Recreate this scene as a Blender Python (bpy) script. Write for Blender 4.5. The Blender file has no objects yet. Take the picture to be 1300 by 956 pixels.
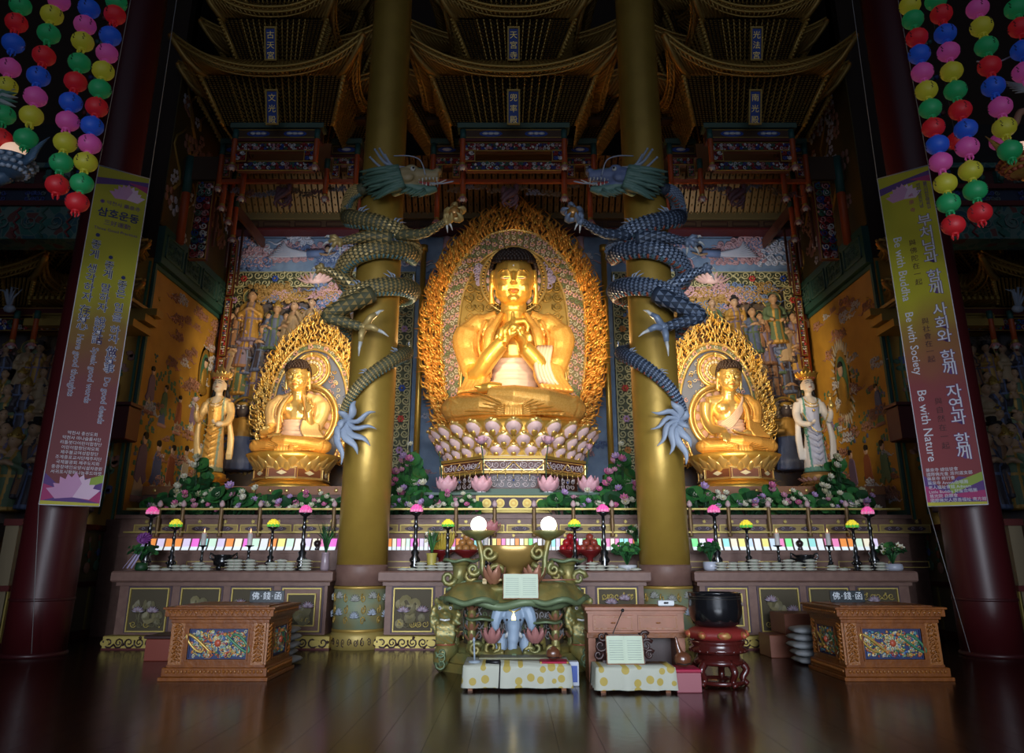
import bpy, math, random
from mathutils import Vector, Matrix
from mathutils.bvhtree import BVHTree
sc = bpy.context.scene
COL = sc.collection
PI = math.pi
sin, cos = math.sin, math.cos
R = random.Random(7)
# ------------------------------------------------------------------ camera
F_PX, TILT, CAM_H = 941.0, math.radians(16.4), 1.6
cam_d = bpy.data.cameras.new('camera'); cam = bpy.data.objects.new('camera', cam_d); COL.objects.link(cam)
cam.location = (0, 0, CAM_H); cam.rotation_euler = (PI/2 + TILT, 0, 0)
cam_d.sensor_width = 36; cam_d.lens = F_PX/1300*36
cam_d.shift_x = -2/1300; cam_d.shift_y = -45/1300; cam_d.clip_end = 200
sc.camera = cam
sc.view_settings.view_transform = 'Standard'; sc.view_settings.look = 'None'
sc.view_settings.exposure = 0.0; sc.view_settings.gamma = 1.0; sc.view_settings.use_curve_mapping = False
try:
    sc.cycles.max_bounces = 5; sc.cycles.diffuse_bounces = 3; sc.cycles.glossy_bounces = 3
    sc.cycles.sample_clamp_indirect = 4; sc.cycles.use_denoising = True
except Exception: pass
# ------------------------------------------------------------------ world and lights
W = bpy.data.worlds.new('world'); sc.world = W; W.use_nodes = True
W.node_tree.nodes['Background'].inputs[0].default_value = (.62, .74, 1.0, 1)
W.node_tree.nodes['Background'].inputs[1].default_value = .27
def look(o, tgt):
    o.rotation_euler = (Vector(tgt)-o.location).to_track_quat('-Z', 'Y').to_euler()
def area(name, loc, tgt, sx, sy, power, col):
    l = bpy.data.lights.new(name, 'AREA'); l.shape = 'RECTANGLE'; l.size = sx; l.size_y = sy; l.energy = power; l.color = col
    o = bpy.data.objects.new(name, l); COL.objects.link(o); o.location = loc; look(o, tgt); return o
def spot(name, loc, tgt, power, col, deg=50, size=.12, blend=.6):
    l = bpy.data.lights.new(name, 'SPOT'); l.energy = power; l.color = col; l.spot_size = math.radians(deg); l.shadow_soft_size = size; l.spot_blend = blend
    o = bpy.data.objects.new(name, l); COL.objects.link(o); o.location = loc; look(o, tgt); return o
WARM = (1, .80, .52); WARM2 = (1, .72, .40); DAY = (.80, .88, 1.0)
e_ = area('entrance_daylight', (0, -3.5, 3.2), (0, 16, 2.6), 12.5, 3.4, 370, DAY); e_.data.spread = math.radians(46)
spot('buddha_spot_left', (-1.9, 13.6, 7.2), (0, 19.6, 7.4), 880, WARM, 42)
spot('buddha_spot_right', (1.9, 13.6, 7.2), (0, 19.6, 7.4), 880, WARM, 42)
spot('throne_spot', (0, 14.0, 6.5), (0, 18, 4.5), 260, (1, .86, .66), 55)
for s in (-1, 1):
    spot('side_buddha_spot', (4.4*s, 16.5, 4.2), (6.1*s, 20.2, 5.6), 520, WARM2, 64)
    spot('side_aureole_spot', (3.6*s, 17.6, 6.6), (6.1*s, 20.6, 6.4), 420, WARM2, 66)
    spot('mandorla_spot', (2.9*s, 15.8, 5.8), (.7*s, 20.8, 7.9), 900, WARM2, 52)
    spot('relief_wash', (4.6*s, 17.6, 9.6), (6.6*s, 22.2, 7.6), 420, WARM, 78)
    spot('frieze_wash', (5.6*s, 19.2, 9.2), (6.2*s, 22.3, 11.0), 170, DAY, 85)
    spot('attendant_spot', (7.0*s, 15.6, 5.5), (8.0*s, 19.4, 4.6), 190, WARM, 45)
    spot('column_wash', (1.55*s, 17.3, 6.2), (2.95*s, 15.2, 7.0), 330, WARM2, 75)
# ------------------------------------------------------------------ where a pixel of the photo lies at depth Y
ST, CT = sin(TILT), cos(TILT)
def P(px, py, Y):
    u = (px-652)/F_PX; v = (433-py)/F_PX; t = Y/(CT-v*ST)
    return Vector((u*t, Y, CAM_H+t*(ST+v*CT)))
def PX(px, py, Y): return P(px, py, Y).x
def PZ(py, Y): return P(652, py, Y).z
# ------------------------------------------------------------------ materials
MATS = {}
def mat(name, col, rough=.5, metal=0., emis=None, es=0., col2=None, nscale=6., bump=0., bscale=30., tex='noise', spec=None, coat=0., detail=3., sss=0.):
    if name in MATS: return MATS[name]
    m = bpy.data.materials.new(name); m.use_nodes = True; nt = m.node_tree; N = nt.nodes; L = nt.links
    b = N['Principled BSDF']
    b.inputs['Base Color'].default_value = (*col, 1); b.inputs['Roughness'].default_value = rough; b.inputs['Metallic'].default_value = metal
    if coat: b.inputs['Coat Weight'].default_value = coat; b.inputs['Coat Roughness'].default_value = .12
    if spec is not None: b.inputs['Specular IOR Level'].default_value = spec
    if sss: b.inputs['Subsurface Weight'].default_value = sss
    if emis: b.inputs['Emission Color'].default_value = (*emis, 1); b.inputs['Emission Strength'].default_value = es
    if col2 or bump:
        tc = N.new('ShaderNodeTexCoord')
        if tex == 'voronoi': t = N.new('ShaderNodeTexVoronoi'); t.inputs['Scale'].default_value = nscale
        elif tex == 'wave': t = N.new('ShaderNodeTexWave'); t.inputs['Scale'].default_value = nscale; t.inputs['Distortion'].default_value = 6; t.inputs['Detail'].default_value = 3
        else: t = N.new('ShaderNodeTexNoise'); t.inputs['Scale'].default_value = nscale; t.inputs['Detail'].default_value = detail
        L.new(tc.outputs['Object'], t.inputs['Vector'])
        if col2:
            r = N.new('ShaderNodeValToRGB'); r.color_ramp.elements[0].position = .38; r.color_ramp.elements[1].position = .62
            r.color_ramp.elements[0].color = (*col, 1); r.color_ramp.elements[1].color = (*col2, 1)
            L.new(t.outputs[0], r.inputs[0]); L.new(r.outputs[0], b.inputs['Base Color'])
        if bump:
            t2 = N.new('ShaderNodeTexNoise'); t2.inputs['Scale'].default_value = bscale; t2.inputs['Detail'].default_value = 2
            L.new(tc.outputs['Object'], t2.inputs['Vector'])
            bp = N.new('ShaderNodeBump'); bp.inputs['Strength'].default_value = bump; bp.inputs['Distance'].default_value = .05
            L.new(t2.outputs[0], bp.inputs['Height']); L.new(bp.outputs[0], b.inputs['Normal'])
    MATS[name] = m; return m
def mosaic(name, cols, scale, rough=.6, stretch=(1, 1, 1)):
    """painted dancheong pattern: small cells in a few fixed colours with pale outlines"""
    if name in MATS: return MATS[name]
    m = bpy.data.materials.new(name); m.use_nodes = True; nt = m.node_tree; N = nt.nodes; L = nt.links; b = N['Principled BSDF']
    b.inputs['Roughness'].default_value = rough
    tc = N.new('ShaderNodeTexCoord'); mp = N.new('ShaderNodeMapping'); mp.inputs['Scale'].default_value = stretch
    ns = N.new('ShaderNodeTexNoise'); ns.inputs['Scale'].default_value = scale*.4; ad = N.new('ShaderNodeMixRGB'); ad.blend_type = 'ADD'; ad.inputs[0].default_value = .35
    L.new(tc.outputs['Object'], mp.inputs['Vector']); L.new(mp.outputs[0], ns.inputs['Vector']); L.new(mp.outputs[0], ad.inputs[1]); L.new(ns.outputs['Color'], ad.inputs[2])
    vo = N.new('ShaderNodeTexVoronoi'); vo.inputs['Scale'].default_value = scale; L.new(ad.outputs[0], vo.inputs['Vector'])
    rp = N.new('ShaderNodeValToRGB'); rp.color_ramp.interpolation = 'CONSTANT'
    e = rp.color_ramp.elements; e[0].color = (*cols[0], 1); e[1].position = 1/len(cols); e[1].color = (*cols[1], 1)
    for i in range(2, len(cols)): x = e.new(i/len(cols)); x.color = (*cols[i], 1)
    sp = N.new('ShaderNodeSeparateColor'); L.new(vo.outputs['Color'], sp.inputs[0]); L.new(sp.outputs[0], rp.inputs[0])
    ed = N.new('ShaderNodeTexVoronoi'); ed.feature = 'DISTANCE_TO_EDGE'; ed.inputs['Scale'].default_value = scale; L.new(ad.outputs[0], ed.inputs['Vector'])
    lt = N.new('ShaderNodeMath'); lt.operation = 'LESS_THAN'; lt.inputs[1].default_value = .06; L.new(ed.outputs[0], lt.inputs[0])
    mx = N.new('ShaderNodeMixRGB'); mx.inputs[2].default_value = (*cols[-1], 1); L.new(lt.outputs[0], mx.inputs[0]); L.new(rp.outputs[0], mx.inputs[1]); L.new(mx.outputs[0], b.inputs['Base Color'])
    MATS[name] = m; return m
GOLD = mat('gold_leaf', (.92, .56, .11), .36, .75, bump=.12, bscale=9)
GOLDB = mat('gold_bright', (.98, .68, .22), .30, .7)
GOLDD = mat('gold_dull', (.42, .27, .06), .5, .5)
GOLDF = mat('gold_flame', (.93, .43, .07), .42, .55)
GOLDR = mat('gold_robe', (.90, .52, .13), .44, .45, col2=(.82, .42, .08), nscale=26, bump=.2, bscale=40)
GOLDK = mat('gold_bracket', (.60, .38, .09), .42, .5)
CREAM = mat('cream_cloth', (.70, .50, .36), .55, .1)
LACQ = mat('black_lacquer', (.008, .008, .009), .18, 0, coat=.6)
IRON = mat('black_iron', (.012, .012, .014), .42, .3)
WOODM = mat('mauve_wood', (.19, .105, .080), .50, 0, col2=(.155, .082, .064), nscale=5, spec=.35)
WOODD = mat('dark_wood', (.035, .012, .010), .4, 0)
WOODB = mat('brown_wood', (.21, .062, .008), .42, 0, col2=(.16, .044, .006), nscale=8, bump=.1, bscale=25, spec=.35)
WOODBL = mat('brown_carving', (.26, .085, .012), .35, 0, bump=.2, bscale=60, coat=.1)
WOODP = mat('pinkish_wood', (.29, .095, .04), .45, 0, col2=(.24, .08, .03), nscale=6)
RED = mat('red_lacquer', (.062, .006, .008), .40, 0)
REDO = mat('orange_red_paint', (.42, .075, .015), .5, 0)
MAROON = mat('maroon_paint', (.10, .012, .010), .5)
TEAL = mat('teal_paint', (.025, .10, .085), .55)
TEALG = mat('teal_green', (.05, .17, .11), .55)
BLUE = mat('blue_paint', (.025, .07, .33), .5)
WHITE = mat('white_paint', (.72, .72, .70), .55)
PINK = mat('pink_paint', (.68, .30, .33), .5)
PINKL = mat('pale_pink', (.80, .55, .52), .5)
SKY = mat('blue_sky_paint', (.18, .26, .38), .7, 0, col2=(.24, .34, .48), nscale=2.5)
CLOUDP = mat('cloud_pink', (.56, .34, .36), .65)
CLOUDW = mat('cloud_white', (.58, .60, .68), .65)
CLOUDB = mat('cloud_blue', (.17, .24, .42), .65)
LEAFG = mat('leaf_green', (.025, .13, .035), .45, 0, col2=(.05, .19, .04), nscale=4)
LEAFD = mat('leaf_dark', (.012, .06, .018), .5)
PETW = mat('petal_white', (.80, .76, .60), .5)
PETP = mat('petal_pink', (.75, .22, .42), .5)
PETL = mat('petal_lilac', (.60, .40, .68), .5)
DANC = mosaic('dancheong', [(.03, .08, .32), (.30, .03, .03), (.03, .16, .12), (.42, .16, .03), (.05, .12, .40), (.5, .45, .36)], 9)
DANT = mosaic('dancheong_teal', [(.02, .10, .09), (.03, .13, .10), (.02, .08, .10), (.14, .04, .03), (.03, .12, .09), (.10, .16, .13)], 5)
# ------------------------------------------------------------------ mesh building
class MB:
    def __init__(s): s.v = []; s.f = []; s.mi = []; s.sm = []
    def add(s, V, Fc, m=0, smooth=True):
        b = len(s.v); s.v.extend(V)
        for f in Fc: s.f.append(tuple(b+i for i in f))
        s.mi.extend([m]*len(Fc)); s.sm.extend([smooth]*len(Fc))
        return s
    def box(s, x0, x1, y0, y1, z0, z1, m=0, c=0.):
        if c <= 0:
            V = [(x0,y0,z0),(x1,y0,z0),(x1,y1,z0),(x0,y1,z0),(x0,y0,z1),(x1,y0,z1),(x1,y1,z1),(x0,y1,z1)]
            return s.add(V, [(3,2,1,0),(4,5,6,7),(0,1,5,4),(1,2,6,5),(2,3,7,6),(3,0,4,7)], m, False)
        V = []; S = [(-1,-1),(1,-1),(1,1),(-1,1)]
        cx, cy = (x0+x1)/2, (y0+y1)/2; hx, hy = (x1-x0)/2, (y1-y0)/2
        for z, k in ((z0, c), (z0+c, 0), (z1-c, 0), (z1, c)):
            for a, b in S: V.append((cx+a*(hx-k), cy+b*(hy-k), z))
        Fc = [(3,2,1,0), (12,13,14,15)]
        for r in range(3):
            for i in range(4): j = (i+1) % 4; Fc.append((r*4+i, r*4+j, r*4+4+j, r*4+4+i))
        return s.add(V, Fc, m, False)
    def hexa(s, P8, m=0):
        return s.add([tuple(p) for p in P8], [(3,2,1,0),(4,5,6,7),(0,1,5,4),(1,2,6,5),(2,3,7,6),(3,0,4,7)], m, False)
    def lathe(s, prof, c=(0,0,0), n=24, m=0, sx=1, sy=1, a0=0., a1=2*PI, smooth=True, wob=None):
        full = abs(a1-a0-2*PI) < 1e-6; k = n if full else n+1; V = []
        for (r, z) in prof:
            for i in range(k):
                a = a0+(a1-a0)*i/n; rr = r*(wob(a, z) if wob else 1)
                V.append((c[0]+rr*cos(a)*sx, c[1]+rr*sin(a)*sy, c[2]+z))
        Fc = []
        for j in range(len(prof)-1):
            for i in range(n):
                i2 = (i+1) % k
                Fc.append((j*k+i, j*k+i2, (j+1)*k+i2, (j+1)*k+i))
        if full:
            if prof[0][0] > 1e-4: Fc.append(tuple(reversed(range(k))))
            if prof[-1][0] > 1e-4: Fc.append(tuple((len(prof)-1)*k+i for i in range(k)))
        return s.add(V, Fc, m, smooth)
    def tube(s, pts, rad, n=6, m=0, smooth=True, flat=1., up=None):
        pts = [Vector(p) for p in pts]
        if len(pts) < 2: return s
        if not hasattr(rad, '__len__'): rad = [rad]*len(pts)
        V = []; prev = None
        for i, p in enumerate(pts):
            t = (pts[min(i+1, len(pts)-1)]-pts[max(i-1, 0)])
            if t.length < 1e-9: t = Vector((0,0,1))
            t.normalize()
            if prev is None:
                a = Vector(up) if up is not None else (Vector((0,0,1)) if abs(t.z) < .9 else Vector((0,1,0)))
                nrm = (a-t*a.dot(t)).normalized()
            else:
                nrm = prev-t*prev.dot(t)
                nrm = nrm.normalized() if nrm.length > 1e-6 else prev
            prev = nrm; bn = t.cross(nrm)
            for k in range(n):
                a = 2*PI*k/n; V.append(tuple(p+nrm*(rad[i]*cos(a)*flat)+bn*(rad[i]*sin(a))))
        Fc = []
        for i in range(len(pts)-1):
            for k in range(n):
                k2 = (k+1) % n; Fc.append((i*n+k, i*n+k2, (i+1)*n+k2, (i+1)*n+k))
        Fc.append(tuple(reversed(range(n)))); Fc.append(tuple((len(pts)-1)*n+k for k in range(n)))
        return s.add(V, Fc, m, smooth)
    def ball(s, c, r, n=10, m=0, k=None, rot=None):
        if not hasattr(r, '__len__'): r = (r, r, r)
        k = k or max(3, n//2); V = []; c = Vector(c)
        for j in range(k+1):
            ph = -PI/2+PI*j/k
            for i in range(n):
                a = 2*PI*i/n; q = Vector((r[0]*cos(ph)*cos(a), r[1]*cos(ph)*sin(a), r[2]*sin(ph)))
                if rot: q = rot @ q
                V.append(tuple(c+q))
        Fc = []
        for j in range(k):
            for i in range(n):
                i2 = (i+1) % n; Fc.append((j*n+i, j*n+i2, (j+1)*n+i2, (j+1)*n+i))
        return s.add(V, Fc, m, True)
    def prism(s, pts, fn, d0, d1, m=0, smooth=False):
        """pts 2D outline, fn(u,v,w) -> 3D, extruded from w=d0 to w=d1"""
        n = len(pts); V = [tuple(fn(u, v, d0)) for u, v in pts]+[tuple(fn(u, v, d1)) for u, v in pts]
        Fc = [tuple(reversed(range(n))), tuple(range(n, 2*n))]+[(i, (i+1) % n, n+(i+1) % n, n+i) for i in range(n)]
        return s.add(V, Fc, m, smooth)
    def ring(s, fo, fi, fn, d0, d1, m=0, n=60, closed=False):
        """band between outline functions fo(t), fi(t) (2D), thickness d0..d1"""
        V = []; k = n if closed else n+1
        for i in range(k):
            t = i/n
            for f in (fo, fi):
                u, v = f(t)
                V.append(tuple(fn(u, v, d0))); V.append(tuple(fn(u, v, d1)))
        Fc = []
        for i in range(n):
            a = i*4; b = ((i+1) % k)*4
            Fc += [(a+1, b+1, b+3, a+3), (a, a+2, b+2, b), (a, b, b+1, a+1), (a+2, a+3, b+3, b+2)]
        return s.add(V, Fc, m, False)
    def petal(s, base, out, up, L, Wd, m=0, cup=.25, bend=.5, nl=5, nw=4, thick=0., tip=1.):
        """petal from base going along out then curving to up; cupped across"""
        base = Vector(base); out = Vector(out).normalized(); up = Vector(up).normalized(); side = out.cross(up)
        if side.length < 1e-6: side = Vector((1,0,0))
        side.normalize(); V = []
        p = base.copy(); 
        for i in range(nl+1):
            t = i/nl; d = (out*(1-t*bend)+up*(t*bend)).normalized(); nrm = side.cross(d).normalized()
            w = Wd*(.38+.62*sin(PI*min(1, t*.72+.12)))*(1-(t**5)*tip) if t < 1 else Wd*(1-tip)*.5
            for j in range(nw+1):
                q = 2*j/nw-1
                V.append(tuple(p+side*(q*w/2)+nrm*(-(1-q*q)*cup*Wd*(1-t*.5))))
            p = p+d*(L/nl)
        Fc = []; k = nw+1
        for i in range(nl):
            for j in range(nw): Fc.append((i*k+j, i*k+j+1, (i+1)*k+j+1, (i+1)*k+j))
        return s.add(V, Fc, m, True)
    def xf(s, M, i0=0):
        for i in range(i0, len(s.v)): s.v[i] = tuple(M @ Vector(s.v[i]))
        return s
    def merge(s, o, M=None, mmap=None):
        V = o.v if M is None else [tuple(M @ Vector(p)) for p in o.v]
        b = len(s.v); s.v.extend(V); s.f.extend(tuple(b+i for i in f) for f in o.f)
        s.mi.extend(o.mi if mmap is None else [mmap[i] for i in o.mi]); s.sm.extend(o.sm); return s
    def mesh(s, name, mats, org=(0,0,0)):
        me = bpy.data.meshes.new(name)
        V = s.v if tuple(org) == (0,0,0) else [(p[0]-org[0], p[1]-org[1], p[2]-org[2]) for p in s.v]
        me.from_pydata(V, [], s.f)
        for m in (mats if isinstance(mats, (list, tuple)) else [mats]): me.materials.append(m)
        me.polygons.foreach_set('material_index', s.mi); me.polygons.foreach_set('use_smooth', s.sm)
        me.update(); return me
ORG = {}
def link(name, me, parent=None):
    o = bpy.data.objects.new(name, me); COL.objects.link(o)
    if parent is not None: o.parent = parent; ORG[o.name] = ORG.get(parent.name, (0,0,0))
    return o
def obj(name, mb, mats, parent=None, world=True):
    """world=True: the mesh was built in world coordinates and is shifted to the parent's origin"""
    org = ORG.get(parent.name, (0,0,0)) if (parent is not None and world) else (0,0,0)
    return link(name, mb.mesh(name, mats, org), parent)
def tag(o, label, cat, group=None, kind=None):
    o['label'] = label; o['category'] = cat
    if group: o['group'] = group
    if kind: o['kind'] = kind
    return o
def thing(name, label, cat, loc=(0,0,0), rotz=0, group=None):
    o = bpy.data.objects.new(name, None); COL.objects.link(o); o.location = loc; o.rotation_euler = (0,0,rotz); o.empty_display_size = .2
    ORG[o.name] = tuple(loc); return tag(o, label, cat, group)
def single(name, label, cat, mb, mats, loc=(0,0,0), group=None):
    """a thing that is one mesh; mesh built in world coordinates, origin moved to loc"""
    o = link(name, mb.mesh(name, mats, loc)); o.location = loc; ORG[o.name] = tuple(loc)
    return tag(o, label, cat, group)
def struct(name, mb, mats):
    o = obj(name, mb, mats); o['kind'] = 'structure'; return o
def copy_tree(o, parent=None):
    c = o.copy(); COL.objects.link(c)
    if parent is not None: c.parent = parent
    for ch in o.children: copy_tree(ch, c)
    return c
def dup(o, loc, label, rotz=None, group=None, scale=None):
    c = copy_tree(o); c.location = loc; c['label'] = label
    if rotz is not None: c.rotation_euler = (0,0,rotz)
    if group: c['group'] = group
    if scale: c.scale = scale if hasattr(scale, '__len__') else (scale,)*3
    return c
def blob(mb, voxel=.03, smooth=3, mats=None, pick=None, name='body'):
    """fuse overlapping closed shapes into one continuous skin"""
    me = mb.mesh('tmp', []); o = bpy.data.objects.new('tmp', me); COL.objects.link(o)
    r = o.modifiers.new('r', 'REMESH'); r.mode = 'VOXEL'; r.voxel_size = voxel; r.use_smooth_shade = True
    if smooth: s = o.modifiers.new('s', 'SMOOTH'); s.iterations = smooth; s.factor = .5
    dg = bpy.context.evaluated_depsgraph_get(); ev = o.evaluated_get(dg)
    out = bpy.data.meshes.new_from_object(ev); out.name = name
    bpy.data.objects.remove(o); out.materials.clear()
    for m in (mats if isinstance(mats, (list, tuple)) else [mats]): out.materials.append(m)
    out.polygons.foreach_set('use_smooth', [True]*len(out.polygons))
    if pick: out.polygons.foreach_set('material_index', [pick(p.center, p.normal) for p in out.polygons])
    else: out.polygons.foreach_set('material_index', [0]*len(out.polygons))
    return out
def shift(me, org):
    me.transform(Matrix.Translation((-org[0], -org[1], -org[2]))); return me
def sheet(org, ux=(1,0,0), uz=(0,0,1), nrm=(0,-1,0)):
    """maps (u, v, w) of a flat panel into the world"""
    o = Vector(org); a = Vector(ux); b = Vector(uz); n = Vector(nrm)
    return lambda u, v, w=0: o+a*u+b*v+n*w
def spiral(m, fn, u, v, r, turns=1.3, sg=1, a0=0., rad=.02, mi=0, w=.02, n=12, sides=4):
    pts = []; rr = []
    for i in range(n+1):
        t = i/n; q = r*(1-.82*t); a = a0+sg*turns*2*PI*t
        pts.append(fn(u+q*cos(a), v+q*sin(a), w)); rr.append(rad*(1-.4*t))
    m.tube(pts, rr, sides, mi)
def filigree(m, fn, u0, u1, v0, v1, cell, rad, mis=(0,), w=.02, seed=1, dens=1.):
    rr = random.Random(seed); nu = max(1, round((u1-u0)/cell)); nv = max(1, round((v1-v0)/cell))
    cu = (u1-u0)/nu; cv = (v1-v0)/nv
    for i in range(nu):
        for j in range(nv):
            if rr.random() > dens: continue
            sg = 1 if (i+j) % 2 else -1; u = u0+(i+.5)*cu; v = v0+(j+.5)*cv; r = min(cu, cv)*.52
            spiral(m, fn, u, v, r, 1.2+rr.random()*.5, sg, (PI if sg > 0 else 0)+rr.uniform(-.6, .6), rad, rr.choice(mis), w)
            if rr.random() < .6:
                a = rr.uniform(0, 6.28); c = fn(u+r*.9*cos(a), v+r*.9*sin(a), w); m.ball(c, rad*1.8, 5, rr.choice(mis), 3)
def bloom(m, c, r, up=(0,0,1), mi=0, mc=1, n=8, rows=2, open_=.8, mi2=None):
    up = Vector(up).normalized(); a = Vector((1,0,0)) if abs(up.x) < .8 else Vector((0,1,0)); x = (a-up*a.dot(up)).normalized(); y = up.cross(x); c = Vector(c)
    for k in range(rows):
        for i in range(n):
            t = 2*PI*(i+.5*k)/n; d = x*cos(t)+y*sin(t); o = (d*(open_*(1-.4*k))+up*(.5+.5*k))
            m.petal(c+d*r*.1, o, up, r*(1-.1*k), r*.62, mi if (mi2 is None or k == 0) else mi2, .22, .6, 3, 2)
    if mc is not None: m.ball(c+up*r*.25, r*.2, 6, mc, 4)
def pad(m, c, r, nrm=(0,-.4,.9), mi=0, n=10, dip=.2):
    nrm = Vector(nrm).normalized(); a = Vector((1,0,0)); x = (a-nrm*a.dot(nrm)).normalized(); y = nrm.cross(x); c = Vector(c)
    V = [tuple(c-nrm*r*dip)]
    for k in (.6, 1.):
        for i in range(n):
            t = 2*PI*i/n; V.append(tuple(c+(x*cos(t)+y*sin(t))*r*k+nrm*(r*.08*sin(3*t)*k+(r*dip*.2 if k == 1 else -r*dip*.2))))
    Fc = [(0, 1+i, 1+(i+1) % n) for i in range(n)]+[(1+i, 1+n+i, 1+n+(i+1) % n, 1+(i+1) % n) for i in range(n)]
    m.add(V, Fc, mi, True)
def ordn(i):
    w = 'first second third fourth fifth sixth seventh eighth ninth tenth eleventh twelfth thirteenth fourteenth fifteenth sixteenth seventeenth eighteenth nineteenth twentieth'.split()
    t = {20: 'twenty', 30: 'thirty', 40: 'forty', 50: 'fifty', 60: 'sixty', 70: 'seventy', 80: 'eighty'}
    if i <= 20: return w[i-1]
    d = (i//10)*10; r = i % 10
    return (t[d]+'-'+w[r-1]) if r else t[d][:-1]+'ieth'
def smoothpath(pts, sub=6):
    """Catmull-Rom through points (any tuple length)"""
    out = []; n = len(pts)
    for i in range(n-1):
        p0 = pts[max(i-1, 0)]; p1 = pts[i]; p2 = pts[i+1]; p3 = pts[min(i+2, n-1)]
        for k in range(sub):
            t = k/sub
            out.append(tuple(.5*((2*b)+(-a+c)*t+(2*a-5*b+4*c-d)*t*t+(-a+3*b-3*c+d)*t**3) for a, b, c, d in zip(p0, p1, p2, p3)))
    out.append(tuple(pts[-1])); return out
def outline(pts, sym=True, sub=5):
    """pts: right half of a shape from apex down; returns f(t), t 0 at left foot .. 1 at right foot"""
    h = smoothpath(pts, sub); full = [(-x, z) for x, z in reversed(h)]+h[1:] if sym else h
    L = [0]
    for a, b in zip(full, full[1:]): L.append(L[-1]+math.hypot(a[0]-b[0], a[1]-b[1]))
    T = L[-1]
    def f(t):
        s = max(0, min(1, t))*T
        lo, hi = 0, len(L)-1
        while hi-lo > 1:
            md = (lo+hi)//2
            if L[md] <= s: lo = md
            else: hi = md
        k = (s-L[lo])/max(1e-9, L[hi]-L[lo]); a, b = full[lo], full[hi]
        return (a[0]+(b[0]-a[0])*k, a[1]+(b[1]-a[1])*k)
    return f
# ================================================================== ROOM
FLOORM = mat('floor_boards', (.030, .008, .004), .20, 0, col2=(.018, .005, .003), nscale=3, bump=.03, bscale=8)
m = MB(); m.box(-16, 16, -6, 24, -.2, -.008, 0)
for i in range(80):
    x0 = -16+i*.4
    m.box(x0, x0+.397, -6, 24, -.1, 0, 0)
struct('floor', m, FLOORM)
WALLD = mat('wall_dark_brown', (.035, .018, .010), .7); OCHRE = mat('ochre_plaster', (.42, .23, .035), .7, 0, col2=(.36, .19, .03), nscale=1.5)
BEIGE = mat('beige_panel', (.21, .16, .09), .7)
OLIVE = mat('olive_gilt_wall', (.13, .10, .03), .6)
m = MB(); m.box(-9.2, 9.2, 22.4, 22.7, 0, 12.4, 0); m.box(-9.2, 9.2, 22.4, 22.7, 12.4, 24, 1); struct('wall_back', m, [SKY, WALLD])
m = MB(); m.box(-16, 16, -6, 24, 24, 24.3); struct('ceiling', m, mat('ceiling_dark', (.02, .014, .01), .8))
for s, nm in ((-1, 'left'), (1, 'right')):
    m = MB(); m.box(min(9.2*s, 9.5*s), max(9.2*s, 9.5*s), 17.61, 22.4, 0, 24); struct('wall_sanctuary_'+nm, m, WALLD)
    m = MB(); m.box(min(9.2*s, 16*s), max(9.2*s, 16*s), 17.9, 18.2, 0, 24); struct('wall_aisle_'+nm, m, WALLD)
    m = MB(); m.box(min(16*s, 16.3*s), max(16*s, 16.3*s), -6, 24, 0, 24); struct('wall_'+nm, m, WALLD)
    m = MB(); m.box(min(9.21*s, 10.5*s), max(9.21*s, 10.5*s), 17.6, 17.89, 2.3, 9.0); struct('wall_pier_'+nm, m, OCHRE)
    m = MB()
    # low side wall: beige panels, flower mural, brown rails
    a, b = sorted((9.2*s, 9.45*s)); m.box(a, b, 14.2, 17.6, 0, 2.25, 0)
    fx = 9.2*s
    for z0, z1, d, mi in ((0, .16, .06, 1), (1.04, 1.14, .05, 1), (2.2, 2.32, .09, 1)):
        a, b = sorted((fx-d*s, 9.46*s)); m.box(a, b, 14.15, 17.6, z0, z1, mi)
    for y in (14.2, 15.6, 16.9):
        a, b = sorted((fx-.03*s, fx+.02*s)); m.box(a, b, y, y+.06, .16, 1.04, 2)
    a, b = sorted((fx-.02*s, fx+.02*s)); m.box(a, b, 14.3, 17.5, 1.2, 2.14, 3)
    struct('wall_low_'+nm, m, [BEIGE, MAROON, mat('yellow_edge', (.30, .22, .05), .6), mat('ochre_dim', (.20, .15, .06), .7, 0, col2=(.15, .12, .06), nscale=3)])
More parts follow.
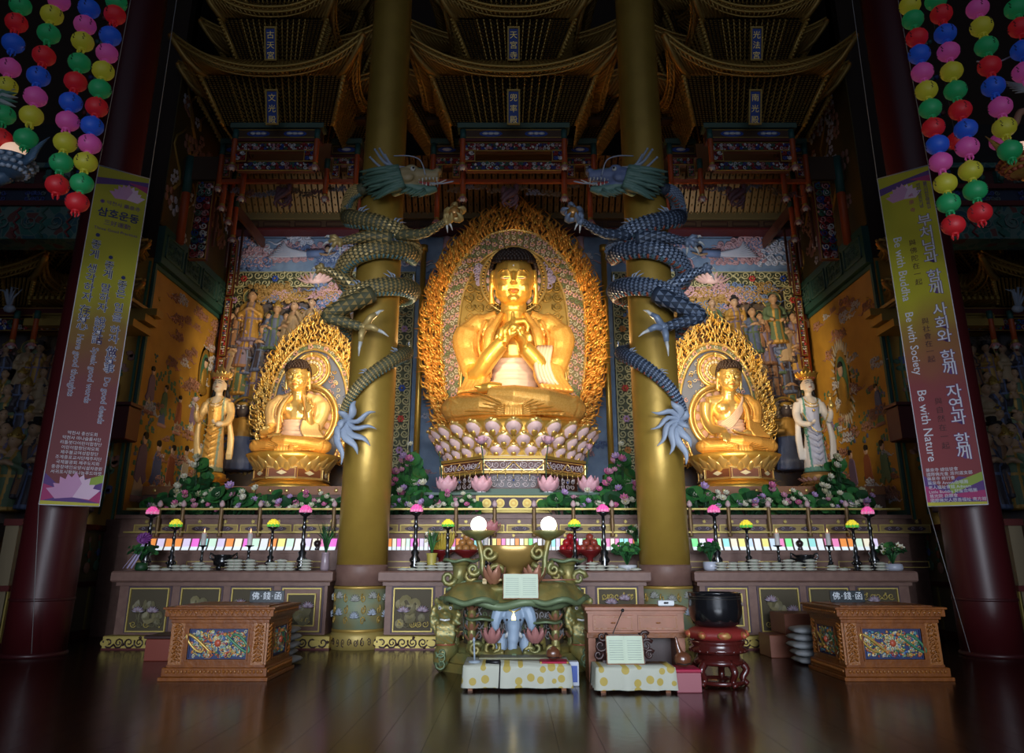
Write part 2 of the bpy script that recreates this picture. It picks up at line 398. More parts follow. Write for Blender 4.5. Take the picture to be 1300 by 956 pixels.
# ------------------------------------------------------------------ flat painted figures for the murals
HAIR = mat('hair_black', (.012, .010, .010), .6); SKIN = mat('painted_skin', (.62, .44, .33), .6)
LILAC = mat('robe_lilac', (.20, .15, .28), .65); ROBEW = mat('robe_white', (.50, .45, .36), .65); ROBEG = mat('robe_green', (.10, .20, .12), .65)
ROBER = mat('robe_rust', (.30, .10, .05), .65); ROBEB = mat('robe_blue', (.10, .14, .32), .65); PINKD = mat('dusty_pink', (.38, .20, .15), .7)
MUR = [LILAC, ROBEW, ROBEG, ROBER, ROBEB, HAIR, SKIN, PINKD, TEALG, GOLDD, CLOUDW]
def mural_figure(m, fn, u, v, h, robe, skirt, turn=1, base=True, halo=False):
    w = .17*h
    q = lambda pts, mi, d: m.prism([(u+turn*a*h, v+b*h) for a, b in pts][::1 if turn > 0 else -1], fn, 0, d, mi)
    if halo: m.prism([(u+.13*h*cos(a*PI/8), v+.9*h+.13*h*sin(a*PI/8)) for a in range(16)], fn, 0, .015, 8)
    q([(-.16,.06),(.17,.04),(.12,.30),(.09,.52),(-.08,.52),(-.11,.30)], skirt, .03)
    q([(-.13,.42),(-.19,.30),(-.10,.24),(-.02,.36),(.05,.25),(.16,.31),(.14,.52),(.11,.74),(.03,.80),(-.06,.79),(-.12,.68)], robe, .045)
    m.prism([(u+.055*h*cos(a*PI/6), v+.86*h+.07*h*sin(a*PI/6)) for a in range(12)], fn, 0, .055, 6)
    m.prism([(u-turn*.02*h+.062*h*cos(a*PI/6), v+.915*h+.055*h*sin(a*PI/6)) for a in range(12)], fn, 0, .06, 5)
    if base:
        for k in range(7):
            t = (k-3)/3; m.ball(fn(u+t*.17*h, v+.03*h, .02), (.045*h, .03, .05*h), 6, 7, 4)
def cloud(m, fn, u, v, w, mi, rr):
    n = 4; sd = rr.choice((-1, 1))
    for j in range(2):
        for k in range(n-j):
            uu = u+(k+.5*j-n/2+.5)*w/n; r = w*.155*(1-.18*abs(k-1.5)); vv = v+j*w*.17+rr.uniform(-.04, .04)*w
            spiral(m, fn, uu, vv, r, 1.15, rr.choice((-1, 1)), rr.uniform(0, 6), r*.24, mi, .03+.02*j, 9, 4)
            m.ball(fn(uu, vv, .0), (r*.8, .025, r*.8) if abs((Vector(fn(1,0,0))-Vector(fn(0,0,0))).x) > .5 else (.025, r*.8, r*.8), 7, mi, 3)
    pts = [fn(u+sd*w*(.3+.6*t/8), v-w*.04+.05*w*sin(t*1.1), .02) for t in range(9)]
    m.tube(pts, [w*.05*(1-t/9)+.004 for t in range(9)], 5, mi)
for s, nm in ((-1, 'left'), (1, 'right')):
    org = (9.19*s, 17.6, 0); fn = sheet(org, (0,1,0), (0,0,1), (-s,0,0))
    t = thing('temple_mural', '%s painted wall mural of robed figures standing on lotus flowers over ochre' % nm if s < 0 else 'ochre wall mural with a seated haloed figure in white rays, right of the shrine', 'mural', org)
    rr = random.Random(3+s)
    m = MB(); u0, u1, v0, v1 = .1, 4.6, 2.7, 8.75
    m.box(*sorted((org[0], org[0]-s*.02)), 17.7, 22.2, v0, v1, 0)
    obj('painted_ground', m, mat('mural_ground', (.46, .26, .035), .6, 0, col2=(.40, .22, .03), nscale=2), t)
    m = MB()
    for a, b, c, d in ((u0-.1, u0, v0-.1, v1+.1), (u1, u1+.1, v0-.1, v1+.1), (u0, u1, v0-.1, v0), (u0, u1, v1, v1+.1)):
        m.prism([(a, c), (b, c), (b, d), (a, d)], fn, 0, .07, 0)
    obj('frame', m, TEAL, t)
    m = MB()
    for i in range(46):
        u = rr.uniform(.4, 4.4); v = v0+(1-rr.random()**1.4)*(v1-v0-.5)+.2
        cloud(m, fn, u, v, rr.uniform(.35, .8), rr.choice((7, 7, 10)), rr)
    for i in range(60):
        u = rr.uniform(.3, 4.4); v = rr.uniform(2.9, 6.6); r = rr.uniform(.08, .2)
        for k in range(5): m.ball(fn(u+rr.uniform(-r, r), v+rr.uniform(-r, r), .01), (.02, r*.6, r*.5), 6, rr.choice((8, 2, 8, 4)), 3)
    obj('painted_clouds', m, MUR, t)
    figs = [(.75, 2.95, 1.75, 0, 1), (1.55, 3.0, 1.6, 4, 1), (2.35, 3.1, 1.5, 3, 1), (3.2, 3.2, 1.5, 1, 0), (4.0, 3.2, 1.5, 2, 1), (.7, 5.1, 1.25, 0, 1), (1.5, 4.9, 1.15, 2, 4), (2.4, 4.85, 1.1, 3, 1), (3.3, 5.0, 1.1, 0, 1)] if s < 0 else \
        [(.8, 3.0, 1.5, 2, 9), (1.7, 3.1, 1.4, 3, 1), (2.6, 3.1, 1.4, 0, 1), (3.4, 3.2, 1.4, 4, 1), (4.1, 3.2, 1.3, 1, 0), (3.6, 4.9, 1.0, 0, 1), (.7, 4.8, 1.1, 4, 2)]
    for i, (u, v, h, a, b) in enumerate(figs):
        m = MB(); mural_figure(m, fn, u, v, h, a, b, 1 if i % 2 else -1, True, i % 3 == 0); obj('painted_figure', m, MUR, t)
    m = MB(); cu, cv = (3.7, 6.6) if s < 0 else (2.5, 5.9); k = 1 if s < 0 else 1.35
    for j, (r, mi) in enumerate(((.52, 1), (.44, 9), (.34, 8))):
        m.prism([(cu+r*k*.72*cos(a*PI/14), cv+.35*k+r*k*1.5*sin(a*PI/14)) for a in range(28)], fn, 0, .02+.01*j, mi)
    if s > 0:
        for i in range(30):
            a = i*2*PI/30; m.tube([fn(cu+.5*cos(a), cv+.45+.9*sin(a), .02), fn(cu+(.68+.08*(i % 2))*cos(a), cv+.45+(1.2+.1*(i % 2))*sin(a), .03)], [.05, .02], 4, 1)
    m.ball(fn(cu, cv-.22*k, .04), (.04, .34*k, .16*k), 10, 9); m.ball(fn(cu, cv+.12*k, .05), (.05, .2*k, .32*k), 10, 9); m.ball(fn(cu, cv+.56*k, .06), (.04, .11*k, .14*k), 10, 6); m.ball(fn(cu, cv+.67*k, .06), (.045, .11*k, .09*k), 8, 5)
    obj('seated_halo_figure', m, MUR, t)
    # teal carved beam above the mural, upper mural, pier flowers
    b = thing('carved_beam', 'teal fretwork beam above the %s ochre mural' % nm, 'beam', (9.19*s, 17.6, 8.85))
    m = MB(); m.prism([(0, 8.88), (4.75, 8.88), (4.75, 9.9), (0, 9.9)], fn, 0, .18, 0); obj('beam_face', m, TEAL, b)
    m = MB(); f2 = lambda u, v, w=0: fn(u, v, w+.18)
    for k in range(4):
        a0 = .15+k*1.15
        for (p, q, r_, s_) in ((a0, a0+1.0, 9.08, 9.12), (a0, a0+1.0, 9.66, 9.7), (a0, a0+.04, 9.08, 9.7), (a0+.96, a0+1., 9.08, 9.7)): m.prism([(p, r_), (q, r_), (q, s_), (p, s_)], f2, 0, .04, 0)
        filigree(m, f2, a0+.1, a0+.9, 9.18, 9.6, .2, .014, (0,), .02, 5+k)
    obj('fretwork', m, mat('fret_teal', (.06, .14, .12), .6), b)
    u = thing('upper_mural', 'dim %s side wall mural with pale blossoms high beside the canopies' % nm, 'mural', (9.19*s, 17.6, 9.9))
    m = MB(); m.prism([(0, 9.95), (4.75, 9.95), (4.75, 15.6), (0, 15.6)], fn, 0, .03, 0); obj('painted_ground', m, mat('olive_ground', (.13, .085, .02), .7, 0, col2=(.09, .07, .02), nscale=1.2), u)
    m = MB()
    for i in range(70):
        a, b2 = rr.uniform(.2, 4.5), rr.uniform(10.1, 15.3); r = rr.uniform(.08, .2)
        for k in range(5):
            g = 2*PI*k/5; m.ball(fn(a+r*cos(g), b2+r*sin(g), .04), (.02, r*.62, r*.62), 6, 7 if i % 3 else 10, 3)
    for i in range(9):
        a, b2 = rr.uniform(.3, 4.4), rr.uniform(10, 14); m.tube([fn(a+.3*sin(k*1.1+i), b2+k*.3, .04) for k in range(8)], [.05-.004*k for k in range(8)], 5, 9)
    obj('painted_blossoms', m, MUR, u)
    # flower mural on low wall
    fl = sheet((9.17*s, 14.2, 0), (0,1,0), (0,0,1), (-s,0,0)); m = MB()
    for k in range(9):
        a = .25+k*.36; b2 = 1.42+.05*(k % 2)
        m.tube([fl(a, b2, .02), fl(a+.05, b2+.25, .02), fl(a-.04, b2+.6, .02)], .012, 4, 2)
        m.ball(fl(a, b2, .02), (.03, .12, .12), 8, k % 5 if k % 2 else 7, 4); m.ball(fl(a+.02, b2+.28, .02), (.02, .08, .09), 6, (k+2) % 5, 4); m.ball(fl(a-.03, b2+.58, .02), (.02, .05, .07), 6, 3 if k % 3 else 7, 4)
        for q in range(3): m.ball(fl(a+.08*(-1)**q, b2+.15+.12*q, .01), (.015, .05, .03), 5, 8, 3)
    t = thing('flower_frieze', 'painted %s low wall frieze of vases with tall flower sprays' % nm, 'frieze', (9.17*s, 14.2, 1.2)); obj('painted_sprays', m, MUR, t)
    # pier flowers
    fp = sheet((0, 17.6, 0)); m = MB()
    for i in range(26):
        a = s*rr.uniform(9.35, 10.3); b2 = rr.uniform(2.9, 8.6)
        for k in range(4): m.ball(fp(a+rr.uniform(-.1, .1), b2+rr.uniform(-.12, .12), .01), (.1, .02, .07), 6, (2, 7, 8, 4, 7)[i % 5], 3)
    for i in range(3):
        m.tube([fp(s*(9.6+.25*i)+.1*sin(k), 2.6+k*.7, .01) for k in range(8)], .03, 4, 2)
    for a, b2 in ((9.24, .05), (10.42, .05)): m.box(*sorted((s*a, s*(a+b2))), 17.55, 17.6, 2.4, 8.9, 8)
    single('flower_painting', 'painted flower strip on the ochre pier behind the %s banner' % nm, 'painting', m, MUR, (9.8*s, 17.6, 2.5))
    # lit beam end jutting above the pier and the red box on it
    m = MB()
    for k in range(3): m.box(*sorted((s*(9.0-.12*k), s*11.6)), 16.7+.28*k, 17.6, 6.9+.22*k, 7.08+.22*k, 0)
    for k in range(18): m.box(*sorted((s*(9.1+.14*k), s*(9.17+.14*k))), 16.6, 17.6, 7.52, 7.6, 0)
    single('gilded_bracket_shelf', 'gilded stepped bracket jutting from the %s pier top' % nm, 'bracket', m, GOLDD, (9.8*s, 17.3, 6.9))
    m = MB(); m.box(*sorted((s*8.95, s*10.6)), 17.0, 17.58, 4.25, 5.05, 0, .03); m.box(*sorted((s*8.9, s*10.65)), 16.95, 17.58, 5.05, 5.12, 0)
    single('lacquered_shelf_box', 'plain dark red box shelf fixed to the pier behind the %s banner' % nm, 'shelf', m, MAROON, (9.8*s, 17.3, 4.25))
# ================================================================== RED COLUMNS, GOLD COLUMNS
for s, nm in ((-1, 'left'), (1, 'right')):
    X, Y = 8.33*s, 13.87
    t = thing('red_column', 'tall round dark red column carrying the %s banner' % ('Three Good Practices' if s < 0 else 'Be with Buddha'), 'column', (X, Y, 0))
    m = MB(); m.lathe([(.5, 0), (.5, .9), (.49, 6), (.46, 14), (.43, 24)], (X, Y, 0), 40); obj('shaft', m, RED, t)
    m = MB(); m.lathe([(.505, .90), (.515, .91), (.515, .94), (.505, .95)], (X, Y, 0), 40); m.lathe([(.53, 0), (.53, .05), (.505, .07)], (X, Y, 0), 40); obj('base_ring', m, mat('red_ring', (.05, .008, .01), .4), t)
    # gold column
    X, Y = 2.95*s, 15.1
    t = thing('gold_column', 'massive gold column wrapped by the %s dragon' % ('green and gold' if s < 0 else 'blue'), 'column', (X, Y, 0))
    m = MB(); m.lathe([(.488, 1.5), (.486, 4), (.478, 8), (.455, 14), (.44, 24)], (X, Y, 0), 48); obj('shaft', m, mat('column_gold', (.46, .29, .05), .40, .4, col2=(.42, .26, .045), nscale=2.2, bump=.1, bscale=5), t)
    m = MB(); m.lathe([(.50, 1.12), (.50, 1.46), (.488, 1.5)], (X, Y, 0), 48); obj('collar', m, WOODM, t)
    m = MB(); m.lathe([(.50, .3), (.50, 1.1)], (X, Y, 0), 48, 0); 
    for z in (.30, 1.06): m.lathe([(.505, z), (.512, z+.01), (.512, z+.04), (.505, z+.05)], (X, Y, 0), 48, 1)
    obj('painted_band', m, [mat('band_olive', (.22, .19, .08), .6, 0, col2=(.18, .22, .14), nscale=2.5), GOLDD], t)
    m = MB(); rr = random.Random(5)
    cyl = lambda u, v, w=0: (X+(.5+w)*sin(u), Y-(.5+w)*cos(u), v)
    for i in range(5):
        a = -1.3+i*.65
        for k in range(2):
            z = .55+.3*k+.05*(i % 2); n = 7
            for q in range(n):
                g = PI*(q+.5)/n; m.tube([cyl(a, z, .01), cyl(a+.13*cos(g), z+.09*sin(g), .03), cyl(a+.2*cos(g), z+.13*sin(g), .01)], [.012, .02, .006], 4, 1 if k else 0)
        for q in range(3): spiral(m, cyl, a+.3, .5+.2*q, .09, 1.2, (-1)**q, q, .014, 2, .01, 9, 4)
    obj('lotus_relief', m, [mat('relief_bluewhite', (.32, .36, .42), .6), mat('relief_grey', (.30, .30, .27), .6), GOLDD], t)
    m = MB(); m.lathe([(.53, 0), (.53, .24), (.52, .26), (.5, .3)], (X, Y, 0), 48, 0)
    cyl2 = lambda u, v, w=0: (X+(.53+w)*sin(u), Y-(.53+w)*cos(u), v)
    for i in range(14):
        a = -1.5+i*.23; spiral(m, cyl2, a, .13, .08, 1.4, (-1)**i, i, .011, 1, .005, 9, 4)
    obj('plinth', m, [mat('plinth_gold', (.42, .31, .09), .5, .3), WOODD], t)
# ================================================================== ALTAR
def lotus_panel(m, fn, w, h, seed, mis):
    """raised lotus pond: mis = (leaf, leaf2, flower, flower2, gold)"""
    rr = random.Random(seed)
    for i in range(int(9*w/.7)):
        u = rr.uniform(.14, .86)*w; v = rr.uniform(.1, .75)*h; r = rr.uniform(.07, .13)
        pad(m, fn(u, v, .03), r, Vector(fn(0,0,1))-Vector(fn(0,0,0))+Vector((0,0,rr.uniform(-.3, .5))), mis[rr.randrange(2)], 9, .3)
        m.tube([fn(u, v, .02), fn(u+rr.uniform(-.05, .05), v*.5, .015), fn(u+rr.uniform(-.04, .04), .04, .01)], .009, 4, mis[0])
    n = max(2, int(3*w/.7))
    for i in range(n):
        u = w*(i+.5+rr.uniform(-.2, .2))/n; v = h*rr.uniform(.35, .82); r = .115
        for q in range(9):
            a = PI*(q+.3)/9.; c = fn(u, v, .05); e = fn(u+r*cos(a)*1.1, v+r*sin(a)*.9+.01, .05+.03*sin(a))
            mid = (Vector(c)+Vector(e))/2+(Vector(fn(0,0,1))-Vector(fn(0,0,0)))*.02
            m.tube([c, mid, e], [.012, .024, .005], 4, mis[2+(q+i) % 2])
    filigree(m, fn, .04, w-.04, .03, h*.25, .12, .010, (mis[4], mis[0]), .02, seed)
    if seed % 3 == 1: filigree(m, fn, .04, w-.04, h*.7, h-.03, .13, .013, (mis[4],), .02, seed+1)
def frame_rect(m, fn, u0, u1, v0, v1, b, d, mi):
    for p in (((u0,v0),(u1,v0),(u1-b,v0+b),(u0+b,v0+b)), ((u1,v0),(u1,v1),(u1-b,v1-b),(u1-b,v0+b)), ((u1,v1),(u0,v1),(u0+b,v1-b),(u1-b,v1-b)), ((u0,v1),(u0,v0),(u0+b,v0+b),(u0+b,v1-b))):
        m.prism(list(p), fn, 0, d, mi)
PANG = mat('panel_gilt', (.50, .38, .10), .5, .35); PANB = mat('panel_ground', (.06, .045, .02), .7); LF1 = mat('relief_olive', (.15, .13, .065), .6); LF2 = mat('relief_khaki', (.20, .17, .08), .6)
FL1 = mat('relief_lilac', (.34, .29, .36), .6); FL2 = mat('relief_mauve', (.28, .19, .23), .6); PLUM = mat('plum_paint', (.055, .028, .04), .6)
def altar(X0, X1, nm, cen):
    t = thing('altar_table', 'mauve wooden altar table with carved lotus panels, %s section' % nm, 'altar table', ((X0+X1)/2, 15.4, 0))
    Yf = 14.78
    m = MB(); m.box(X0, X1, Yf, 16.2, .25, 1.16, 0); obj('body', m, WOODM, t)
    m = MB(); m.box(X0-.12, X1+.12, Yf-.17, 16.2, 1.19, 1.385, 0, .025); m.box(X0-.05, X1+.05, Yf-.06, 16.2, 1.12, 1.19, 0); obj('table_top', m, WOODM, t)
    m = MB(); m.box(X0-.12, X1+.12, Yf-.12, 16.2, 0, .24, 0, .015); fn = sheet((X0-.12, Yf-.12, .02))
    W_ = X1-X0+.24; filigree(m, fn, .02, W_-.02, .01, .2, .19, .017, (1,), .012, 9)
    for u in [i*.97 for i in range(int(W_/.97)+1)]:
        m.prism([(u+.05+.08*cos(a), .1+.055*sin(a)) for a in [k*PI/6 for k in range(12)]], fn, 0, .03, 0)
    m.box(X0-.13, X1+.13, Yf-.135, 16.2, 0, .03, 2)
    obj('gilt_plinth', m, [PANG, WOODD, MAROON], t)
    for i, c in enumerate(cen):
        w, h = .74, .78; u0 = c-w/2; fn = sheet((u0, Yf, .30))
        m = MB(); frame_rect(m, fn, -.04, w+.04, -.02, h+.03, .03, .012, 1); frame_rect(m, fn, 0, w, 0, h, .022, .045, 2)
        dbl = (nm.startswith('left') and i == 3) or (nm.startswith('right') and i == 0)
        k = .12 if dbl else .022
        if dbl: frame_rect(m, fn, .10, w-.10, .10, h-.10, .022, .05, 2)
        m.prism([(k, k), (w-k, k), (w-k, h-k), (k, h-k)], fn, 0, .006, 0)
        p = obj('carved_panel', m, [PANB, PLUM, PANG], t)
        m = MB(); f3 = (lambda u, v, w_=0, f=fn, k=k: f(u+k+.01, v+k+.01, w_))
        lotus_panel(m, f3, w-2*k-.02, h-2*k-.02, int(c*10)+77+i, (0, 1, 2, 3, 4)); obj('lotus_relief', m, [LF1, LF2, FL1, FL2, PANG], p)
px14 = lambda px: (px-652)/F_PX*14.78/1.055
altar(-7.45, -3.52, 'left', [px14(191), px14(256), px14(320), px14(384)])
altar(-2.42, 2.46, 'centre', [px14(525), px14(589), px14(653), px14(718), px14(783)])
altar(3.52, 7.48, 'right', [px14(923), px14(988), px14(1051), px14(1114)])
# stepped shelf behind the tables with the row of slips
t = thing('altar_shelf', 'long stepped mauve altar shelf behind the table tops, gold star ornaments', 'shelf', (0, 16.6, 0))
m = MB(); m.box(-8.1, 8.1, 16.2, 16.5, 0, 1.72, 0); m.box(-8.12, 8.12, 16.17, 16.5, 1.72, 1.78, 0); m.box(-8.5, 8.5, 16.5, 17.1, 0, 2.44, 0); m.box(-8.6, 8.6, 16.42, 17.1, 2.44, 2.52, 0); m.box(-8.5, 8.5, 16.46, 16.5, 2.06, 2.12, 0)
m.box(-9.15, 9.15, 17.1, 18.3, 0, 2.46, 0)
obj('shelf_body', m, WOODM, t)
fn = sheet((0, 16.5, 0)); m = MB(); x = -8.2
while x < 8.2:
    frame_rect(m, fn, x, x+1.1, 2.14, 2.32, .02, .02, 0); m.prism([(x+.02, 2.16), (x+1.08, 2.16), (x+1.08, 2.30), (x+.02, 2.30)], fn, 0, .004, 2)
    for k in (.3, .8):
        m.prism([(x+k+.2*cos(a*PI/8), 2.23+.05*sin(a*PI/8)) for a in range(16)], fn, 0, .012, 1)
        spiral(m, fn, x+k-.09, 2.23, .04, 1.1, 1, 0, .008, 3, .02, 8, 4); spiral(m, fn, x+k+.09, 2.23, .04, 1.1, -1, PI, .008, 3, .02, 8, 4)
    for k in (.27, .82):
        for z in (2.38, ):
            m.prism([(x+k+(.05 if a % 2 else .022)*cos(a*PI/8), z+(.05 if a % 2 else .022)*sin(a*PI/8)) for a in range(16)], fn, 0, .03, 0)
    x += 1.15
for i in range(16):
    x = -7.9+i*1.05; frame_rect(m, sheet((0, 16.2, 0)), x, x+.85, 1.43, 1.56, .014, .01, 0)
for i in range(15):
    x = -7.7+i*1.1; m.prism([(x+(.045 if a % 2 else .02)*cos(a*PI/8), 2.09+(.045 if a % 2 else .02)*sin(a*PI/8)) for a in range(16)], sheet((0, 16.46, 0)), 0, .02, 0)
obj('gold_ornaments', m, [PANG, PLUM, mat('gilt_band', (.30, .21, .07), .6, .2), FL1], t)
# railing
t = thing('altar_railing', 'low bronze railing in front of the lotus garden, pink bud finials', 'railing', (0, 16.52, 2.1))
m = MB(); m.box(-8.35, 8.35, 16.36, 16.42, 2.62, 2.66, 0); m.box(-8.35, 8.35, 16.36, 16.42, 2.14, 2.17, 0); obj('rail', m, PANG, t)
posts = [-8.3]+[-7.55+i*1.285*1.0 for i in range(13)]
pxs = [199, 240, 330 , 382]
xs = sorted(set([PX(p, 655, 16.4) for p in (202, 232, 281, 330, 424-0, 579, 628, 678, 728, 777, 876, 925, 976, 1026, 1075)]))
for i, x in enumerate(xs):
    m = MB(); m.lathe([(.045, 2.06), (.05, 2.1), (.035, 2.15), (.05, 2.3), (.04, 2.5), (.05, 2.62), (.055, 2.66), (.03, 2.68)], (x, 16.39, 0), 10, 0); p = obj('post', m, mat('bronze_post', (.20, .12, .05), .5, .4), t)
    m = MB(); m.lathe([(.02, 2.68), (.055, 2.71), (.06, 2.75), (.035, 2.80), (.008, 2.83)], (x, 16.39, 0), 10, 0); obj('bud_finial', m, mat('bud_pink', (.62, .42, .42), .5), p)
# platform for the statues
t = thing('statue_platform', 'upper brown platform carrying the gilded statues', 'platform', (0, 20, 0))
m = MB()
for a, b in ((-9.0, -3.2), (3.2, 9.0)):
    m.box(a, b, 18.3, 22.3, 0, 3.1, 0); m.box(a, b, 18.25, 22.3, 3.1, 3.3, 1)
m.box(-3.2, 3.2, 21.0, 22.3, 0, 3.0, 0)
obj('platform_body', m, [WOODM, mat('orange_brown', (.33, .13, .05), .5)], t)
fn = sheet((0, 18.25, 0)); m = MB()
for i in range(14):
    for s in (-1, 1):
        m.ball(fn(s*(3.5+i*.4), 3.2, .01), (.05, .02, .05), 8, 0, 4)
obj('gold_studs', m, GOLDB, t)
# ------------------------------------------------------------------ backlit prayer slips
SL = {'pink': (1, .30, .62), 'white': (.92, .95, 1), 'pale green': (.72, 1, .80), 'turquoise': (.40, .92, .90), 'yellow': (1, .95, .30), 'pale blue': (.65, .82, 1), 'green': (.25, 1, .35), 'orange': (1, .35, .08), 'lavender': (.82, .72, 1), 'magenta': (1, .2, .8), 'cream': (1, .95, .75)}
SLM = {k: mat('slip_'+k.replace(' ', '_'), tuple(x*.35 for x in c), .5, 0, c, .80) for k, c in SL.items()}
WSL = mat('slip_white_foot', (.3, .35, .4), .5, 0, (.85, .95, 1), .85)
rr = random.Random(11); cs = list(SL)
slipm = {}
def slip_mesh(k, w, tilt):
    key = (k, w, tilt)
    if key not in slipm:
        m = MB(); h = .235; n = w/2; d = tilt
        m.hexa([(-n, 0, 0), (n, 0, 0), (n, .012, 0), (-n, .012, 0), (-n+d*.5, -.0, h*.3), (n+d*.5, 0, h*.3), (n+d*.5, .012, h*.3), (-n+d*.5, .012, h*.3)], 1)
        m.hexa([(-n+d*.5, 0, h*.3), (n+d*.5, 0, h*.3), (n+d*.5, .012, h*.3), (-n+d*.5, .012, h*.3), (-n+d, -.0, h), (n+d, 0, h), (n+d, .012, h), (-n+d, .012, h)], 0)
        slipm[key] = m.mesh('prayer_slip', [SLM[k], WSL])
    return slipm[key]
def slips(px0, px1, step, w, tilt, nm):
    x = PX(px0, 690, 16.3); xe = PX(px1, 690, 16.3); i = 0
    while x < xe:
        i += 1; k = rr.choice(cs)
        o = link('prayer_slip', slip_mesh(k, w, tilt)); o.location = (x, 16.3, 1.785)
        tag(o, '%s glowing prayer slip, %s from the left in the %s row' % (k, ordn(i), nm), 'prayer slip', 'glowing prayer slips on the altar shelf'); x += step
slips(191, 428, .183, .145, .04, 'left section')
slips(489, 820, .0965, .078, .0, 'middle section')
slips(884, 1113, .166, .125, -.035, 'right section')
# ================================================================== CANOPIES (carved pagoda roofs above each statue)
BRKD = mat('bracket_gap_shade', (.03, .016, .006), .8)  # near-black backing face: shade between the bracket arms put into the colour
DBEAM = mat('dim_beam', (.07, .035, .015), .6); ROOFG = mat('roof_gilt', (.48, .29, .07), .42, .5); TIP = mat('tip_orange', (.55, .24, .04), .4, .4)
LOTP = mat('drop_pink', (.55, .26, .26), .5); SLATE = mat('slate_green', (.08, .14, .10), .6)
def lerp(a, b, t): return a+(b-a)*t
def bracket_face(m, A, B, C, D, nc, nr, out, mi=0, lattice=.2):
    """dense tiers of bracket arms between bottom edge A-B and top edge C-D, sides finer"""
    A, B, C, D = map(Vector, (A, B, C, D)); nrm = (B-A).cross(C-A).normalized()
    if nrm.dot(Vector(out)) < 0: nrm = -nrm
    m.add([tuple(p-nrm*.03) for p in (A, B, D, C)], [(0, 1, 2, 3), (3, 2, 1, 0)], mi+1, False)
    g = lambda u, v: lerp(lerp(A, B, u), lerp(C, D, u), v)
    wb = (B-A).length; wt = (D-C).length
    # middle: full-height rib columns with chevrons between; sides: rows of small blocks
    a0, a1 = lattice, 1-lattice; n = nc
    for i in range(n+1):
        u = lerp(a0, a1, i/n); d = .035
        p = [g(u-.004, 0), g(u+.004, 0), g(u+.004, 1), g(u-.004, 1)]
        m.hexa([p[0], p[1], p[1]+nrm*d, p[0]+nrm*d, p[3], p[2], p[2]+nrm*d, p[3]+nrm*d], mi)
        for j in range(nr):
            v = (j+.5)/nr; c = g(u, v)+nrm*d; h = (D-B).length/nr*.28; w = .022
            m.add([tuple(c+Vector((-w, 0, -h))), tuple(c+Vector((w, 0, -h))), tuple(c+Vector((w, 0, h))), tuple(c+Vector((-w, 0, h))), tuple(c+nrm*.05)], [(0, 1, 4), (1, 2, 4), (2, 3, 4), (3, 0, 4)], mi, False)
    for i in range(n):
        u0 = lerp(a0, a1, i/n)+.006; u1 = lerp(a0, a1, (i+1)/n)-.006; um = (u0+u1)/2
        for j in range(nr):
            v = j/nr; dv = 1/nr
            for (ua, va, ub, vb) in ((u0, v+dv, um, v+.1*dv), (um, v+.1*dv, u1, v+dv)):
                p, q = g(ua, min(1, va)), g(ub, vb); th = Vector((0, 0, (D-B).length/nr*.22))
                m.add([tuple(p), tuple(q), tuple(q+th), tuple(p+th), tuple(p+nrm*.05+th*.5), tuple(q+nrm*.05+th*.5)], [(0, 1, 5, 4), (4, 5, 2, 3)], mi, False)
    for (s0, s1) in ((0, a0), (a1, 1)):
        k = max(2, int(lattice*(wb+wt)/2/.085))
        for j in range(nr*2):
            v = (j+.25)/(nr*2); dv = .55/(nr*2)
            for i in range(k):
                u = lerp(s0, s1, (i+.15)/k); u2 = lerp(s0, s1, (i+.8)/k)
                p = [g(u, v), g(u2, v), g(u2, v+dv), g(u, v+dv)]
                c = sum(p, Vector())/4+nrm*.07
                m.add([tuple(x) for x in p]+[tuple(c)], [(0, 1, 4), (1, 2, 4), (2, 3, 4), (3, 0, 4)], mi, False)
def eave(m, e0, e1, i0, i1, sag, n, out, mr=0, mt=1, lay=2):
    """curved eave from horn e0 to horn e1 (outer) fed by rafters from the wall line i0-i1"""
    e0, e1, i0, i1 = map(Vector, (e0, e1, i0, i1)); out = Vector(out)
    def edge(t, k=0):
        q = abs(2*t-1); s = q**2.4; p = lerp(e0, e1, t); return p-Vector((0, 0, sag*(1-s)))-out*(.28*(1-s))+out*k
    prev = None
    for i in range(n+1):
        t = i/n; o = edge(t); a = lerp(i0, i1, t); 
        m.tube([a+Vector((0,0,.03)), lerp(a, o, .55)+Vector((0,0,-.02)), o], [.022, .02, .02], 4, mr)
        m.ball(o+Vector((0, 0, .10))+out*.03, (.026, .026, .026), 5, mr, 3)
        m.tube([o+Vector((0, 0, .10))+out*.03, lerp(o, a, .8)+Vector((0, 0, .45))], .022, 4, mr)
    # boards under and over, edge bands
    k = 28
    for (dz, do, th) in ((.035, .0, .03), (.15, .05, .035), (-.03, -.10, .02)):
        m.tube([edge(i/k)+Vector((0, 0, dz))+out*do for i in range(k+1)], th, 6, mt)
    V = []; Fc = []
    for i in range(k+1):
        o = edge(i/k); a = lerp(i0, i1, i/k); V += [tuple(a+Vector((0,0,.06))), tuple(o+Vector((0,0,.03))), tuple(o+Vector((0,0,.12))), tuple(lerp(o, a, .8)+Vector((0,0,.42)))]
    for i in range(k):
        b = i*4; Fc += [(b, b+1, b+5, b+4), (b+1, b+2, b+6, b+5), (b+2, b+3, b+7, b+6)]
    m.add(V, Fc, mr, False)
def horn(m, root, tip, r, mi=0, mt=1):
    root, tip = Vector(root), Vector(tip); d = tip-root
    pts = [root+d*t+Vector((0, 0, .16*sin(PI*t)*-1)) for t in (0, .3, .6, .85, 1)]+[tip+Vector((0, 0, .10))+d*.03]
    m.tube(pts, [r*.8, r, r, r*1.05, r*1.2, r*.5], 8, mi); m.ball(tip+d*.02+Vector((0, 0, .03)), r*1.15, 8, mt, 5)
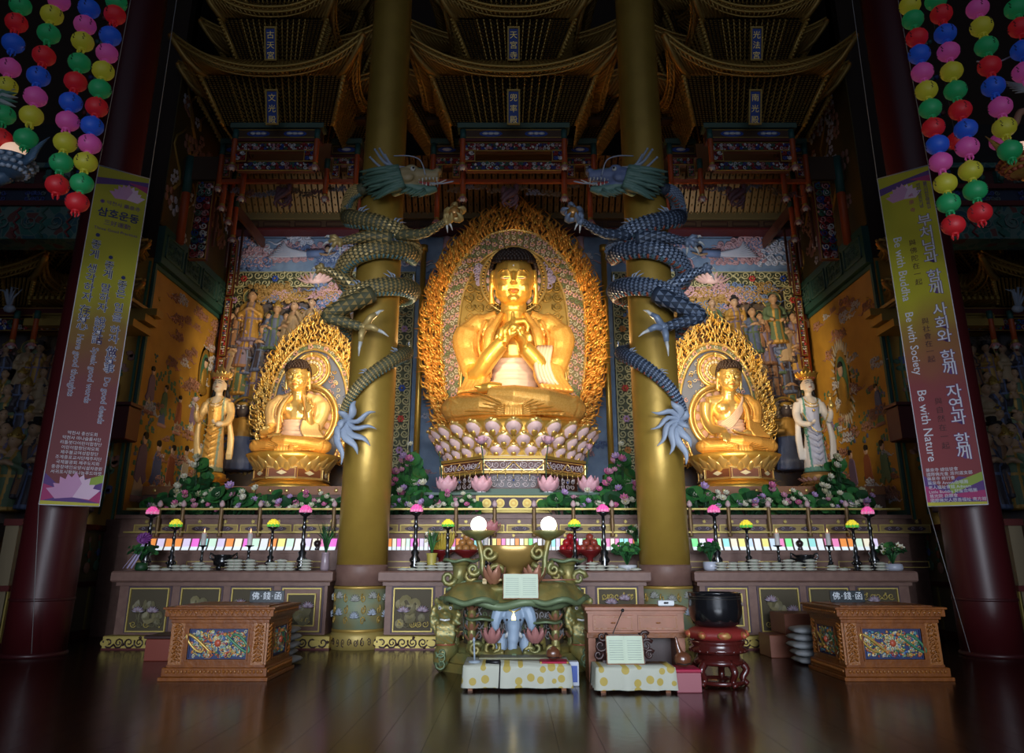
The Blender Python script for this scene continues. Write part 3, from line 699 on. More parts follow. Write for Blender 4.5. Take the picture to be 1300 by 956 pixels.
def roof_tier(t, cx, kx, y0, z0, wb, y1, z1, wt, dep, ez, eout, ew, sag, nc=13, nr=12, hx=1.):
    """one inverted bracket mass with its eave; returns nothing. y0 > y1 (leans forward as it rises)"""
    wb, wt, ew = wb*kx, wt*kx, ew*kx
    m = MB()
    bracket_face(m, (cx-wb, y0, z0), (cx+wb, y0, z0), (cx-wt, y1, z1), (cx+wt, y1, z1), nc, nr, (0, -1, -.5))
    for s in (-1, 1):
        bracket_face(m, (cx+s*wb, y0, z0), (cx+s*wb, y0+dep, z0), (cx+s*wt, y1, z1), (cx+s*wt, y0+dep, z1), 6, nr, (s, 0, -.5), 0, .15)
        c0, c1 = Vector((cx+s*wb, y0, z0)), Vector((cx+s*wt, y1, z1))
        m.tube([c0, lerp(c0, c1, .5), c1], .055, 6, 0)
        for k in range(12):
            q = lerp(c0, c1, (k+.5)/12); m.ball(q+Vector((s*.04, -.05, 0)), (.06, .06, .03), 5, 0, 3)
    obj('bracket_tier', m, [GOLDK, BRKD], t)
    m = MB(); ye = y1-eout; yb = y0+dep
    eave(m, (cx-ew, ye, ez), (cx+ew, ye, ez), (cx-wt, y1, z1), (cx+wt, y1, z1), sag, int(46*ew/2.7), (0, -1, 0))
    for s in (-1, 1):
        eave(m, (cx+s*ew, ye, ez), (cx+s*(ew-.1), yb+.2, ez-.1), (cx+s*wt, y1, z1), (cx+s*wt, yb, z1), sag*.8, 18, (s, 0, 0))
        horn(m, (cx+s*(wt*.9), y1+.1, z1+.0), (cx+s*ew, ye, ez+.02), .07*(.6+.4*hx), 0, 2)
    m.add([(cx-wt, y1, z1+.35), (cx+wt, y1, z1+.35), (cx+wt, yb, z1+.35), (cx-wt, yb, z1+.35)], [(0, 1, 2, 3)], 0, False)
    obj('eave', m, [ROOFG, GOLDK, TIP], t)
def lotus_drop(m, c, r=.11):
    c = Vector(c); m.ball(c+Vector((0,0,.02)), r*.72, 8, 1, 5)
    for i in range(8):
        a = 2*PI*i/8; m.petal(c+Vector((cos(a)*r*.3, sin(a)*r*.3, r*.9)), (cos(a), sin(a), -.9), (cos(a)*.2, sin(a)*.2, -1), r*1.5, r*.9, 0, .2, .8, 3, 2)
    m.ball(c-Vector((0,0,r*.7)), r*.3, 6, 2, 4); m.tube([c+Vector((0,0,r*2)), c+Vector((0,0,r*.8))], [r*.45, r*.75], 8, 3)
def post(t, x, y, z0, z1, r=.07):
    m = MB(); m.lathe([(r, z0), (r, lerp(z0, z1, .7)), (r, z1)], (x, y, 0), 10, 0); m.lathe([(r*1.12, lerp(z0, z1, .72)), (r*1.12, z1)], (x, y, 0), 10, 1); p = obj('post', m, [REDO, TEAL], t)
    m = MB(); lotus_drop(m, (x, y, z0-.16)); obj('lotus_drop', m, [LOTP, WHITE, MAROON, GOLDD], p)
def painted_lintel(m, x0, x1, y, z0, z1, seed, flip=1):
    """carved and painted floral lintel, front at y"""
    fn = sheet((0, y, 0)); m.box(x0, x1, y+.005, y+.14, z0, z1, 6)
    frame_rect(m, fn, x0, x1, z0, z1, .02, .02, 5)
    filigree(m, fn, x0+.03, x1-.03, z0+.03, z1-.03, min(z1-z0, x1-x0)*.42, min(z1-z0, x1-x0)*.05, (0, 1, 2, 3, 4, 1, 4), .03, seed)
    rr = random.Random(seed)
    for i in range(int((x1-x0)/.12)):
        m.ball(fn(rr.uniform(x0+.04, x1-.04), rr.uniform(z0+.05, z1-.05), .04), rr.uniform(.025, .045), 6, rr.randrange(5), 4)
DMI = [BLUE, mat('red_bright', (.40, .03, .03), .5), TEALG, LOTP, WHITE, GOLDD, MAROON]
def canopy(cx, kx, nm, glyphs, label):
    t = thing('carved_canopy', label, 'canopy', (cx, 17.6, 10.9))
    sx = 0 if cx == 0 else (1 if cx > 0 else -1)
    # front bay
    roof_tier(t, cx, kx, 17.0, 12.46, 1.63, 16.2, 13.42, 2.1, 1.2, 14.06, .6, 2.74, .80, 13, 13)
    roof_tier(t, cx, kx, 16.4, 13.97, 1.13, 15.9, 14.87, 1.57, 1.6, 15.5, .55, 2.0, .66, 11, 11)
    roof_tier(t, cx, kx, 16.2, 15.35, .85, 15.8, 16.2, 1.3, 1.8, 16.8, .5, 1.7, .6, 9, 10)
    # rear bay, wider
    roof_tier(t, cx, kx, 18.4, 12.8, 2.3, 17.8, 13.9, 3.0, 1.4, 14.5, .5, 3.45, .55, 18, 13, .6)
    roof_tier(t, cx, kx, 18.4, 14.6, 1.9, 17.9, 15.4, 2.45, 1.4, 16.0, .5, 3.0, .55, 15, 11, .6)
    roof_tier(t, cx, kx, 18.4, 16.1, 1.5, 18.0, 16.9, 2.0, 1.4, 17.5, .5, 2.6, .55, 12, 10, .6)
    # painted frame: inner portal
    xi = 1.31*kx*(.93 if sx else 1); xo = 2.2*kx*(.97 if sx else 1)
    m = MB(); m.box(cx-xi-.15, cx+xi+.15, 16.9, 17.25, 12.36, 12.5, 0); m.box(cx-xi-.08, cx+xi+.08, 16.95, 17.2, 12.06, 12.34, 1)
    for k in range(2):
        a = cx+(-1, 1)[k]*xi*.45; fn = sheet((0, 16.95, 0)); m.prism([(a+.3*cos(q*PI/8), 12.2+.09*sin(q*PI/8)) for q in range(16)], fn, 0, .01, 2)
        for q in range(3): m.ball(fn(a-.14+.14*q, 12.2, .02), (.09, .02, .04), 6, 3, 4)
    frame_rect(m, sheet((0, 16.95, 0)), cx-xi-.06, cx+xi+.06, 12.08, 12.32, .02, .015, 4); m.box(cx-xi-.1, cx+xi+.1, 16.93, 17.2, 11.98, 12.05, 5)
    obj('cornice', m, [SLATE, DBEAM, BLUE, WHITE, GOLDD, MAROON], t)
    m = MB(); painted_lintel(m, cx-xi, cx+xi, 17.0, 11.72, 11.97, 3); painted_lintel(m, cx-xi+.08, cx+xi-.08, 17.12, 11.22, 11.5, 4)
    for s in (-1, 1): painted_lintel(m, min(cx+s*xi, cx+s*(xi-.32)), max(cx+s*xi, cx+s*(xi-.32)), 17.0, 11.42, 11.76, 6+s)
    obj('painted_lintel', m, DMI, t)
    for s in (-1, 1):
        post(t, cx+s*xi, 16.95, 11.35, 12.3)
        post(t, cx+s*(xi+.05), 17.9, 10.95, 12.0)
    # outer portal, set back
    m = MB()
    for s in (-1, 1):
        a, b = sorted((cx+s*xi*1.05, cx+s*(xo+.1)))
        m.box(a, b, 18.1, 18.4, 12.62, 12.78, 0); m.box(a, b, 18.15, 18.4, 12.3, 12.6, 1); frame_rect(m, sheet((0, 18.15, 0)), a+.03, b-.03, 12.33, 12.57, .02, .015, 4)
        fn = sheet((0, 18.15, 0)); c = (a+b)/2; m.prism([(c+.25*cos(q*PI/8), 12.45+.08*sin(q*PI/8)) for q in range(16)], fn, 0, .01, 2); m.ball(fn(c, 12.45, .02), (.14, .02, .05), 8, 3, 4)
        m.box(a, b, 18.12, 18.3, 12.2, 12.27, 5)
    m.box(cx-xo, cx+xo, 18.1, 18.2, 11.42, 11.52, 6)
    m.box(cx-xo-.2, cx+xo+.2, 17.85, 20.9, 13.2, 13.3, 1)
    obj('side_cornice', m, [SLATE, DBEAM, BLUE, WHITE, GOLDD, MAROON, REDO], t)
    for s in (-1, 1):
        m = MB()
        a, b = sorted((cx+s*xi*1.12, cx+s*(xo-.05))); painted_lintel(m, a, b, 18.15, 11.98, 12.2, 21+s)
        for c in ((a, a+.2), (b-.2, b)): painted_lintel(m, c[0], c[1], 18.15, 11.6, 11.98, 30+s)
        obj('side_lintel', m, DMI, t)
    for s in (-1, 1):
        post(t, cx+s*xo, 18.1, 11.35, 12.6); post(t, cx+s*(xo-.05), 18.9, 10.75, 12.2)
    # carved dragons and clouds under the frame
    m = MB(); rr = random.Random(int(cx*10)+50)
    fn = sheet((cx, 18.3, 11.0))
    for i in range(10):
        u = (i-4.5)*.36*kx; cloud(m, fn, u, rr.uniform(.1, .4), .42, rr.randrange(3), rr)
    for i in range(7):
        m.tube([fn(-.1+.2*sin(i+k*.9), .25-.12*k+.1*sin(i*2), .1+.1*sin(i)) for k in range(5)], [.09, .07, .06, .04, .02], 6, 3)
    obj('cloud_carving', m, [mat('dim_rose', (.22, .10, .09), .6), mat('dim_tan', (.20, .13, .07), .6), mat('dim_grey', (.22, .21, .25), .6), mat('dim_wine', (.17, .08, .09), .6)], t)
    # nameplates
    for k, (py, Y, w, h) in enumerate(((140, 16.55, .27, .78), (60, 16.0, .25, .74), (-18, 15.9, .22, .66))):
        z = PZ(py, Y); m = MB(); yy = Y-.12
        tilt = -.35
        V = lambda u, v, w_=0: (cx+u, yy+tilt*v-w_, z+v)
        m.prism([(-w/2, -h/2), (w/2, -h/2), (w/2, h/2), (-w/2, h/2)], V, -.04, 0, 0); frame_rect(m, V, -w/2-.03, w/2+.03, -h/2-.03, h/2+.03, .04, .03, 1)
        p = obj('nameplate', m, [BLUE, GOLDD], t)
        g = glyphs[k]
        if g:
            for q, ch in enumerate(g):
                o = text('plate_lettering', ch, .2, GOLDB, None, .004); n = len(g); v = h/2-.16-q*(h-.26)/max(1, n-1)
                o.location = Vector(V(0, v-.07, .012))-Vector(ORG[t.name]); o.rotation_euler = (PI/2+.33, 0, 0); o.parent = p
    # beam line behind, above the back wall reliefs
    return t
FONT_OK = True
def text(name, s, size, m, parent=None, ext=.002, align='CENTER', spacing=1., off=0.):
    c = bpy.data.curves.new(name, 'FONT'); c.body = s; c.size = size; c.align_x = align; c.extrude = ext; c.space_character = spacing; c.offset = off
    c.resolution_u = 2; c.materials.append(m); o = bpy.data.objects.new(name, c); COL.objects.link(o)
    me = bpy.data.meshes.new_from_object(o.evaluated_get(bpy.context.evaluated_depsgraph_get())); bpy.data.objects.remove(o); me.name = name; o = bpy.data.objects.new(name, me); COL.objects.link(o)
    if parent is not None: o.parent = parent
    return o
canopy(0, 1.0, 'centre', ['兜率殿', '天宮寺', '寶'], 'central gilded pagoda canopy directly above the tall aureole')
canopy(-6.15, .87, 'left', ['文光殿', '古天宮', None], 'left gilded pagoda canopy above the smaller statue and mountain clouds')
canopy(6.15, .87, 'right', ['南光殿', '光法宮', None], 'right gilded pagoda canopy next to the dim right mural')
# bracket band and beam above the back reliefs
t = thing('rear_bracket_beam', 'dim gilt bracket band and beams running above the back reliefs', 'beam', (0, 20.6, 11.6))
m = MB(); bracket_face(m, (-9.0, 21.7, 12.2), (9.0, 21.7, 12.2), (-9.0, 20.4, 13.6), (9.0, 20.4, 13.6), 90, 8, (0, -1, -.5), 0, .01); obj('bracket_band', m, [mat('bracket_brown', (.26, .14, .04), .5, .35), BRKD], t)
m = MB()
m.box(-9.15, 9.15, 21.6, 21.9, 12.05, 12.25, 0); m.box(-9.15, 9.15, 21.7, 22.0, 11.75, 12.02, 1)
fn = sheet((0, 21.7, 0))
for i in range(18): frame_rect(m, fn, -9+i, -8.15+i, 11.8, 11.97, .02, .015, 2)
m.box(-9.15, 9.15, 21.66, 22.2, 11.68, 11.75, 3)
obj('beam_boards', m, [mat('beam_olive', (.16, .11, .04), .5), DBEAM, WOODD, MAROON], t)
# side frames of the shrine: painted vertical panels and red posts at the corners
for s, nm in ((-1, 'left'), (1, 'right')):
    t = thing('corner_screen', 'tall painted corner screen with orange posts beside the %s canopy' % nm, 'screen', (8.6*s, 18.2, 9.3))
    m = MB(); a, b = sorted((8.25*s, 8.72*s)); painted_lintel(m, a, b, 18.4, 9.3, 11.6, 40+s); 
    fn = sheet((0, 18.4, 0)); filigree(m, fn, a+.04, b-.04, 9.35, 11.55, .2, .022, (0, 1, 2, 3, 4), .05, 44)
    obj('painted_panel', m, DMI, t)
    m = MB(); m.lathe([(.11, 9.7), (.11, 12.2)], (8.95*s, 18.3, 0), 12, 0); m.lathe([(.12, 11.2), (.12, 12.3)], (8.95*s, 18.3, 0), 12, 1); m.lathe([(.09, 3.3), (.09, 11.6)], (9.0*s, 21.9, 0), 12, 0); obj('corner_post', m, [REDO, TEAL], t)
    m = MB(); a, b = sorted((7.9*s, 9.1*s)); m.box(a, b, 18.25, 18.5, 11.6, 12.3, 0); m.box(*sorted((8.0*s, 8.1*s)), 18.4, 22, 11.2, 11.5, 1)
    for k in range(3): m.box(*sorted((8.3*s, 8.36*s)), 18.9+k, 18.96+k, 9.9-k*.2, 11.4, 1)
    obj('cross_beam', m, [DBEAM, mat('dim_redwood', (.12, .04, .02), .5)], t)
    for k, (y, z) in enumerate(((18.35, 10.9), (19.3, 10.4))): post(t, 7.95*s, y, z, z+1.2)
    m = MB(); a, b = sorted((8.72*s, 9.17*s)); 
    for k in range(4): painted_lintel(m, a+.28 if s < 0 else a, b if s < 0 else b-.28, 21.6, 3.6+k*1.95, 5.45+k*1.95, 60+k)
    obj('gilt_edge_panel', m, DMI, t)
# ================================================================== STATUES
LIP = mat('lip_red', (.55, .12, .04), .4, .3); BROW = mat('brow_dark', (.10, .05, .02), .5); EYEW = mat('eye_white', (.85, .75, .5), .4)
CURL = mat('curl_dark', (.035, .018, .012), .55); ROBEL = mat('robe_light_gold', (.90, .62, .26), .5, .35, bump=.15, bscale=30)
TURQ = mat('turquoise_edge', (.10, .28, .24), .55); ROSE = mat('rose_petal', (.72, .42, .38), .5); OLIVEH = mat('halo_green', (.16, .20, .10), .55)
def V3(*a): return Vector(a)
def hand(m, w, d, n, L, curls, th=1, thd=None):
    """palm + four unequal fingers + thumb. w wrist, d hand direction, n palm normal, curls per-finger bend (rad)"""
    w, d, n = Vector(w), Vector(d).normalized(), Vector(n).normalized(); sd = d.cross(n).normalized(); n = sd.cross(d).normalized()
    kn = []
    for k in range(4):
        kp = w+d*L*(.50-.03*abs(k-1.2))+sd*((k-1.5)*.125*L); kn.append(kp)
        m.tube([w+sd*((k-1.5)*.07*L), lerp(w, kp, .5)-n*.02*L, kp], [.085*L, .085*L, .068*L], 8, 0)
    for k in range(4):
        p = kn[k]; ang = 0; fl = (.9, 1., .95, .78)[k]
        pts = [p]; c = curls[k] if hasattr(curls, '__len__') else curls
        for q, sl in enumerate((.22, .15, .12)):
            ang += c*(1, 1.1, .8)[q]; dd = d*cos(ang)+n*sin(ang); p = p+dd*L*sl*fl; pts.append(p)
        m.tube(pts, [.062*L, .058*L, .05*L, .036*L], 8, 0); m.ball(pts[-1], .040*L, 6, 0)
    tb = w+d*.16*L+sd*(-.20*L*th); t2 = Vector(thd).normalized() if thd else (d*.6-sd*.55*th+n*.45).normalized()
    m.tube([w+d*.05*L-sd*.08*L*th, tb+t2*.02*L, tb+t2*.17*L, tb+(t2*.8+d*.3).normalized()*.32*L], [.075*L, .07*L, .058*L, .038*L], 8, 0)
HM = Matrix.Translation((0,-.04,3.28)) @ Matrix.Rotation(math.radians(19), 4, 'X') @ Matrix.Scale(1.10, 4) @ Matrix.Translation((0,0,-3.28))
def slim(m, leg, torso):
    for i, p in enumerate(m.v):
        z = p[2]; k = leg if z < .75 else (lerp(leg, torso, (z-.75)/.4) if z < 1.15 else (torso if z < 1.5 else lerp(torso, 1.0, min(1, (z-1.5)/1.0))))
        m.v[i] = (p[0]*k, p[1], z)
    return m
def face_shapes(m, hz=0.):
    big = m; m = MB()
    H = lambda x, y, z: (x, y, z+hz)
    m.ball(H(0,-.13,3.98), (.49,.53,.66), 20, 0); m.ball(H(0,-.22,3.66), (.45,.42,.34), 16, 0)
    for s in (-1, 1):
        m.ball(H(.21*s,-.44,3.74), (.19,.19,.19), 10, 0)
        m.tube([H(.06*s,-.68,4.10), H(.16*s,-.675,4.19), H(.27*s,-.60,4.19), H(.38*s,-.47,4.11)], [.012,.02,.018,.01], 8, 0)
        m.ball(H(.20*s,-.585,4.01), (.135,.085,.065), 10, 0); m.ball(H(.055*s,-.73,3.855), .05, 8, 0)
        m.ball(H(.52*s,-.06,4.02), (.055,.13,.22), 10, 0); m.tube([H(.53*s,-.06,3.9), H(.545*s,-.08,3.62), H(.53*s,-.10,3.36)], [.07,.06,.085], 8, 0)
    m.tube([H(0,-.65,4.12), H(0,-.72,3.98), H(0,-.78,3.88)], [.045,.05,.072], 8, 0)
    m.ball(H(0,-.655,3.69), (.13,.05,.03), 10, 0); m.ball(H(0,-.645,3.65), (.10,.05,.03), 10, 0); m.ball(H(0,-.58,3.50), (.14,.12,.11), 10, 0)
    m.xf(HM); big.merge(m); m = big
    m.tube([H(0,.02,2.7), H(0,-.05,3.15), H(0,-.12,3.6)], [.42,.35,.34], 16, 0)
    for z in (3.06, 3.18, 3.30): m.lathe([(.33, z-.03), (.362, z), (.33, z+.03)], (0, -.05, hz), 20, 0)
def seated_buddha(name, label, loc, S, pose, vox):
    t = thing(name, label, 'statue', loc); LG, TS = (.91, .79) if S > .8 else (1.0, .82)
    m = MB()
    m.ball((0,.2,.5), (1.05,.75,.6), 16); m.ball((0,.08,1.25), (.68,.50,.85), 16); m.ball((0,.05,2.25), (.93,.55,.82), 18)
    m.tube([(-1.05,.12,2.66), (0,.14,2.8), (1.05,.12,2.66)], [.36,.40,.36], 14)
    for s in (-1, 1): m.ball((.42*s,-.32,2.35), (.42,.25,.33), 12)
    def arm(pts, r=(.38,.30,.27,.22,.20) if S > .8 else (.37,.30,.27,.22,.15)): m.tube(smoothpath([tuple(p) for p in pts], 3), [lerp(r[0], r[-1], i/((len(pts)-1)*3)) for i in range((len(pts)-1)*3+1)], 14, 0)
    if pose == 'fists':
        arm([(-1.1,.1,2.6), (-1.24,-.12,1.9), (-1.22,-.38,1.32), (-.78,-.82,1.62), (-.30,-1.05,2.0)])
        arm([(1.1,.1,2.6), (1.24,-.12,1.9), (1.2,-.38,1.3), (.78,-.85,1.5), (.32,-1.08,1.85)])
        hand(m, (-.30,-1.05,1.98), (.42,-.05,.9), (.7,.3,-.2), 1.28, (.95,1.0,1.05,1.1), 1)
        hand(m, (.32,-1.08,1.78), (-.38,-.05,.9), (-.8,-.2,-.1), 1.22, (.75,.85,.95,1.0), -1)
        m.tube([(-.02,-1.15,2.45), (-.02,-1.14,2.8)], [.06, .05], 8)
    elif pose == 'raise':
        arm([(-1.1,.1,2.6), (-1.3,0,1.9), (-1.38,-.35,1.25), (-1.35,-.8,.95), (-1.25,-1.15,.88)])
        arm([(1.1,.1,2.6), (1.3,-.05,1.9), (1.25,-.4,1.35), (1.05,-.8,1.65), (.92,-.98,2.05)])
        hand(m, (-1.27,-1.1,.88), (.25,-.9,.12), (0,.1,1), .85, (.35,.55,.6,.5), -1)
        hand(m, (.92,-.98,2.0), (-.1,-.1,1), (-.15,-1,0), .85, (.1,.25,.7,.9), -1)
    else:
        arm([(-1.1,.1,2.6), (-1.32,-.02,1.9), (-1.3,-.35,1.35), (-1.05,-.9,1.15), (-.85,-1.35,1.02)])
        arm([(1.1,.1,2.6), (1.32,0,1.9), (1.2,-.4,1.25), (.75,-.9,1.0), (.35,-1.15,.98)])
        hand(m, (-.85,-1.33,1.02), (.1,-.75,-.55), (0,.5,-.8), .85, (.3,.3,.35,.4), 1)
        hand(m, (.35,-1.12,.95), (-1,-.1,.02), (0,0,1), .85, (.2,.2,.25,.3), -1)
    slim(m, LG, TS); face_shapes(m)
    me = blob(m, vox, 2, GOLD if S > .8 else GOLDB, None, 'body'); body = link('body', me, t); body.scale = (S,)*3
    bv = BVHTree.FromPolygons([v.co for v in me.vertices], [p.vertices for p in me.polygons])
    def snap(x, z, d=.01):
        dd = HM.to_3x3() @ Vector((0, 1, 0)); dd.normalize(); o_ = HM @ Vector((x, -3, z))
        h = bv.ray_cast(o_, dd)
        return (h[0] if h[0] else HM @ Vector((x, -.6, z)))-dd*d
    def sub(nm, m_, mats): o = link(nm, m_.mesh(nm, mats), t); o.scale = (S,)*3; return o
    # robe
    m = MB()
    m.ball((0,.15,.45), (1.25,.85,.55), 16)
    for s in (-1, 1):
        m.tube([(.5*s,.1,.5), (1.15*s,-.25,.52), (1.55*s,-.62,.46)], [.55,.52,.44], 14); m.ball((1.5*s,-.62,.44), (.52,.50,.42), 14)
    m.tube([(1.5,-.75,.45), (.8,-1.22,.56), (0,-1.42,.64), (-.65,-1.25,.72)], [.42,.38,.33,.26], 14)
    m.tube([(-1.5,-.75,.42), (-.8,-1.2,.38), (0,-1.35,.34), (.6,-1.3,.3)], [.40,.36,.32,.24], 14)
    for i in range(9):   # folds over the legs
        q = i/8
        m.tube(smoothpath([(lerp(-.3,-1.75,q), -.35, .88-.1*q), (lerp(-.2,-1.7,q), -1.0-.1*(1-q), .80-.12*q), (lerp(-.1,-1.45,q), -1.5+.35*q, .42), (lerp(0,-1.2,q), -1.5+.35*q, .12)], 3), .07, 6)
        m.tube(smoothpath([(lerp(.35,1.75,q), -.35, .88-.1*q), (lerp(.25,1.72,q), -1.0-.1*(1-q), .84-.12*q), (lerp(.15,1.5,q), -1.5+.35*q, .46), (lerp(.05,1.25,q), -1.5+.35*q, .12)], 3), .065, 6)
    for i in range(7): m.tube([(-.35+.115*i, -1.42, .5), (-.38+.125*i, -1.62, .25), (-.42+.14*i, -1.66, .02)], [.06,.08,.07], 6)
    legs = sub('leg_robe', MB(), GOLDR); bpy.data.meshes.remove(legs.data) if False else None
    slim(m, LG, TS); m.xf(Matrix.Scale(.84, 4, (0,0,1))); legs.data = blob(m, vox*1.15, 1, GOLDR, None, 'leg_robe')
    # foot resting on the thigh
    m = MB(); m.tube([(-.35,-1.2,.92), (-.7,-1.18,.95), (-1.0,-1.08,.93)], [.15,.17,.15], 10)
    for k in range(5): m.tube([(-.98,-1.22+.07*k,.96), (-1.14+.015*k,-1.22+.07*k,.97)], [.05-.004*k, .038], 6)
    f = sub('foot', MB(), GOLD); slim(m, LG, TS); m.xf(Matrix.Scale(.86, 4, (0,0,1))); f.data = blob(m, vox, 1, GOLD if S > .8 else GOLDB, None, 'foot')
    m = MB()
    bare = pose == 'earth'
    for s in (-1, 1):
        if bare and s < 0: continue
        m.tube(smoothpath([(.42*s,.0,2.98), (.85*s,.08,2.82), (1.16*s,.08,2.5), (1.33*s,-.05,1.9), (1.32*s,-.3,1.4)], 3), [.24]*3+[.36]*3+[.45]*3+[.42]*3+[.36], 14)
        m.tube(smoothpath([(.30*s,-.22,3.0), (.52*s,-.46,2.6), (.68*s,-.56,2.2), (.82*s,-.54,1.7), (.88*s,-.46,1.2), (.9*s,-.4,.9)], 3), [.11]*4+[.14]*12, 10)
        m.tube([(1.0*s,.25,2.4), (1.1*s,.25,1.5), (1.0*s,.2,.7)], [.4,.42,.45], 12)
        for i in range(6):
            q = i/5; m.tube(smoothpath([(lerp(.40,1.25,q)*s, -.32+.25*q, 2.95-.25*q), (lerp(.62,1.52,q)*s, -.62+.35*q, 2.2), (lerp(.6,1.62,q)*s, -.62+.2*q, 1.55)], 3), .045, 6)
    m.ball((0,.35,1.7), (1.05,.42,1.3), 14)
    s = 1    # sleeve falling from the left forearm
    for i in range(7):
        q = i/6; m.tube(smoothpath([(lerp(.75,1.45,q), -.9+.35*q, 1.62-.15*q), (lerp(.72,1.55,q), -1.02+.35*q, 1.15), (lerp(.85,1.62,q), -1.08+.3*q, .78)], 3), [.11]*6+[.09], 8)
    if pose == 'fists':
        for i in range(5):
            q = i/4; m.tube(smoothpath([(lerp(-.95,-1.5,q), -.55+.3*q, 1.35), (lerp(-1.0,-1.55,q), -.75+.3*q, .95), (lerp(-1.05,-1.5,q), -.8+.2*q, .8)], 3), [.10]*7, 8)
    rb = sub('robe', MB(), GOLDR); slim(m, LG, TS); rb.data = blob(m, vox*1.15, 1, GOLDR if pose != 'raise' else ROBEL, None, 'robe')
    m = MB()
    for s_ in (-1, 1):
        if bare and s_ < 0: continue
        m.tube(smoothpath([(.26*s_,-.30,3.02), (.42*s_,-.56,2.6), (.57*s_,-.69,2.2), (.70*s_,-.67,1.7), (.74*s_,-.58,1.2)], 3), [.035]*13, 6)
    for s_ in (-1, 1):
        for q in range(6): g_ = q/5; m.tube(smoothpath([(.22*s_, -1.74, .06+.05*q), (.85*s_, -1.60+.03*q, .08+.62*g_**1.2), (1.4*s_, -1.22+.06*q, .10+.78*g_), (1.80*s_-.1*g_*s_, -.78+.1*q, .14+.78*g_)], 4), [.020]*10+[.008]*3, 5)
    m.v = [(a_, b_, c_*.84 if c_ < 1.1 else c_) for a_, b_, c_ in m.v]; sub('robe_trim', slim(m, LG, TS), mat('trim_gold', (.62,.33,.06), .4, .5))
    # undergarment across the waist, with pleats
    m = MB(); prof = [(.86+.045*sin(k*1.9)-.004*k, .66+k*.062) for k in range(18)]
    m.lathe(prof, (0, -.02, 0), 40, 0, 1.0, .78, wob=lambda a, z: 1+.02*sin(5*a+z*4))
    if bare:
        for i in range(6): m.tube(smoothpath([(-.75-.02*i,-.42,1.15+.07*i), (-.2,-.72,1.35+.10*i), (.35,-.66,1.95+.10*i), (.55,-.45,2.45+.08*i), (.62,-.1,2.95)], 3), .06, 6)
    sub('waist_cloth', slim(m, LG, TS), CREAM)
    if pose == 'fists':
        m = MB()
        for i in range(5): m.tube(smoothpath([(.72+.09*i,-.72,2.0), (.70+.1*i,-1.03+.05*i,1.5), (.80+.12*i,-1.2+.07*i,.92)], 3), [.05,.07,.08,.08,.08,.08,.075], 8)
        sub('hanging_sleeve', slim(m, LG, TS), CREAM)
    # hair: dome plus rows of small curls
    m = MB(); hl = lambda x, y: 4.33-.0*abs(x)-(.42 if y > -.12 else 0)*min(1, (y+.12)/.2)
    n1 = 16 if S > .8 else 11
    def hp(a, ph, k=1.):
        c_ = max(0, cos(ph))**.62; x = .555*c_*cos(a); y = -.08+.60*c_*sin(a); z = 4.08+.60*sin(ph)
        return x*k, y, z
    for j in range(n1+1):
        ph = -.25+(PI/2+.25)*j/n1; nn = max(1, int(44*cos(max(ph, 0))*(n1/16)))
        for i in range(nn):
            a = 2*PI*(i+.5*(j % 2))/nn; x, y, z = hp(a, ph)
            lo = 4.40+.03*cos(x*6) if y < -.25 else (lerp(4.40, 3.85, min(1, (y+.25)/.35)))
            if z < lo: continue
            m.ball((x, y, z), .062 if n1 == 16 else .085, 5, 0, 3)
    V = []; n = 28
    rings = []
    for j in range(8):
        ph = PI/2*j/7; rings.append([hp(2*PI*i/n, ph) for i in range(n)])
    low = [(.548*cos(2*PI*i/n), -.08+.59*sin(2*PI*i/n), lerp(4.40, 3.85, max(0, min(1, (-.08+.59*sin(2*PI*i/n)+.25)/.35)))) for i in range(n)]
    rings = [low]+[[(p[0], p[1], max(p[2], 4.42)) for p in rings[3]]]+rings[4:]
    V = [p for r_ in rings for p in r_]; Fc = [(j*n+i, j*n+(i+1) % n, (j+1)*n+(i+1) % n, (j+1)*n+i) for j in range(len(rings)-1) for i in range(n)]
    m.add(V, Fc, 0)
    m.ball((0,.08,4.62), (.30,.32,.15), 14); 
    m.xf(HM); sub('hair', m, CURL)
    for s in (-1, 1):
        m = MB(); m.tube([snap(s*x, z, .004) for x, z in ((.08,4.13),(.16,4.185),(.26,4.18),(.36,4.08))], [.006,.012,.011,.004], 6); sub('eyebrow', m, BROW)
        m = MB(); pts = [snap(s*x, z, .004) for x, z in ((.09,4.00),(.15,3.985),(.22,3.98),(.31,4.005))]; m.tube(pts, [.008,.014,.014,.007], 6, 0); m.tube([p+Vector((0,-.004,-.018)) for p in pts[:]], [.004,.012,.012,.004], 6, 1); sub('eye', m, [BROW, EYEW])
    m = MB(); m.tube([snap(x, z, .006) for x, z in ((-.13,3.685),(-.06,3.692),(0,3.686),(.06,3.692),(.13,3.685))], [.005,.017,.015,.017,.005], 6); m.tube([snap(x, z, .006) for x, z in ((-.09,3.668),(0,3.648),(.09,3.668))], [.006,.022,.006], 6); sub('lips', m, LIP)
    m = MB(); m.ball(snap(0, 4.28, .01), .028, 8); sub('forehead_jewel', m, WHITE)
    if pose != 'fists':
        m = MB(); m.tube([snap(x, z, .0) for x, z in ((-.03,2.2),(0,2.21),(.03,2.2))], .012, 5); 
    return t
seated_buddha('golden_buddha', 'huge seated golden Buddha with hands stacked before chest', (0, 19.75, 4.97), 1.04, 'fists', .026)
seated_buddha('golden_buddha', 'smaller seated golden Buddha with one hand raised, between standing attendant and dragon column', (-5.95, 20.1, 4.28), .545, 'raise', .03)
seated_buddha('golden_buddha', 'smaller seated golden Buddha with bare shoulder and hand over the knee', (5.95, 20.1, 4.28), .545, 'earth', .03)
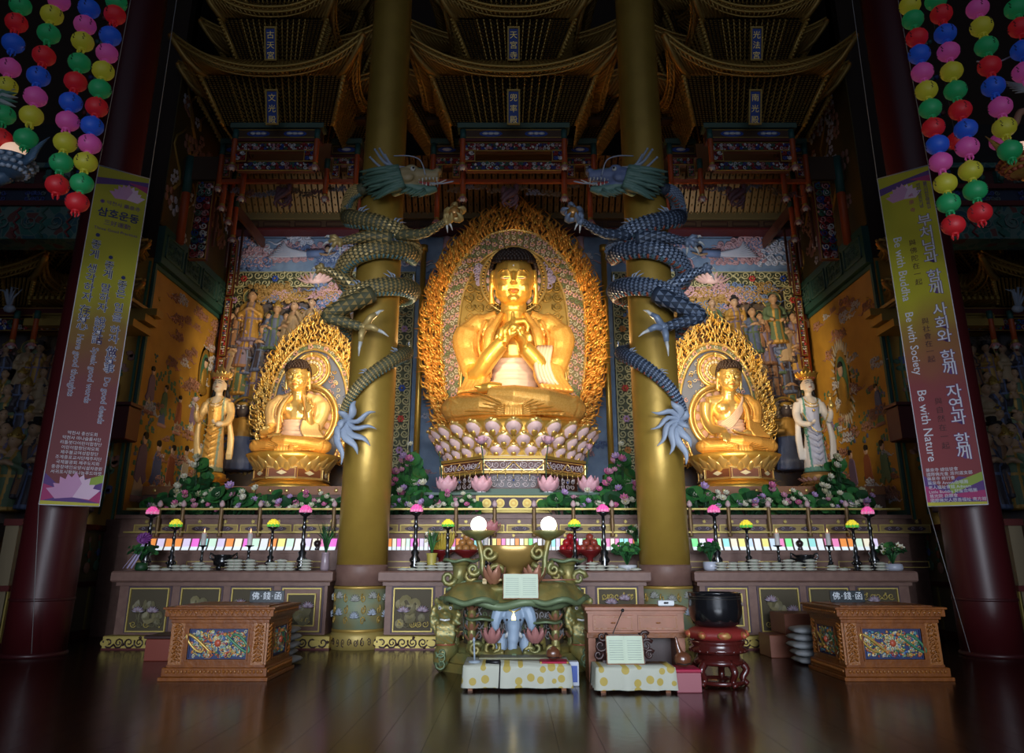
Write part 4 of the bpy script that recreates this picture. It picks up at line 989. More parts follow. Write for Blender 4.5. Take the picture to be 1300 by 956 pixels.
# ------------------------------------------------------------------ great lotus throne
t = thing('lotus_throne', 'giant pink and gold lotus throne under the largest Buddha', 'throne', (0, 19.8, 3.0))
m = MB(); m.lathe([(1.35,.98),(1.62,1.05),(1.72,1.3),(1.95,1.6),(1.95,1.80),(1.85,1.96),(0,1.97)], (0,19.8,3.0), 64); obj('seat_bowl', m, GOLD, t)
prow = [(1.93, 4.46, .52, .47, 26, 0, .75), (1.80, 4.20, .44, .43, 26, .5, .65), (1.64, 4.00, .36, .40, 26, 0, .55)]
for (r, z, L, Wd, n, off, o_) in prow:
    m = MB()
    def petalshape(m):
        a = MB(); K = 9
        # rounded plate in local frame: x across, z up, y outwards(-)
        for (sc_, dy, mi, zc) in ((1., 0., 1, 0), (.80, -.045, 0, -.01)):
            V = []; N = 14
            for ring_ in (0., .55, .85, 1.):
                for k in range(N):
                    g = 2*PI*k/N; x = Wd*.5*sc_*ring_*cos(g)*(1-.15*(sin(g) < 0)); zz = L*.5*sc_*ring_*sin(g); y = dy-.11*(1-ring_**2)-.10*max(0, zz/L)*2
                    V.append((x, y, L*.5+zc+zz))
            Fc = [tuple(range(N))]+[(j*N+k, j*N+(k+1) % N, (j+1)*N+(k+1) % N, (j+1)*N+k) for j in range(3) for k in range(N)]
            a.add(V[0:], Fc, mi)
        a.ball((0, -.10, L*.99), (.07, .05, .045), 7, 1, 4); a.ball((0,-.04,L*.90), (Wd*.36,.045,.035), 8, 1, 4)
        a.ball((0, -.125, L*.33), (Wd*.17, .03, L*.2), 8, 2, 4)
        return a
    a = petalshape(m)
    me = a.mesh('lotus_petal', [PINKL, GOLDB, GOLD])
    for i in range(n):
        g = 2*PI*(i+off)/n+PI/2*0
        o = link('lotus_petal', me, t); o.location = (cos(g-PI/2)*r, sin(g-PI/2)*r, z-3.0); o.rotation_euler = (o_, 0, g)
        o.rotation_euler = (Matrix.Rotation(g, 3, 'Z') @ Matrix.Rotation(o_*.75, 3, 'X')).to_euler()
def octa(m, r, z0, z1, mi, c=(0, 19.8), r1=None, n=8):
    k = 1/cos(PI/n); r1 = r1 or r
    V = [(c[0]+rr*k*sin(PI/n+2*PI*i/n), c[1]-rr*k*cos(PI/n+2*PI*i/n), z) for z, rr in ((z0, r), (z1, r1)) for i in range(n)]
    m.add(V, [tuple(range(n)), tuple(reversed(range(n, 2*n)))]+[(i, n+i, n+(i+1) % n, (i+1) % n) for i in range(n)], mi, False)
def octfaces(r, c=(0, 19.8), n=8, which=(-2, -1, 0, 1, 2)):
    for i in which:
        a = 2*PI*i/n; nr = (sin(a), -cos(a), 0); tx = (cos(a), sin(a), 0); hw = r*math.tan(PI/n)
        yield sheet((c[0]+nr[0]*r-tx[0]*hw, c[1]+nr[1]*r-tx[1]*hw, 0), tx, (0,0,1), nr), 2*hw
m = MB(); octa(m, 1.55, 3.0, 4.0, 0); octa(m, 1.85, 3.93, 4.0, 1); octa(m, 1.80, 3.62, 3.93, 2); octa(m, 1.84, 3.58, 3.64, 1); octa(m, 1.62, 3.22, 3.6, 2); octa(m, 2.0, 3.08, 3.20, 3); octa(m, 1.9, 2.6, 3.1, 4)
m.lathe([(1.7, 3.96), (1.72, 4.02), (1.5, 4.08)], (0, 19.8, 0), 48, 5)
obj('octagonal_base', m, [WOODM, GOLDD, mat('deep_wine', (.10, .028, .02), .5), SLATE, MAROON, WHITE], t)
m = MB()
for k, (fn, w) in enumerate(octfaces(1.80)): 
    frame_rect(m, fn, .02, w-.02, 3.66, 3.90, .02, .04, 1); filigree(m, fn, .06, w-.06, 3.68, 3.89, .17, .013, (0,), .02, 3+k)
for k, (fn, w) in enumerate(octfaces(1.62)):
    m.prism([(w/2+(w*.43)*math.copysign(abs(cos(a))**.5, cos(a)), 3.41+.16*math.copysign(abs(sin(a))**.5, sin(a))) for a in [q*PI/12 for q in range(24)]], fn, 0, .01, 2)
    filigree(m, fn, .1, w-.1, 3.27, 3.55, .18, .014, (0,), .02, 13+k)
for fn, w in octfaces(1.84):
    for h in (0, .5):   # bead garlands
        m.tube([fn(w*(h*1.0+.5*q/8), 3.86-.26*sin(PI*q/8), .04) for q in range(9)], .013, 5, 1)
    for q in range(7): m.tube([fn(w*(.12+.76*q/6), 3.64, .04), fn(w*(.12+.76*q/6), 3.5-.06*(q % 2), .04)], .008, 4, 1); m.ball(fn(w*(.12+.76*q/6), 3.47-.06*(q % 2), .04), (.02, .02, .03), 6, 0 if q % 3 else 3, 4)
obj('filigree', m, [mat('filigree_white', (.62, .52, .52), .5), GOLDB, WOODD, BLUE], t)
# disc panel in front
m = MB(); m.box(-1.55, 1.55, 17.55, 18.3, 2.46, 3.02, 0); m.box(-.87, .87, 17.45, 17.56, 2.62, 3.02, 1, .01); m.box(-.80, .80, 17.43, 17.47, 2.70, 2.97, 2); m.box(-2.3, 2.3, 17.4, 18.8, 3.02, 3.08, 3)
for i in range(5):
    x = -.62+i*.31
    for r, d, mi in ((.105, .02, 1), (.075, .035, 4), (.035, .06, 1)): m.prism([(x+r*cos(a*PI/10), 2.835+r*sin(a*PI/10)) for a in range(20)], sheet((0, 17.43, 0)), 0, d, mi)
for s in (-1, 1):
    for k in range(1): 
        x = s*1.2
        for r, d, mi in ((.12, .02, 4), (.05, .04, 1)): m.prism([(x+r*cos(a*PI/10), 2.82+r*sin(a*PI/10)) for a in range(20)], sheet((0, 17.55, 0)), 0, d, mi)
obj('disc_panel', m, [WOODM, PANG, PLUM, SLATE, GOLDD], t)
# pink lotus lamps standing on the ledge
m0 = MB()
for rw, (n, o_, L) in enumerate(((7, .55, .24), (7, .30, .30), (5, .12, .30))):
    for i in range(n):
        a = 2*PI*(i+.5*rw)/n; m0.petal((cos(a)*.06, sin(a)*.06, .06), (cos(a)*o_*2, sin(a)*o_*2, .5), (-cos(a)*.2, -sin(a)*.2, 1), L, .20, 0, .25, .9, 5, 3)
m0.ball((0,0,.19), (.11,.11,.12), 10, 1)
m1 = MB(); m1.lathe([(.09, 0), (.10, .02), (.04, .05), (.05, .09)], n=12)
for i in range(5): m1.petal((0,0,.05), (cos(i*1.257), sin(i*1.257), -.1), (cos(i*1.257), sin(i*1.257), .3), .2, .1, 0, .1, .4, 3, 2)
first = None
for i, (px, lb) in enumerate(((567, 'outer left of the throne base'), (611, 'left of the throne centre'), (696, 'right of the throne centre'), (747, 'outer right of the throne base'))):
    loc = (PX(px, 612, 17.6), 17.6, 3.08)
    if not first:
        first = thing('lotus_lamp', '', 'lamp', loc, 0, 'pink lotus buds on the throne ledge'); link('petals', m0.mesh('petals', [mat('lotus_pink_lamp', (.80, .42, .46), .5), PINKL]), first); link('foot', m1.mesh('foot', [WHITE]), first); o = first
    else: o = dup(first, loc, '')
    o['label'] = 'large pink lotus bud lamp, '+lb; o.scale = (1.15,)*3
# ------------------------------------------------------------------ aureoles (mandorlas)
def tongue(m, p, d, u, L, r, k, fn3, mi):
    """S-curved flame lick in the sheet: p 2D, d outward 2D"""
    pts = []; rad = []
    for i in range(6):
        t = i/5; q = (p[0]+d[0]*L*t+u[0]*k*L*sin(t*PI*1.3), p[1]+d[1]*L*t+u[1]*k*L*sin(t*PI*1.3)); pts.append(fn3(q[0], q[1], .03+.07*sin(PI*t))); rad.append(r*(1, 1.15, 1., .75, .45, .12)[i])
    m.tube(pts, rad, 5, mi)
def aureole(name, label, cx, Y, outer, mid, inner, rows, n, big, seed, z0):
    t = thing(name, label, 'aureole', (cx, Y, z0)); fn = sheet((cx, Y, 0)); rr = random.Random(seed)
    fo, fm, fi = outline(outer), outline(mid), outline(inner)
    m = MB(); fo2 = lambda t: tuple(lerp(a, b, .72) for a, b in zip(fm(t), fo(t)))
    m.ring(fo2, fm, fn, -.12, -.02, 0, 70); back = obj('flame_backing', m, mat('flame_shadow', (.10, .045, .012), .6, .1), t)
    m = MB()
    for r_ in range(rows):
        v = r_/rows
        for i in range(n):
            tt = (i+.5*(r_ % 2)+rr.uniform(-.15, .15))/n
            a, b = fm(tt), fo(tt); p = (lerp(a[0], b[0], v*.88), lerp(a[1], b[1], v*.88)); dx, dz = b[0]-a[0], b[1]-a[1]; l = math.hypot(dx, dz) or 1
            q = .55+.25*rr.random(); d = (dx/l*(1-q*.55), dz/l*(1-q*.55)+q*.75); dl = math.hypot(*d); d = (d[0]/dl, d[1]/dl); w = l/rows
            L = min(.55, max(.3, w*1.75))*(big)*rr.uniform(.85, 1.2); sg = rr.choice((-1, 1))
            tongue(m, p, d, (-d[1]*sg, d[0]*sg), L, .030*big, .24, fn, 0 if rr.random() < .8 else 1)
            if rr.random() < .45: spiral(m, fn, p[0], p[1], .075*big, 1.2, sg, rr.uniform(0, 6), .02*big, 1, .05, 8, 4)
    obj('flame_border', m, [GOLDF if big > .9 else GOLDB, GOLD], t)
    m = MB(); m.ring(fm, fi, fn, -.10, .0, 0, 70)
    for f, k in ((fm, .05), (fi, .04)):
        m.tube([fn(*f(i/80), .03) for i in range(81)], k, 6, 1)
    for i in range(int(110*big)): m.ball(fn(*fm((i+.5)/int(110*big)), .07), .028, 5, 1, 3)
    nb = int(62*(big if big > .9 else .55)); mats = [mat('band_olive_ground', (.20, .17, .07), .6) if big > .9 else mat('band_green', (.22, .26, .15), .6), GOLDB, ROSE, mat('scroll_cream', (.72, .66, .48), .55), GOLD, mat('scroll_green', (.22, .30, .14), .6)]
    for i in range(nb):
        tt = (i+.5)/nb; a, b = fi(tt), fm(tt); w = math.hypot(b[0]-a[0], b[1]-a[1]); nv = max(1, round(w/.16))
        for j in range(nv):
            v = (j+.5)/nv; p = (lerp(a[0], b[0], v), lerp(a[1], b[1], v))
            spiral(m, fn, p[0], p[1], .075, 1.15, (-1)**(i+j), rr.uniform(0, 6), .021, 3 if rr.random() < .7 else 5, .03, 9, 4)
            if (i+j) % 2 == 0:
                for q in range(5): m.ball(fn(p[0]+.055*cos(q*1.26), p[1]+.055*sin(q*1.26)-.01, .05), (.036, .02, .036), 5, 2, 3)
                m.ball(fn(p[0], p[1]+.02, .08), .026, 6, 1, 4)
    obj('floral_band', m, mats, t)
    return t, fn, fi, rr
Ym = 20.95
pl = lambda pts, Y, cx=0: [(PX(x, y, Y)-cx, PZ(y, Y)) for x, y in pts]
t, fn, fi, rr = aureole('main_aureole', 'tall pointed aureole of orange gold flames behind the largest Buddha', 0, Ym,
    pl([(652,243),(668,257),(693,273),(728,303),(750,339),(766,378),(772,425),(770,470),(762,510),(742,560)], Ym),
    pl([(652,292),(671,295),(689,303),(720,334),(739,374),(744,420),(741,480),(730,550)], Ym),
    pl([(652,313),(672,318),(693,332),(713,365),(721,404),(722,440),(720,483),(714,550)], Ym), 7, 120, 1.12, 3, 4.9)
m = MB(); n = 60; V = [tuple(fn(*fi(i/n), -.03)) for i in range(n+1)]; c = (0, PZ(480, Ym)); V.append(tuple(fn(c[0], c[1], -.03))); m.add(V, [(i, i+1, n+1) for i in range(n)], 0, False)
hz = PZ(357, Ym)
filigree(m, fn, -1.45, 1.45, PZ(470, Ym), PZ(325, Ym), .30, .03, (0, 0, 4), .03, 8, .95)
for s in (-1, 1):
    for k in range(12): spiral(m, fn, s*(.95+.25*rr.random()), hz-.2+.7*rr.random(), .12, 1.3, s, rr.uniform(0, 6), .03, 2, .08, 10, 5)
obj('inner_field', m, [GOLDD, GOLD, mat('scroll_lilac', (.50, .42, .58), .5), SLATE, mat('ochre_scroll', (.55, .33, .07), .5, .3)], t)
m = MB()
for r, w, mi in ((.98, .05, 0), (.86, .04, 0), (.70, .03, 0)): m.tube([fn(r*sin(a*PI/36), hz+r*1.08*cos(a*PI/36), .10) for a in range(73)], w, 6, mi)
for a in range(64): m.ball(fn(.92*sin(a*PI/32), hz+.995*cos(a*PI/32), .12), .033, 6, 0, 4)
m.prism([(.86*sin(a*PI/24), hz+.93*cos(a*PI/24)) for a in range(48)], fn, .0, .06, 2)
for a in range(20):
    g = a*PI/10; m.ball(fn(.77*sin(g), hz+.83*cos(g), .07), (.10, .03, .10), 7, 1, 4)
obj('head_halo', m, [GOLDB, mat('halo_pink', (.68, .46, .42), .55), mat('halo_teal', (.10, .17, .10), .6)], t)
m = MB(); bo = outline([(0, 7.9), (.8, 7.8), (1.35, 7.35), (1.52, 6.6), (1.5, 5.6), (1.45, 4.9)])
m.tube([fn(*bo(i/60), .12) for i in range(61)], .055, 6, 0); m.tube([fn(bo(i/60)[0]*.94, bo(i/60)[1]-.05, .12) for i in range(61)], .04, 6, 1)
for i in range(60): m.ball(fn(bo((i+.5)/60)[0]*1.04, bo((i+.5)/60)[1]+.02, .12), .028, 5, 2, 3)
obj('body_halo', m, [GOLDB, TEALG, GOLDB], t)
for s in (-1, 1):
    cx = 5.95*s; Y = 21.35; ctr = 652+(PX(652+254, 500, Y) and (cx*F_PX/(Y/ (CT-((433-480)/F_PX)*ST)))) 
    k = F_PX/21.8
    nm = 'left' if s < 0 else 'right'
    t, fn, fi, rr = aureole('small_aureole', 'golden coral-like flame aureole behind the %s' % ('Buddha raising one hand' if s < 0 else 'Buddha with a bare shoulder'), cx, Y,
        [(0,9.05),(.25,8.7),(.62,8.35),(1.05,7.95),(1.42,7.3),(1.66,6.5),(1.74,5.8),(1.66,5.1),(1.45,4.5),(1.2,4.1)],
        [(0,7.82),(.45,7.68),(.85,7.25),(1.12,6.6),(1.2,5.9),(1.15,5.2),(.95,4.5),(.8,4.2)],
        [(0,7.62),(.40,7.5),(.76,7.1),(1.0,6.5),(1.07,5.9),(1.02,5.2),(.84,4.5),(.7,4.2)], 7, 74, .82, 20+s, 4.2)
    m = MB(); n = 50; V = [tuple(fn(*fi(i/n), -.03)) for i in range(n+1)]+[tuple(fn(0, 5.6, -.03))]; m.add(V, [(i, i+1, n+1) for i in range(n)], 0, False)
    for i in range(150):
        a = rr.uniform(0, 6.28); r = rr.random()**.5; u, v = .98*r*sin(a), 6.1+1.4*r*cos(a)
        if abs(fi(.5)[0]) < 9: spiral(m, fn, u*.92, v, .07, 1.1, rr.choice((-1, 1)), a*3, .016, rr.choice((1, 1, 2, 3)), .02, 8, 4)
    obj('inner_field', m, [mat('field_blue', (.16, .19, .26), .6), mat('scroll_cream', (.72, .66, .48), .55), ROSE, GOLD], t)
    for (nm2, cz, r, ez) in (('head_disc', 6.95, .50, 1.0), ('body_disc', 5.55, .82, 1.12)):
        m = MB()
        m.prism([(r*sin(a*PI/20), cz+r*ez*cos(a*PI/20)) for a in range(40)], fn, .05, .10, 1)
        for q, w in ((1., .055), (.86, .025), (.62, .03), (.36, .03)): m.tube([fn(r*q*sin(a*PI/24), cz+r*q*ez*cos(a*PI/24), .13) for a in range(49)], w*(r+.5), 6, 0)
        for a in range(40): m.ball(fn(r*.93*sin(a*PI/20), cz+r*.93*ez*cos(a*PI/20), .13), .025, 5, 0, 3)
        for a in range(16):
            g = a*PI/8; m.ball(fn(r*.74*sin(g), cz+r*.74*ez*cos(g), .12), (r*.13, .03, r*.13), 7, 2, 4); g += PI/16; m.ball(fn(r*.5*sin(g), cz+r*.5*ez*cos(g), .12), (r*.10, .03, r*.10), 7, 3, 4)
        m.prism([(r*.3*sin(a*PI/12), cz+r*.3*ez*cos(a*PI/12)) for a in range(24)], fn, .08, .14, 0)
        obj(nm2, m, [GOLDB, mat('disc_ochre', (.52, .36, .14), .5, .2), mat('disc_rose', (.62, .40, .33), .55), mat('disc_cream', (.78, .70, .55), .55)], t)
    # ------- side lotus pedestal
    c = (cx, 20.1)
    t = thing('lotus_pedestal', 'gold lotus pedestal with diamond panels under the %s' % ('Buddha raising one hand' if s < 0 else 'Buddha with a bare shoulder'), 'pedestal', (cx, 20.1, 3.3))
    m = MB(); m.lathe([(1.15,.02),(1.2,.05),(1.02,.2),(.85,.26),(.82,.30),(.82,.55),(.9,.60),(1.12,.80),(1.22,.95),(0,.96)], (cx,20.1,3.3), 48, 0); obj('bowl', m, GOLD, t)
    me = MB()
    a = MB(); a.petal((0,0,0), (0,-.75,.8), (0,-.5,1), .36, .30, 0, .2, .5, 5, 4); a.ball((0,-.2,.30), (.06,.04,.04), 6, 0, 4); a.petal((0,-.02,.02), (0,-.75,.8), (0,-.5,1), .25, .18, 1, .2, .5, 4, 3)
    mm = a.mesh('lotus_petal', [GOLDB, GOLDF])
    for row, (r, z, n_, k2) in enumerate(((.92, .60, 22, 1.), (.86, .50, 22, .8))):
        for i in range(n_):
            g = 2*PI*(i+.5*row)/n_; o = link('lotus_petal', mm, t); o.location = (sin(g)*r, -cos(g)*r, z); o.rotation_euler = (0, 0, g); o.scale = (k2,)*3
    mm = a.mesh('base_petal', [GOLDF, GOLDB])
    for i in range(18):
        g = 2*PI*i/18; o = link('base_petal', mm, t); o.location = (sin(g)*.80, -cos(g)*.80, .28); o.rotation_euler = (Matrix.Rotation(g, 3, 'Z') @ Matrix.Rotation(PI*.68, 3, 'X')).to_euler(); o.scale = (1.1, 1.1, 1.15)
    m = MB(); octa(m, .90, 3.60, 3.88, 0, c); octa(m, .94, 3.87, 3.90, 1, c); octa(m, .94, 3.585, 3.61, 1, c)
    for fnn, w in octfaces(.90, c):
        frame_rect(m, fnn, .02, w-.02, 3.62, 3.86, .015, .02, 1)
        m.prism([(w/2-.14, 3.74), (w/2, 3.68), (w/2+.14, 3.74), (w/2, 3.80)], fnn, 0, .03, 2)
        for q in (-1, 1): m.prism([(w/2+q*.05+.05*cos(a_*PI/5), 3.74+.03*sin(a_*PI/5)) for a_ in range(10)], fnn, 0, .035, 2)
    obj('diamond_band', m, [mat('band_redbrown', (.22, .07, .025), .45), GOLDB, mat('diamond_cream', (.85, .75, .45), .4)], t)
# ================================================================== CARVED FIGURES
TAN = mat('relief_skin', (.46, .29, .17), .55); ARM = [mat('relief_robe_gold', (.46, .27, .06), .5, .3), mat('relief_robe_lilac', (.20, .16, .24), .6), mat('relief_robe_green', (.11, .17, .09), .6), mat('relief_robe_cream', (.42, .30, .17), .6), mat('relief_robe_brown', (.26, .13, .06), .6), mat('relief_robe_blue', (.12, .16, .28), .6), mat('relief_dark', (.06, .05, .06), .5)]
CLOUDG = mat('cloud_gold', (.42, .26, .08), .55, .2); NAVY = mat('halo_edge', (.50, .38, .12), .45, .4)
FV = {}
def figure_variant(k):
    """small carved figure 1.6 high, facing -Y: returns body, hair, halo meshes"""
    if k in FV: return FV[k]
    rr = random.Random(100+k); m = MB(); lean = rr.uniform(-.06, .06)
    m.tube([(0,0,.0), (lean*.4,0,.35), (lean,0,.75), (lean,0,1.0), (lean,.0,1.18)], [.27,.24,.19,.21,.10], 12)
    m.tube([(lean-.21,0,1.1), (lean,.0,1.14), (lean+.21,0,1.1)], [.08,.1,.08], 10)
    for i in range(9):
        a = PI+PI*(i+.5)/9; m.tube([(lean+.17*cos(a), .15*sin(a), .85), (.20*cos(a)+lean*.5, .19*sin(a), .45), (.27*cos(a), .27*sin(a), .02)], [.022,.035,.045], 6)
    pose = k % 3
    for s in (-1, 1):
        if pose == 0: arm = [(lean+.22*s,0,1.1), (lean+.28*s,-.05,.85), (lean+.03*s,-.25,.95)]
        elif pose == 1: arm = [(lean+.22*s,0,1.1), (lean+.30*s,-.03,.85), (lean+(.2*s if s > 0 else .05*s),-.25,(1.12 if s > 0 else .8))]
        else: arm = [(lean+.22*s,0,1.1), (lean+.29*s,-.02,.84), (lean+.14*s,-.22,.70)]
        m.tube(smoothpath(arm, 3), [.085,.08,.075,.07,.065,.055,.05], 8); m.ball(arm[-1], (.05,.05,.055), 8)
        m.tube([arm[1], (arm[1][0], -.08, .6)], [.09, .06], 8)
    hx = lean*1.2; m.ball((hx,-.04,1.38), (.12,.135,.15), 12); m.ball((hx,-.16,1.36), (.02,.03,.03), 6); m.tube([(hx,-.0,1.15), (hx,-.02,1.3)], .06, 8)
    for s in (-1, 1): m.ball((hx+.12*s,-.02,1.37), (.02,.035,.06), 6)
    robe = ARM[k % len(ARM)]; trim = ARM[(k*3+1) % len(ARM)]
    me = blob(m, .028, 1, [robe, TAN, trim], lambda c, n: 1 if (c.z > 1.21 or (c.y < -.2 and abs(c.z-arm[-1][2]) < .06 and abs(c.x) < .25) or (abs(c.x-lean) < .07 and c.z > 1.05 and c.y < 0)) else (2 if (c.z < .09 or abs(abs(c.x-lean)-.09) < .025 or (.66 < c.z < .71)) else 0), 'figure')
    h = MB(); hk = k % 4
    if hk == 0: h.ball((hx,.01,1.43), (.13,.13,.13), 10); h.ball((hx,.0,1.58), .06, 8)
    elif hk == 1:
        h.lathe([(.13,1.42),(.15,1.46),(.12,1.52),(.07,1.62),(.02,1.68)], (hx,-.01,0), 10, 0)
        for i in range(7): h.ball((hx+.14*cos(i*.9), -.01+.14*sin(i*.9), 1.50), .035, 6, 0, 4)
    elif hk == 2: h.ball((hx,.02,1.45), (.125,.125,.10), 10)
    else: h.box(hx-.12, hx+.12, -.12, .12, 1.47, 1.55, 0, .02); h.box(hx-.07, hx+.07, -.05, .1, 1.55, 1.66, 0, .02)
    for s in (-1, 1): h.ball((hx+.045*s, -.168, 1.40), (.02,.01,.008), 5, 1, 3)
    hm = h.mesh('headdress', [(HAIR, GOLDD, HAIR, HAIR)[hk], HAIR])
    g = MB(); g.prism([(.27*cos(a*PI/14), 1.40+.27*sin(a*PI/14)) for a in range(28)], sheet((hx, .12, 0)), 0, .02, 0); g.tube([(hx+.27*cos(a*PI/14), .09, 1.4+.27*sin(a*PI/14)) for a in range(29)], .02, 5, 1)
    gm = g.mesh('halo', [OLIVEH, NAVY]); FV[k] = (me, hm, gm); return FV[k]
def relief_figure(t, loc, k, sc_=1., halo=False, turn=0.):
    me, hm, gm = figure_variant(k); org = ORG[t.name]
    f = link('figure', me, t); f.location = Vector(loc)-Vector(org); f.scale = (sc_,)*3; f.rotation_euler = (0, 0, turn)
    link('headdress', hm, f)
    if halo: link('halo', gm, f)
LEAFM = mat('border_scroll', (.50, .46, .24), .55, .1); DKG = mat('border_ground', (.05, .06, .03), .7)
def rosette(m, c, r, mi, nrm=(0,-1,0)):
    for i in range(6): m.ball((c[0]+r*.6*cos(i*PI/3), c[1]-.02, c[2]+r*.6*sin(i*PI/3)), (r*.38, r*.2, r*.38), 6, mi, 4)
    m.ball((c[0], c[1]-.05, c[2]), r*.25, 6, 6, 4)
for s in (-1, 1):
    nm = 'left' if s < 0 else 'right'; YB = 22.38
    t = thing('carved_relief', 'carved wall relief crowded with painted saints behind the %s' % ('Buddha raising one hand' if s < 0 else 'Buddha with a bare shoulder'), 'relief', (6.1*s, YB, 3.3))
    a, b = sorted((9.1*s, 3.15*s)); rr = random.Random(50+s)
    fn = sheet((0, YB-.12, 0)); m = MB(); m.box(a, b, YB-.12, YB, 3.3, 10.45, 0); obj('back_board', m, mat('relief_ground', (.16, .10, .05), .7, 0, col2=(.10, .09, .10), nscale=2), t)
    # scroll border
    m = MB(); cols = (2, 3, 4, 5)
    regs = [(a, b, 9.93, 10.45), (a, a+.52, 3.3, 9.93), (b-.52, b, 3.3, 9.93)]
    for q, (x0, x1, z0, z1) in enumerate(regs):
        m.prism([(x0, z0), (x1, z0), (x1, z1), (x0, z1)], fn, 0, .06, 1)
        filigree(m, fn, x0, x1, z0, z1, .26, .030, (0,), .09, 70+q)
        frame_rect(m, fn, x0, x1, z0, z1, .03, .09, 0)
        L = (x1-x0) if q == 0 else (z1-z0); n = int(L/.9)
        for i in range(n):
            p = ((x0+(i+.5)*L/n, (z0+z1)/2) if q == 0 else ((x0+x1)/2, z0+(i+.5)*L/n)); rosette(m, fn(p[0], p[1], .12), .12, cols[(i+q) % 4])
    obj('scroll_border', m, [LEAFM, DKG, mat('rosette_red', (.45, .05, .04), .5), BLUE, mat('rosette_orange', (.50, .20, .05), .5), mat('rosette_lilac', (.42, .26, .44), .5), GOLDD], t)
    m = MB(); xl = PX(652+248*s, 352, YB)
    for i in range(9):
        g = PI*(i+.5)/9; m.petal((xl+.25*cos(g), YB-.25, 10.05), (cos(g), -.4, sin(g)*1.2), (0,-.1,1), .36, .24, 0, .2, .4, 4, 3)
    m.ball((xl, YB-.25, 10.12), (.3,.12,.12), 8, 0); obj('lotus_crest', m, PINKL, t)
    # clouds between the figures
    m = MB()
    for i in range(90):
        x = s*rr.uniform(3.8, 8.4); z = rr.uniform(3.8, 9.8); hi = z > 8.7
        cloud(m, fn, x, z, rr.uniform(.4, .75), (0 if rr.random() < (.75 if abs(x) < 6.8 else .2) else 1) if hi else rr.choice((0, 2, 3, 1)), rr)
    for i in range(60):
        x = s*rr.uniform(3.7, 8.3); z = rr.uniform(8.9, 9.85) if abs(x) < 6.9 else rr.uniform(9.4, 9.85); cloud(m, lambda u, v, w=0: fn(u, v, w+.15), x, z, rr.uniform(.5, .9), (0, 0, 0, 1, 2)[i % 5], rr)
    obj('carved_clouds', m, [CLOUDG, CLOUDP, CLOUDB, mat('cloud_dim', (.20, .15, .12), .6)], t)
    EX = [(x_, y_, (x_+y_) % 3 == 0, .8) for y_ in (402, 432, 468, 494, 525) for x_ in (297, 316, 342, 362)]
    F = [(323,376,1,1.1),(350,392,0,1.),(372,389,0,1.),(311,413,0,1.),(334,418,0,1.),(352,425,0,.95),(309,444,1,1.05),(328,458,1,1.05),(304,478,1,1.),(298,430,0,.9),(340,445,0,.9),(300,505,0,.95),(300,395,0,.9),(316,500,0,.9),(298,540,0,.95),(318,530,0,.9),(395,385,0,.9),(420,392,0,.9),(438,412,0,.95),(448,440,0,.95)] if s < 0 else \
        [(983,379,1,1.1),(933,384,0,.95),(954,396,0,1.),(993,406,0,1.),(970,410,0,1.),(997,440,1,1.1),(979,454,0,.95),(1001,470,1,1.1),(1008,425,0,.9),(1006,498,0,.95),(985,485,0,.9),(962,436,0,.9),(1004,530,0,.95),(988,515,0,.9),(905,385,0,.9),(885,395,0,.9),(870,420,0,.95),(1010,392,0,.85)]
    F += EX if s < 0 else [(1304-a_, b_, c_, d_) for a_, b_, c_, d_ in EX]
    for i, (px, py, h, sc_) in enumerate(F):
        Yf = 22.02; q = P(px, py, Yf); relief_figure(t, (q.x, Yf, q.z-1.4*sc_), (i*5+(s > 0)*2) % 14, sc_, bool(h), rr.uniform(-.3, .3))
    # dark guardian with spiky halo beside the attendant
    m = MB(); m.tube([(0,0,0),(0,0,.6),(0,-.02,1.1),(0,0,1.5)], [.34,.30,.36,.2], 12); m.ball((0,-.05,1.75), (.19,.2,.22), 12); m.tube([(-.4,0,1.4),(-.55,-.15,1.1),(-.2,-.35,1.1)], [.13,.11,.08], 8); m.tube([(.4,0,1.4),(.6,-.1,1.2),(.55,-.2,1.6)], [.13,.11,.08], 8)
    m.tube([(-.4,0,1.4),(.4,0,1.4)], .15, 8)
    for i in range(8): g = PI+PI*i/7; m.tube([(.3*cos(g),.2*sin(g),.8),(.38*cos(g),.3*sin(g),.02)], [.04,.07], 6)
    me = blob(m, .035, 1, [ARM[6], ARM[0], ARM[5]], lambda c, n: 0 if c.z > 1.55 else (1 if c.z > .95 else 2), 'guardian_figure')
    g_ = link('guardian_figure', me, t); q = P(652-343 if s < 0 else 998, 522, 21.6); g_.location = Vector((q.x, 21.6, q.z-1.75))-Vector(ORG[t.name])
    m = MB(); m.ball((0,-.03,1.93), (.2,.19,.1), 8, 1)
    for e in (-1, 1): m.ball((.07*e,-.24,1.80), .035, 6, 0, 4); m.tube([(.03*e,-.24,1.86),(.13*e,-.2,1.9)], .02, 5, 0)
    m.tube([(.38*cos(a*PI/14), .1, 1.8+.38*sin(a*PI/14)) for a in range(29)], .04, 6, 2); link('headdress', m.mesh('headdress', [WHITE, GOLDD, GOLDD]), g_)
    # cloud frieze above
    t = thing('cloud_frieze', 'blue sky frieze with pink clouds and a flying robed figure, %s side' % nm, 'frieze', (6.1*s, YB, 10.5))
    m = MB(); m.box(a, b, YB-.06, YB, 10.5, 11.66, 0); obj('sky_board', m, SKY, t); fn = sheet((0, YB-.06, 0)); m = MB()
    for i in range(44):
        x = s*rr.uniform(3.5, 8.8); z = rr.uniform(10.62, 11.55)
        if abs(x-6.2*s) < .8 and rr.random() < .6: continue
        cloud(m, fn, x, z, rr.uniform(.6, 1.15), rr.choice((0, 0, 1, 2)), rr)
    obj('frieze_clouds', m, [CLOUDP, CLOUDW, CLOUDB], t)
    m = MB(); c = Vector((s*6.5, YB-.18, 11.05))
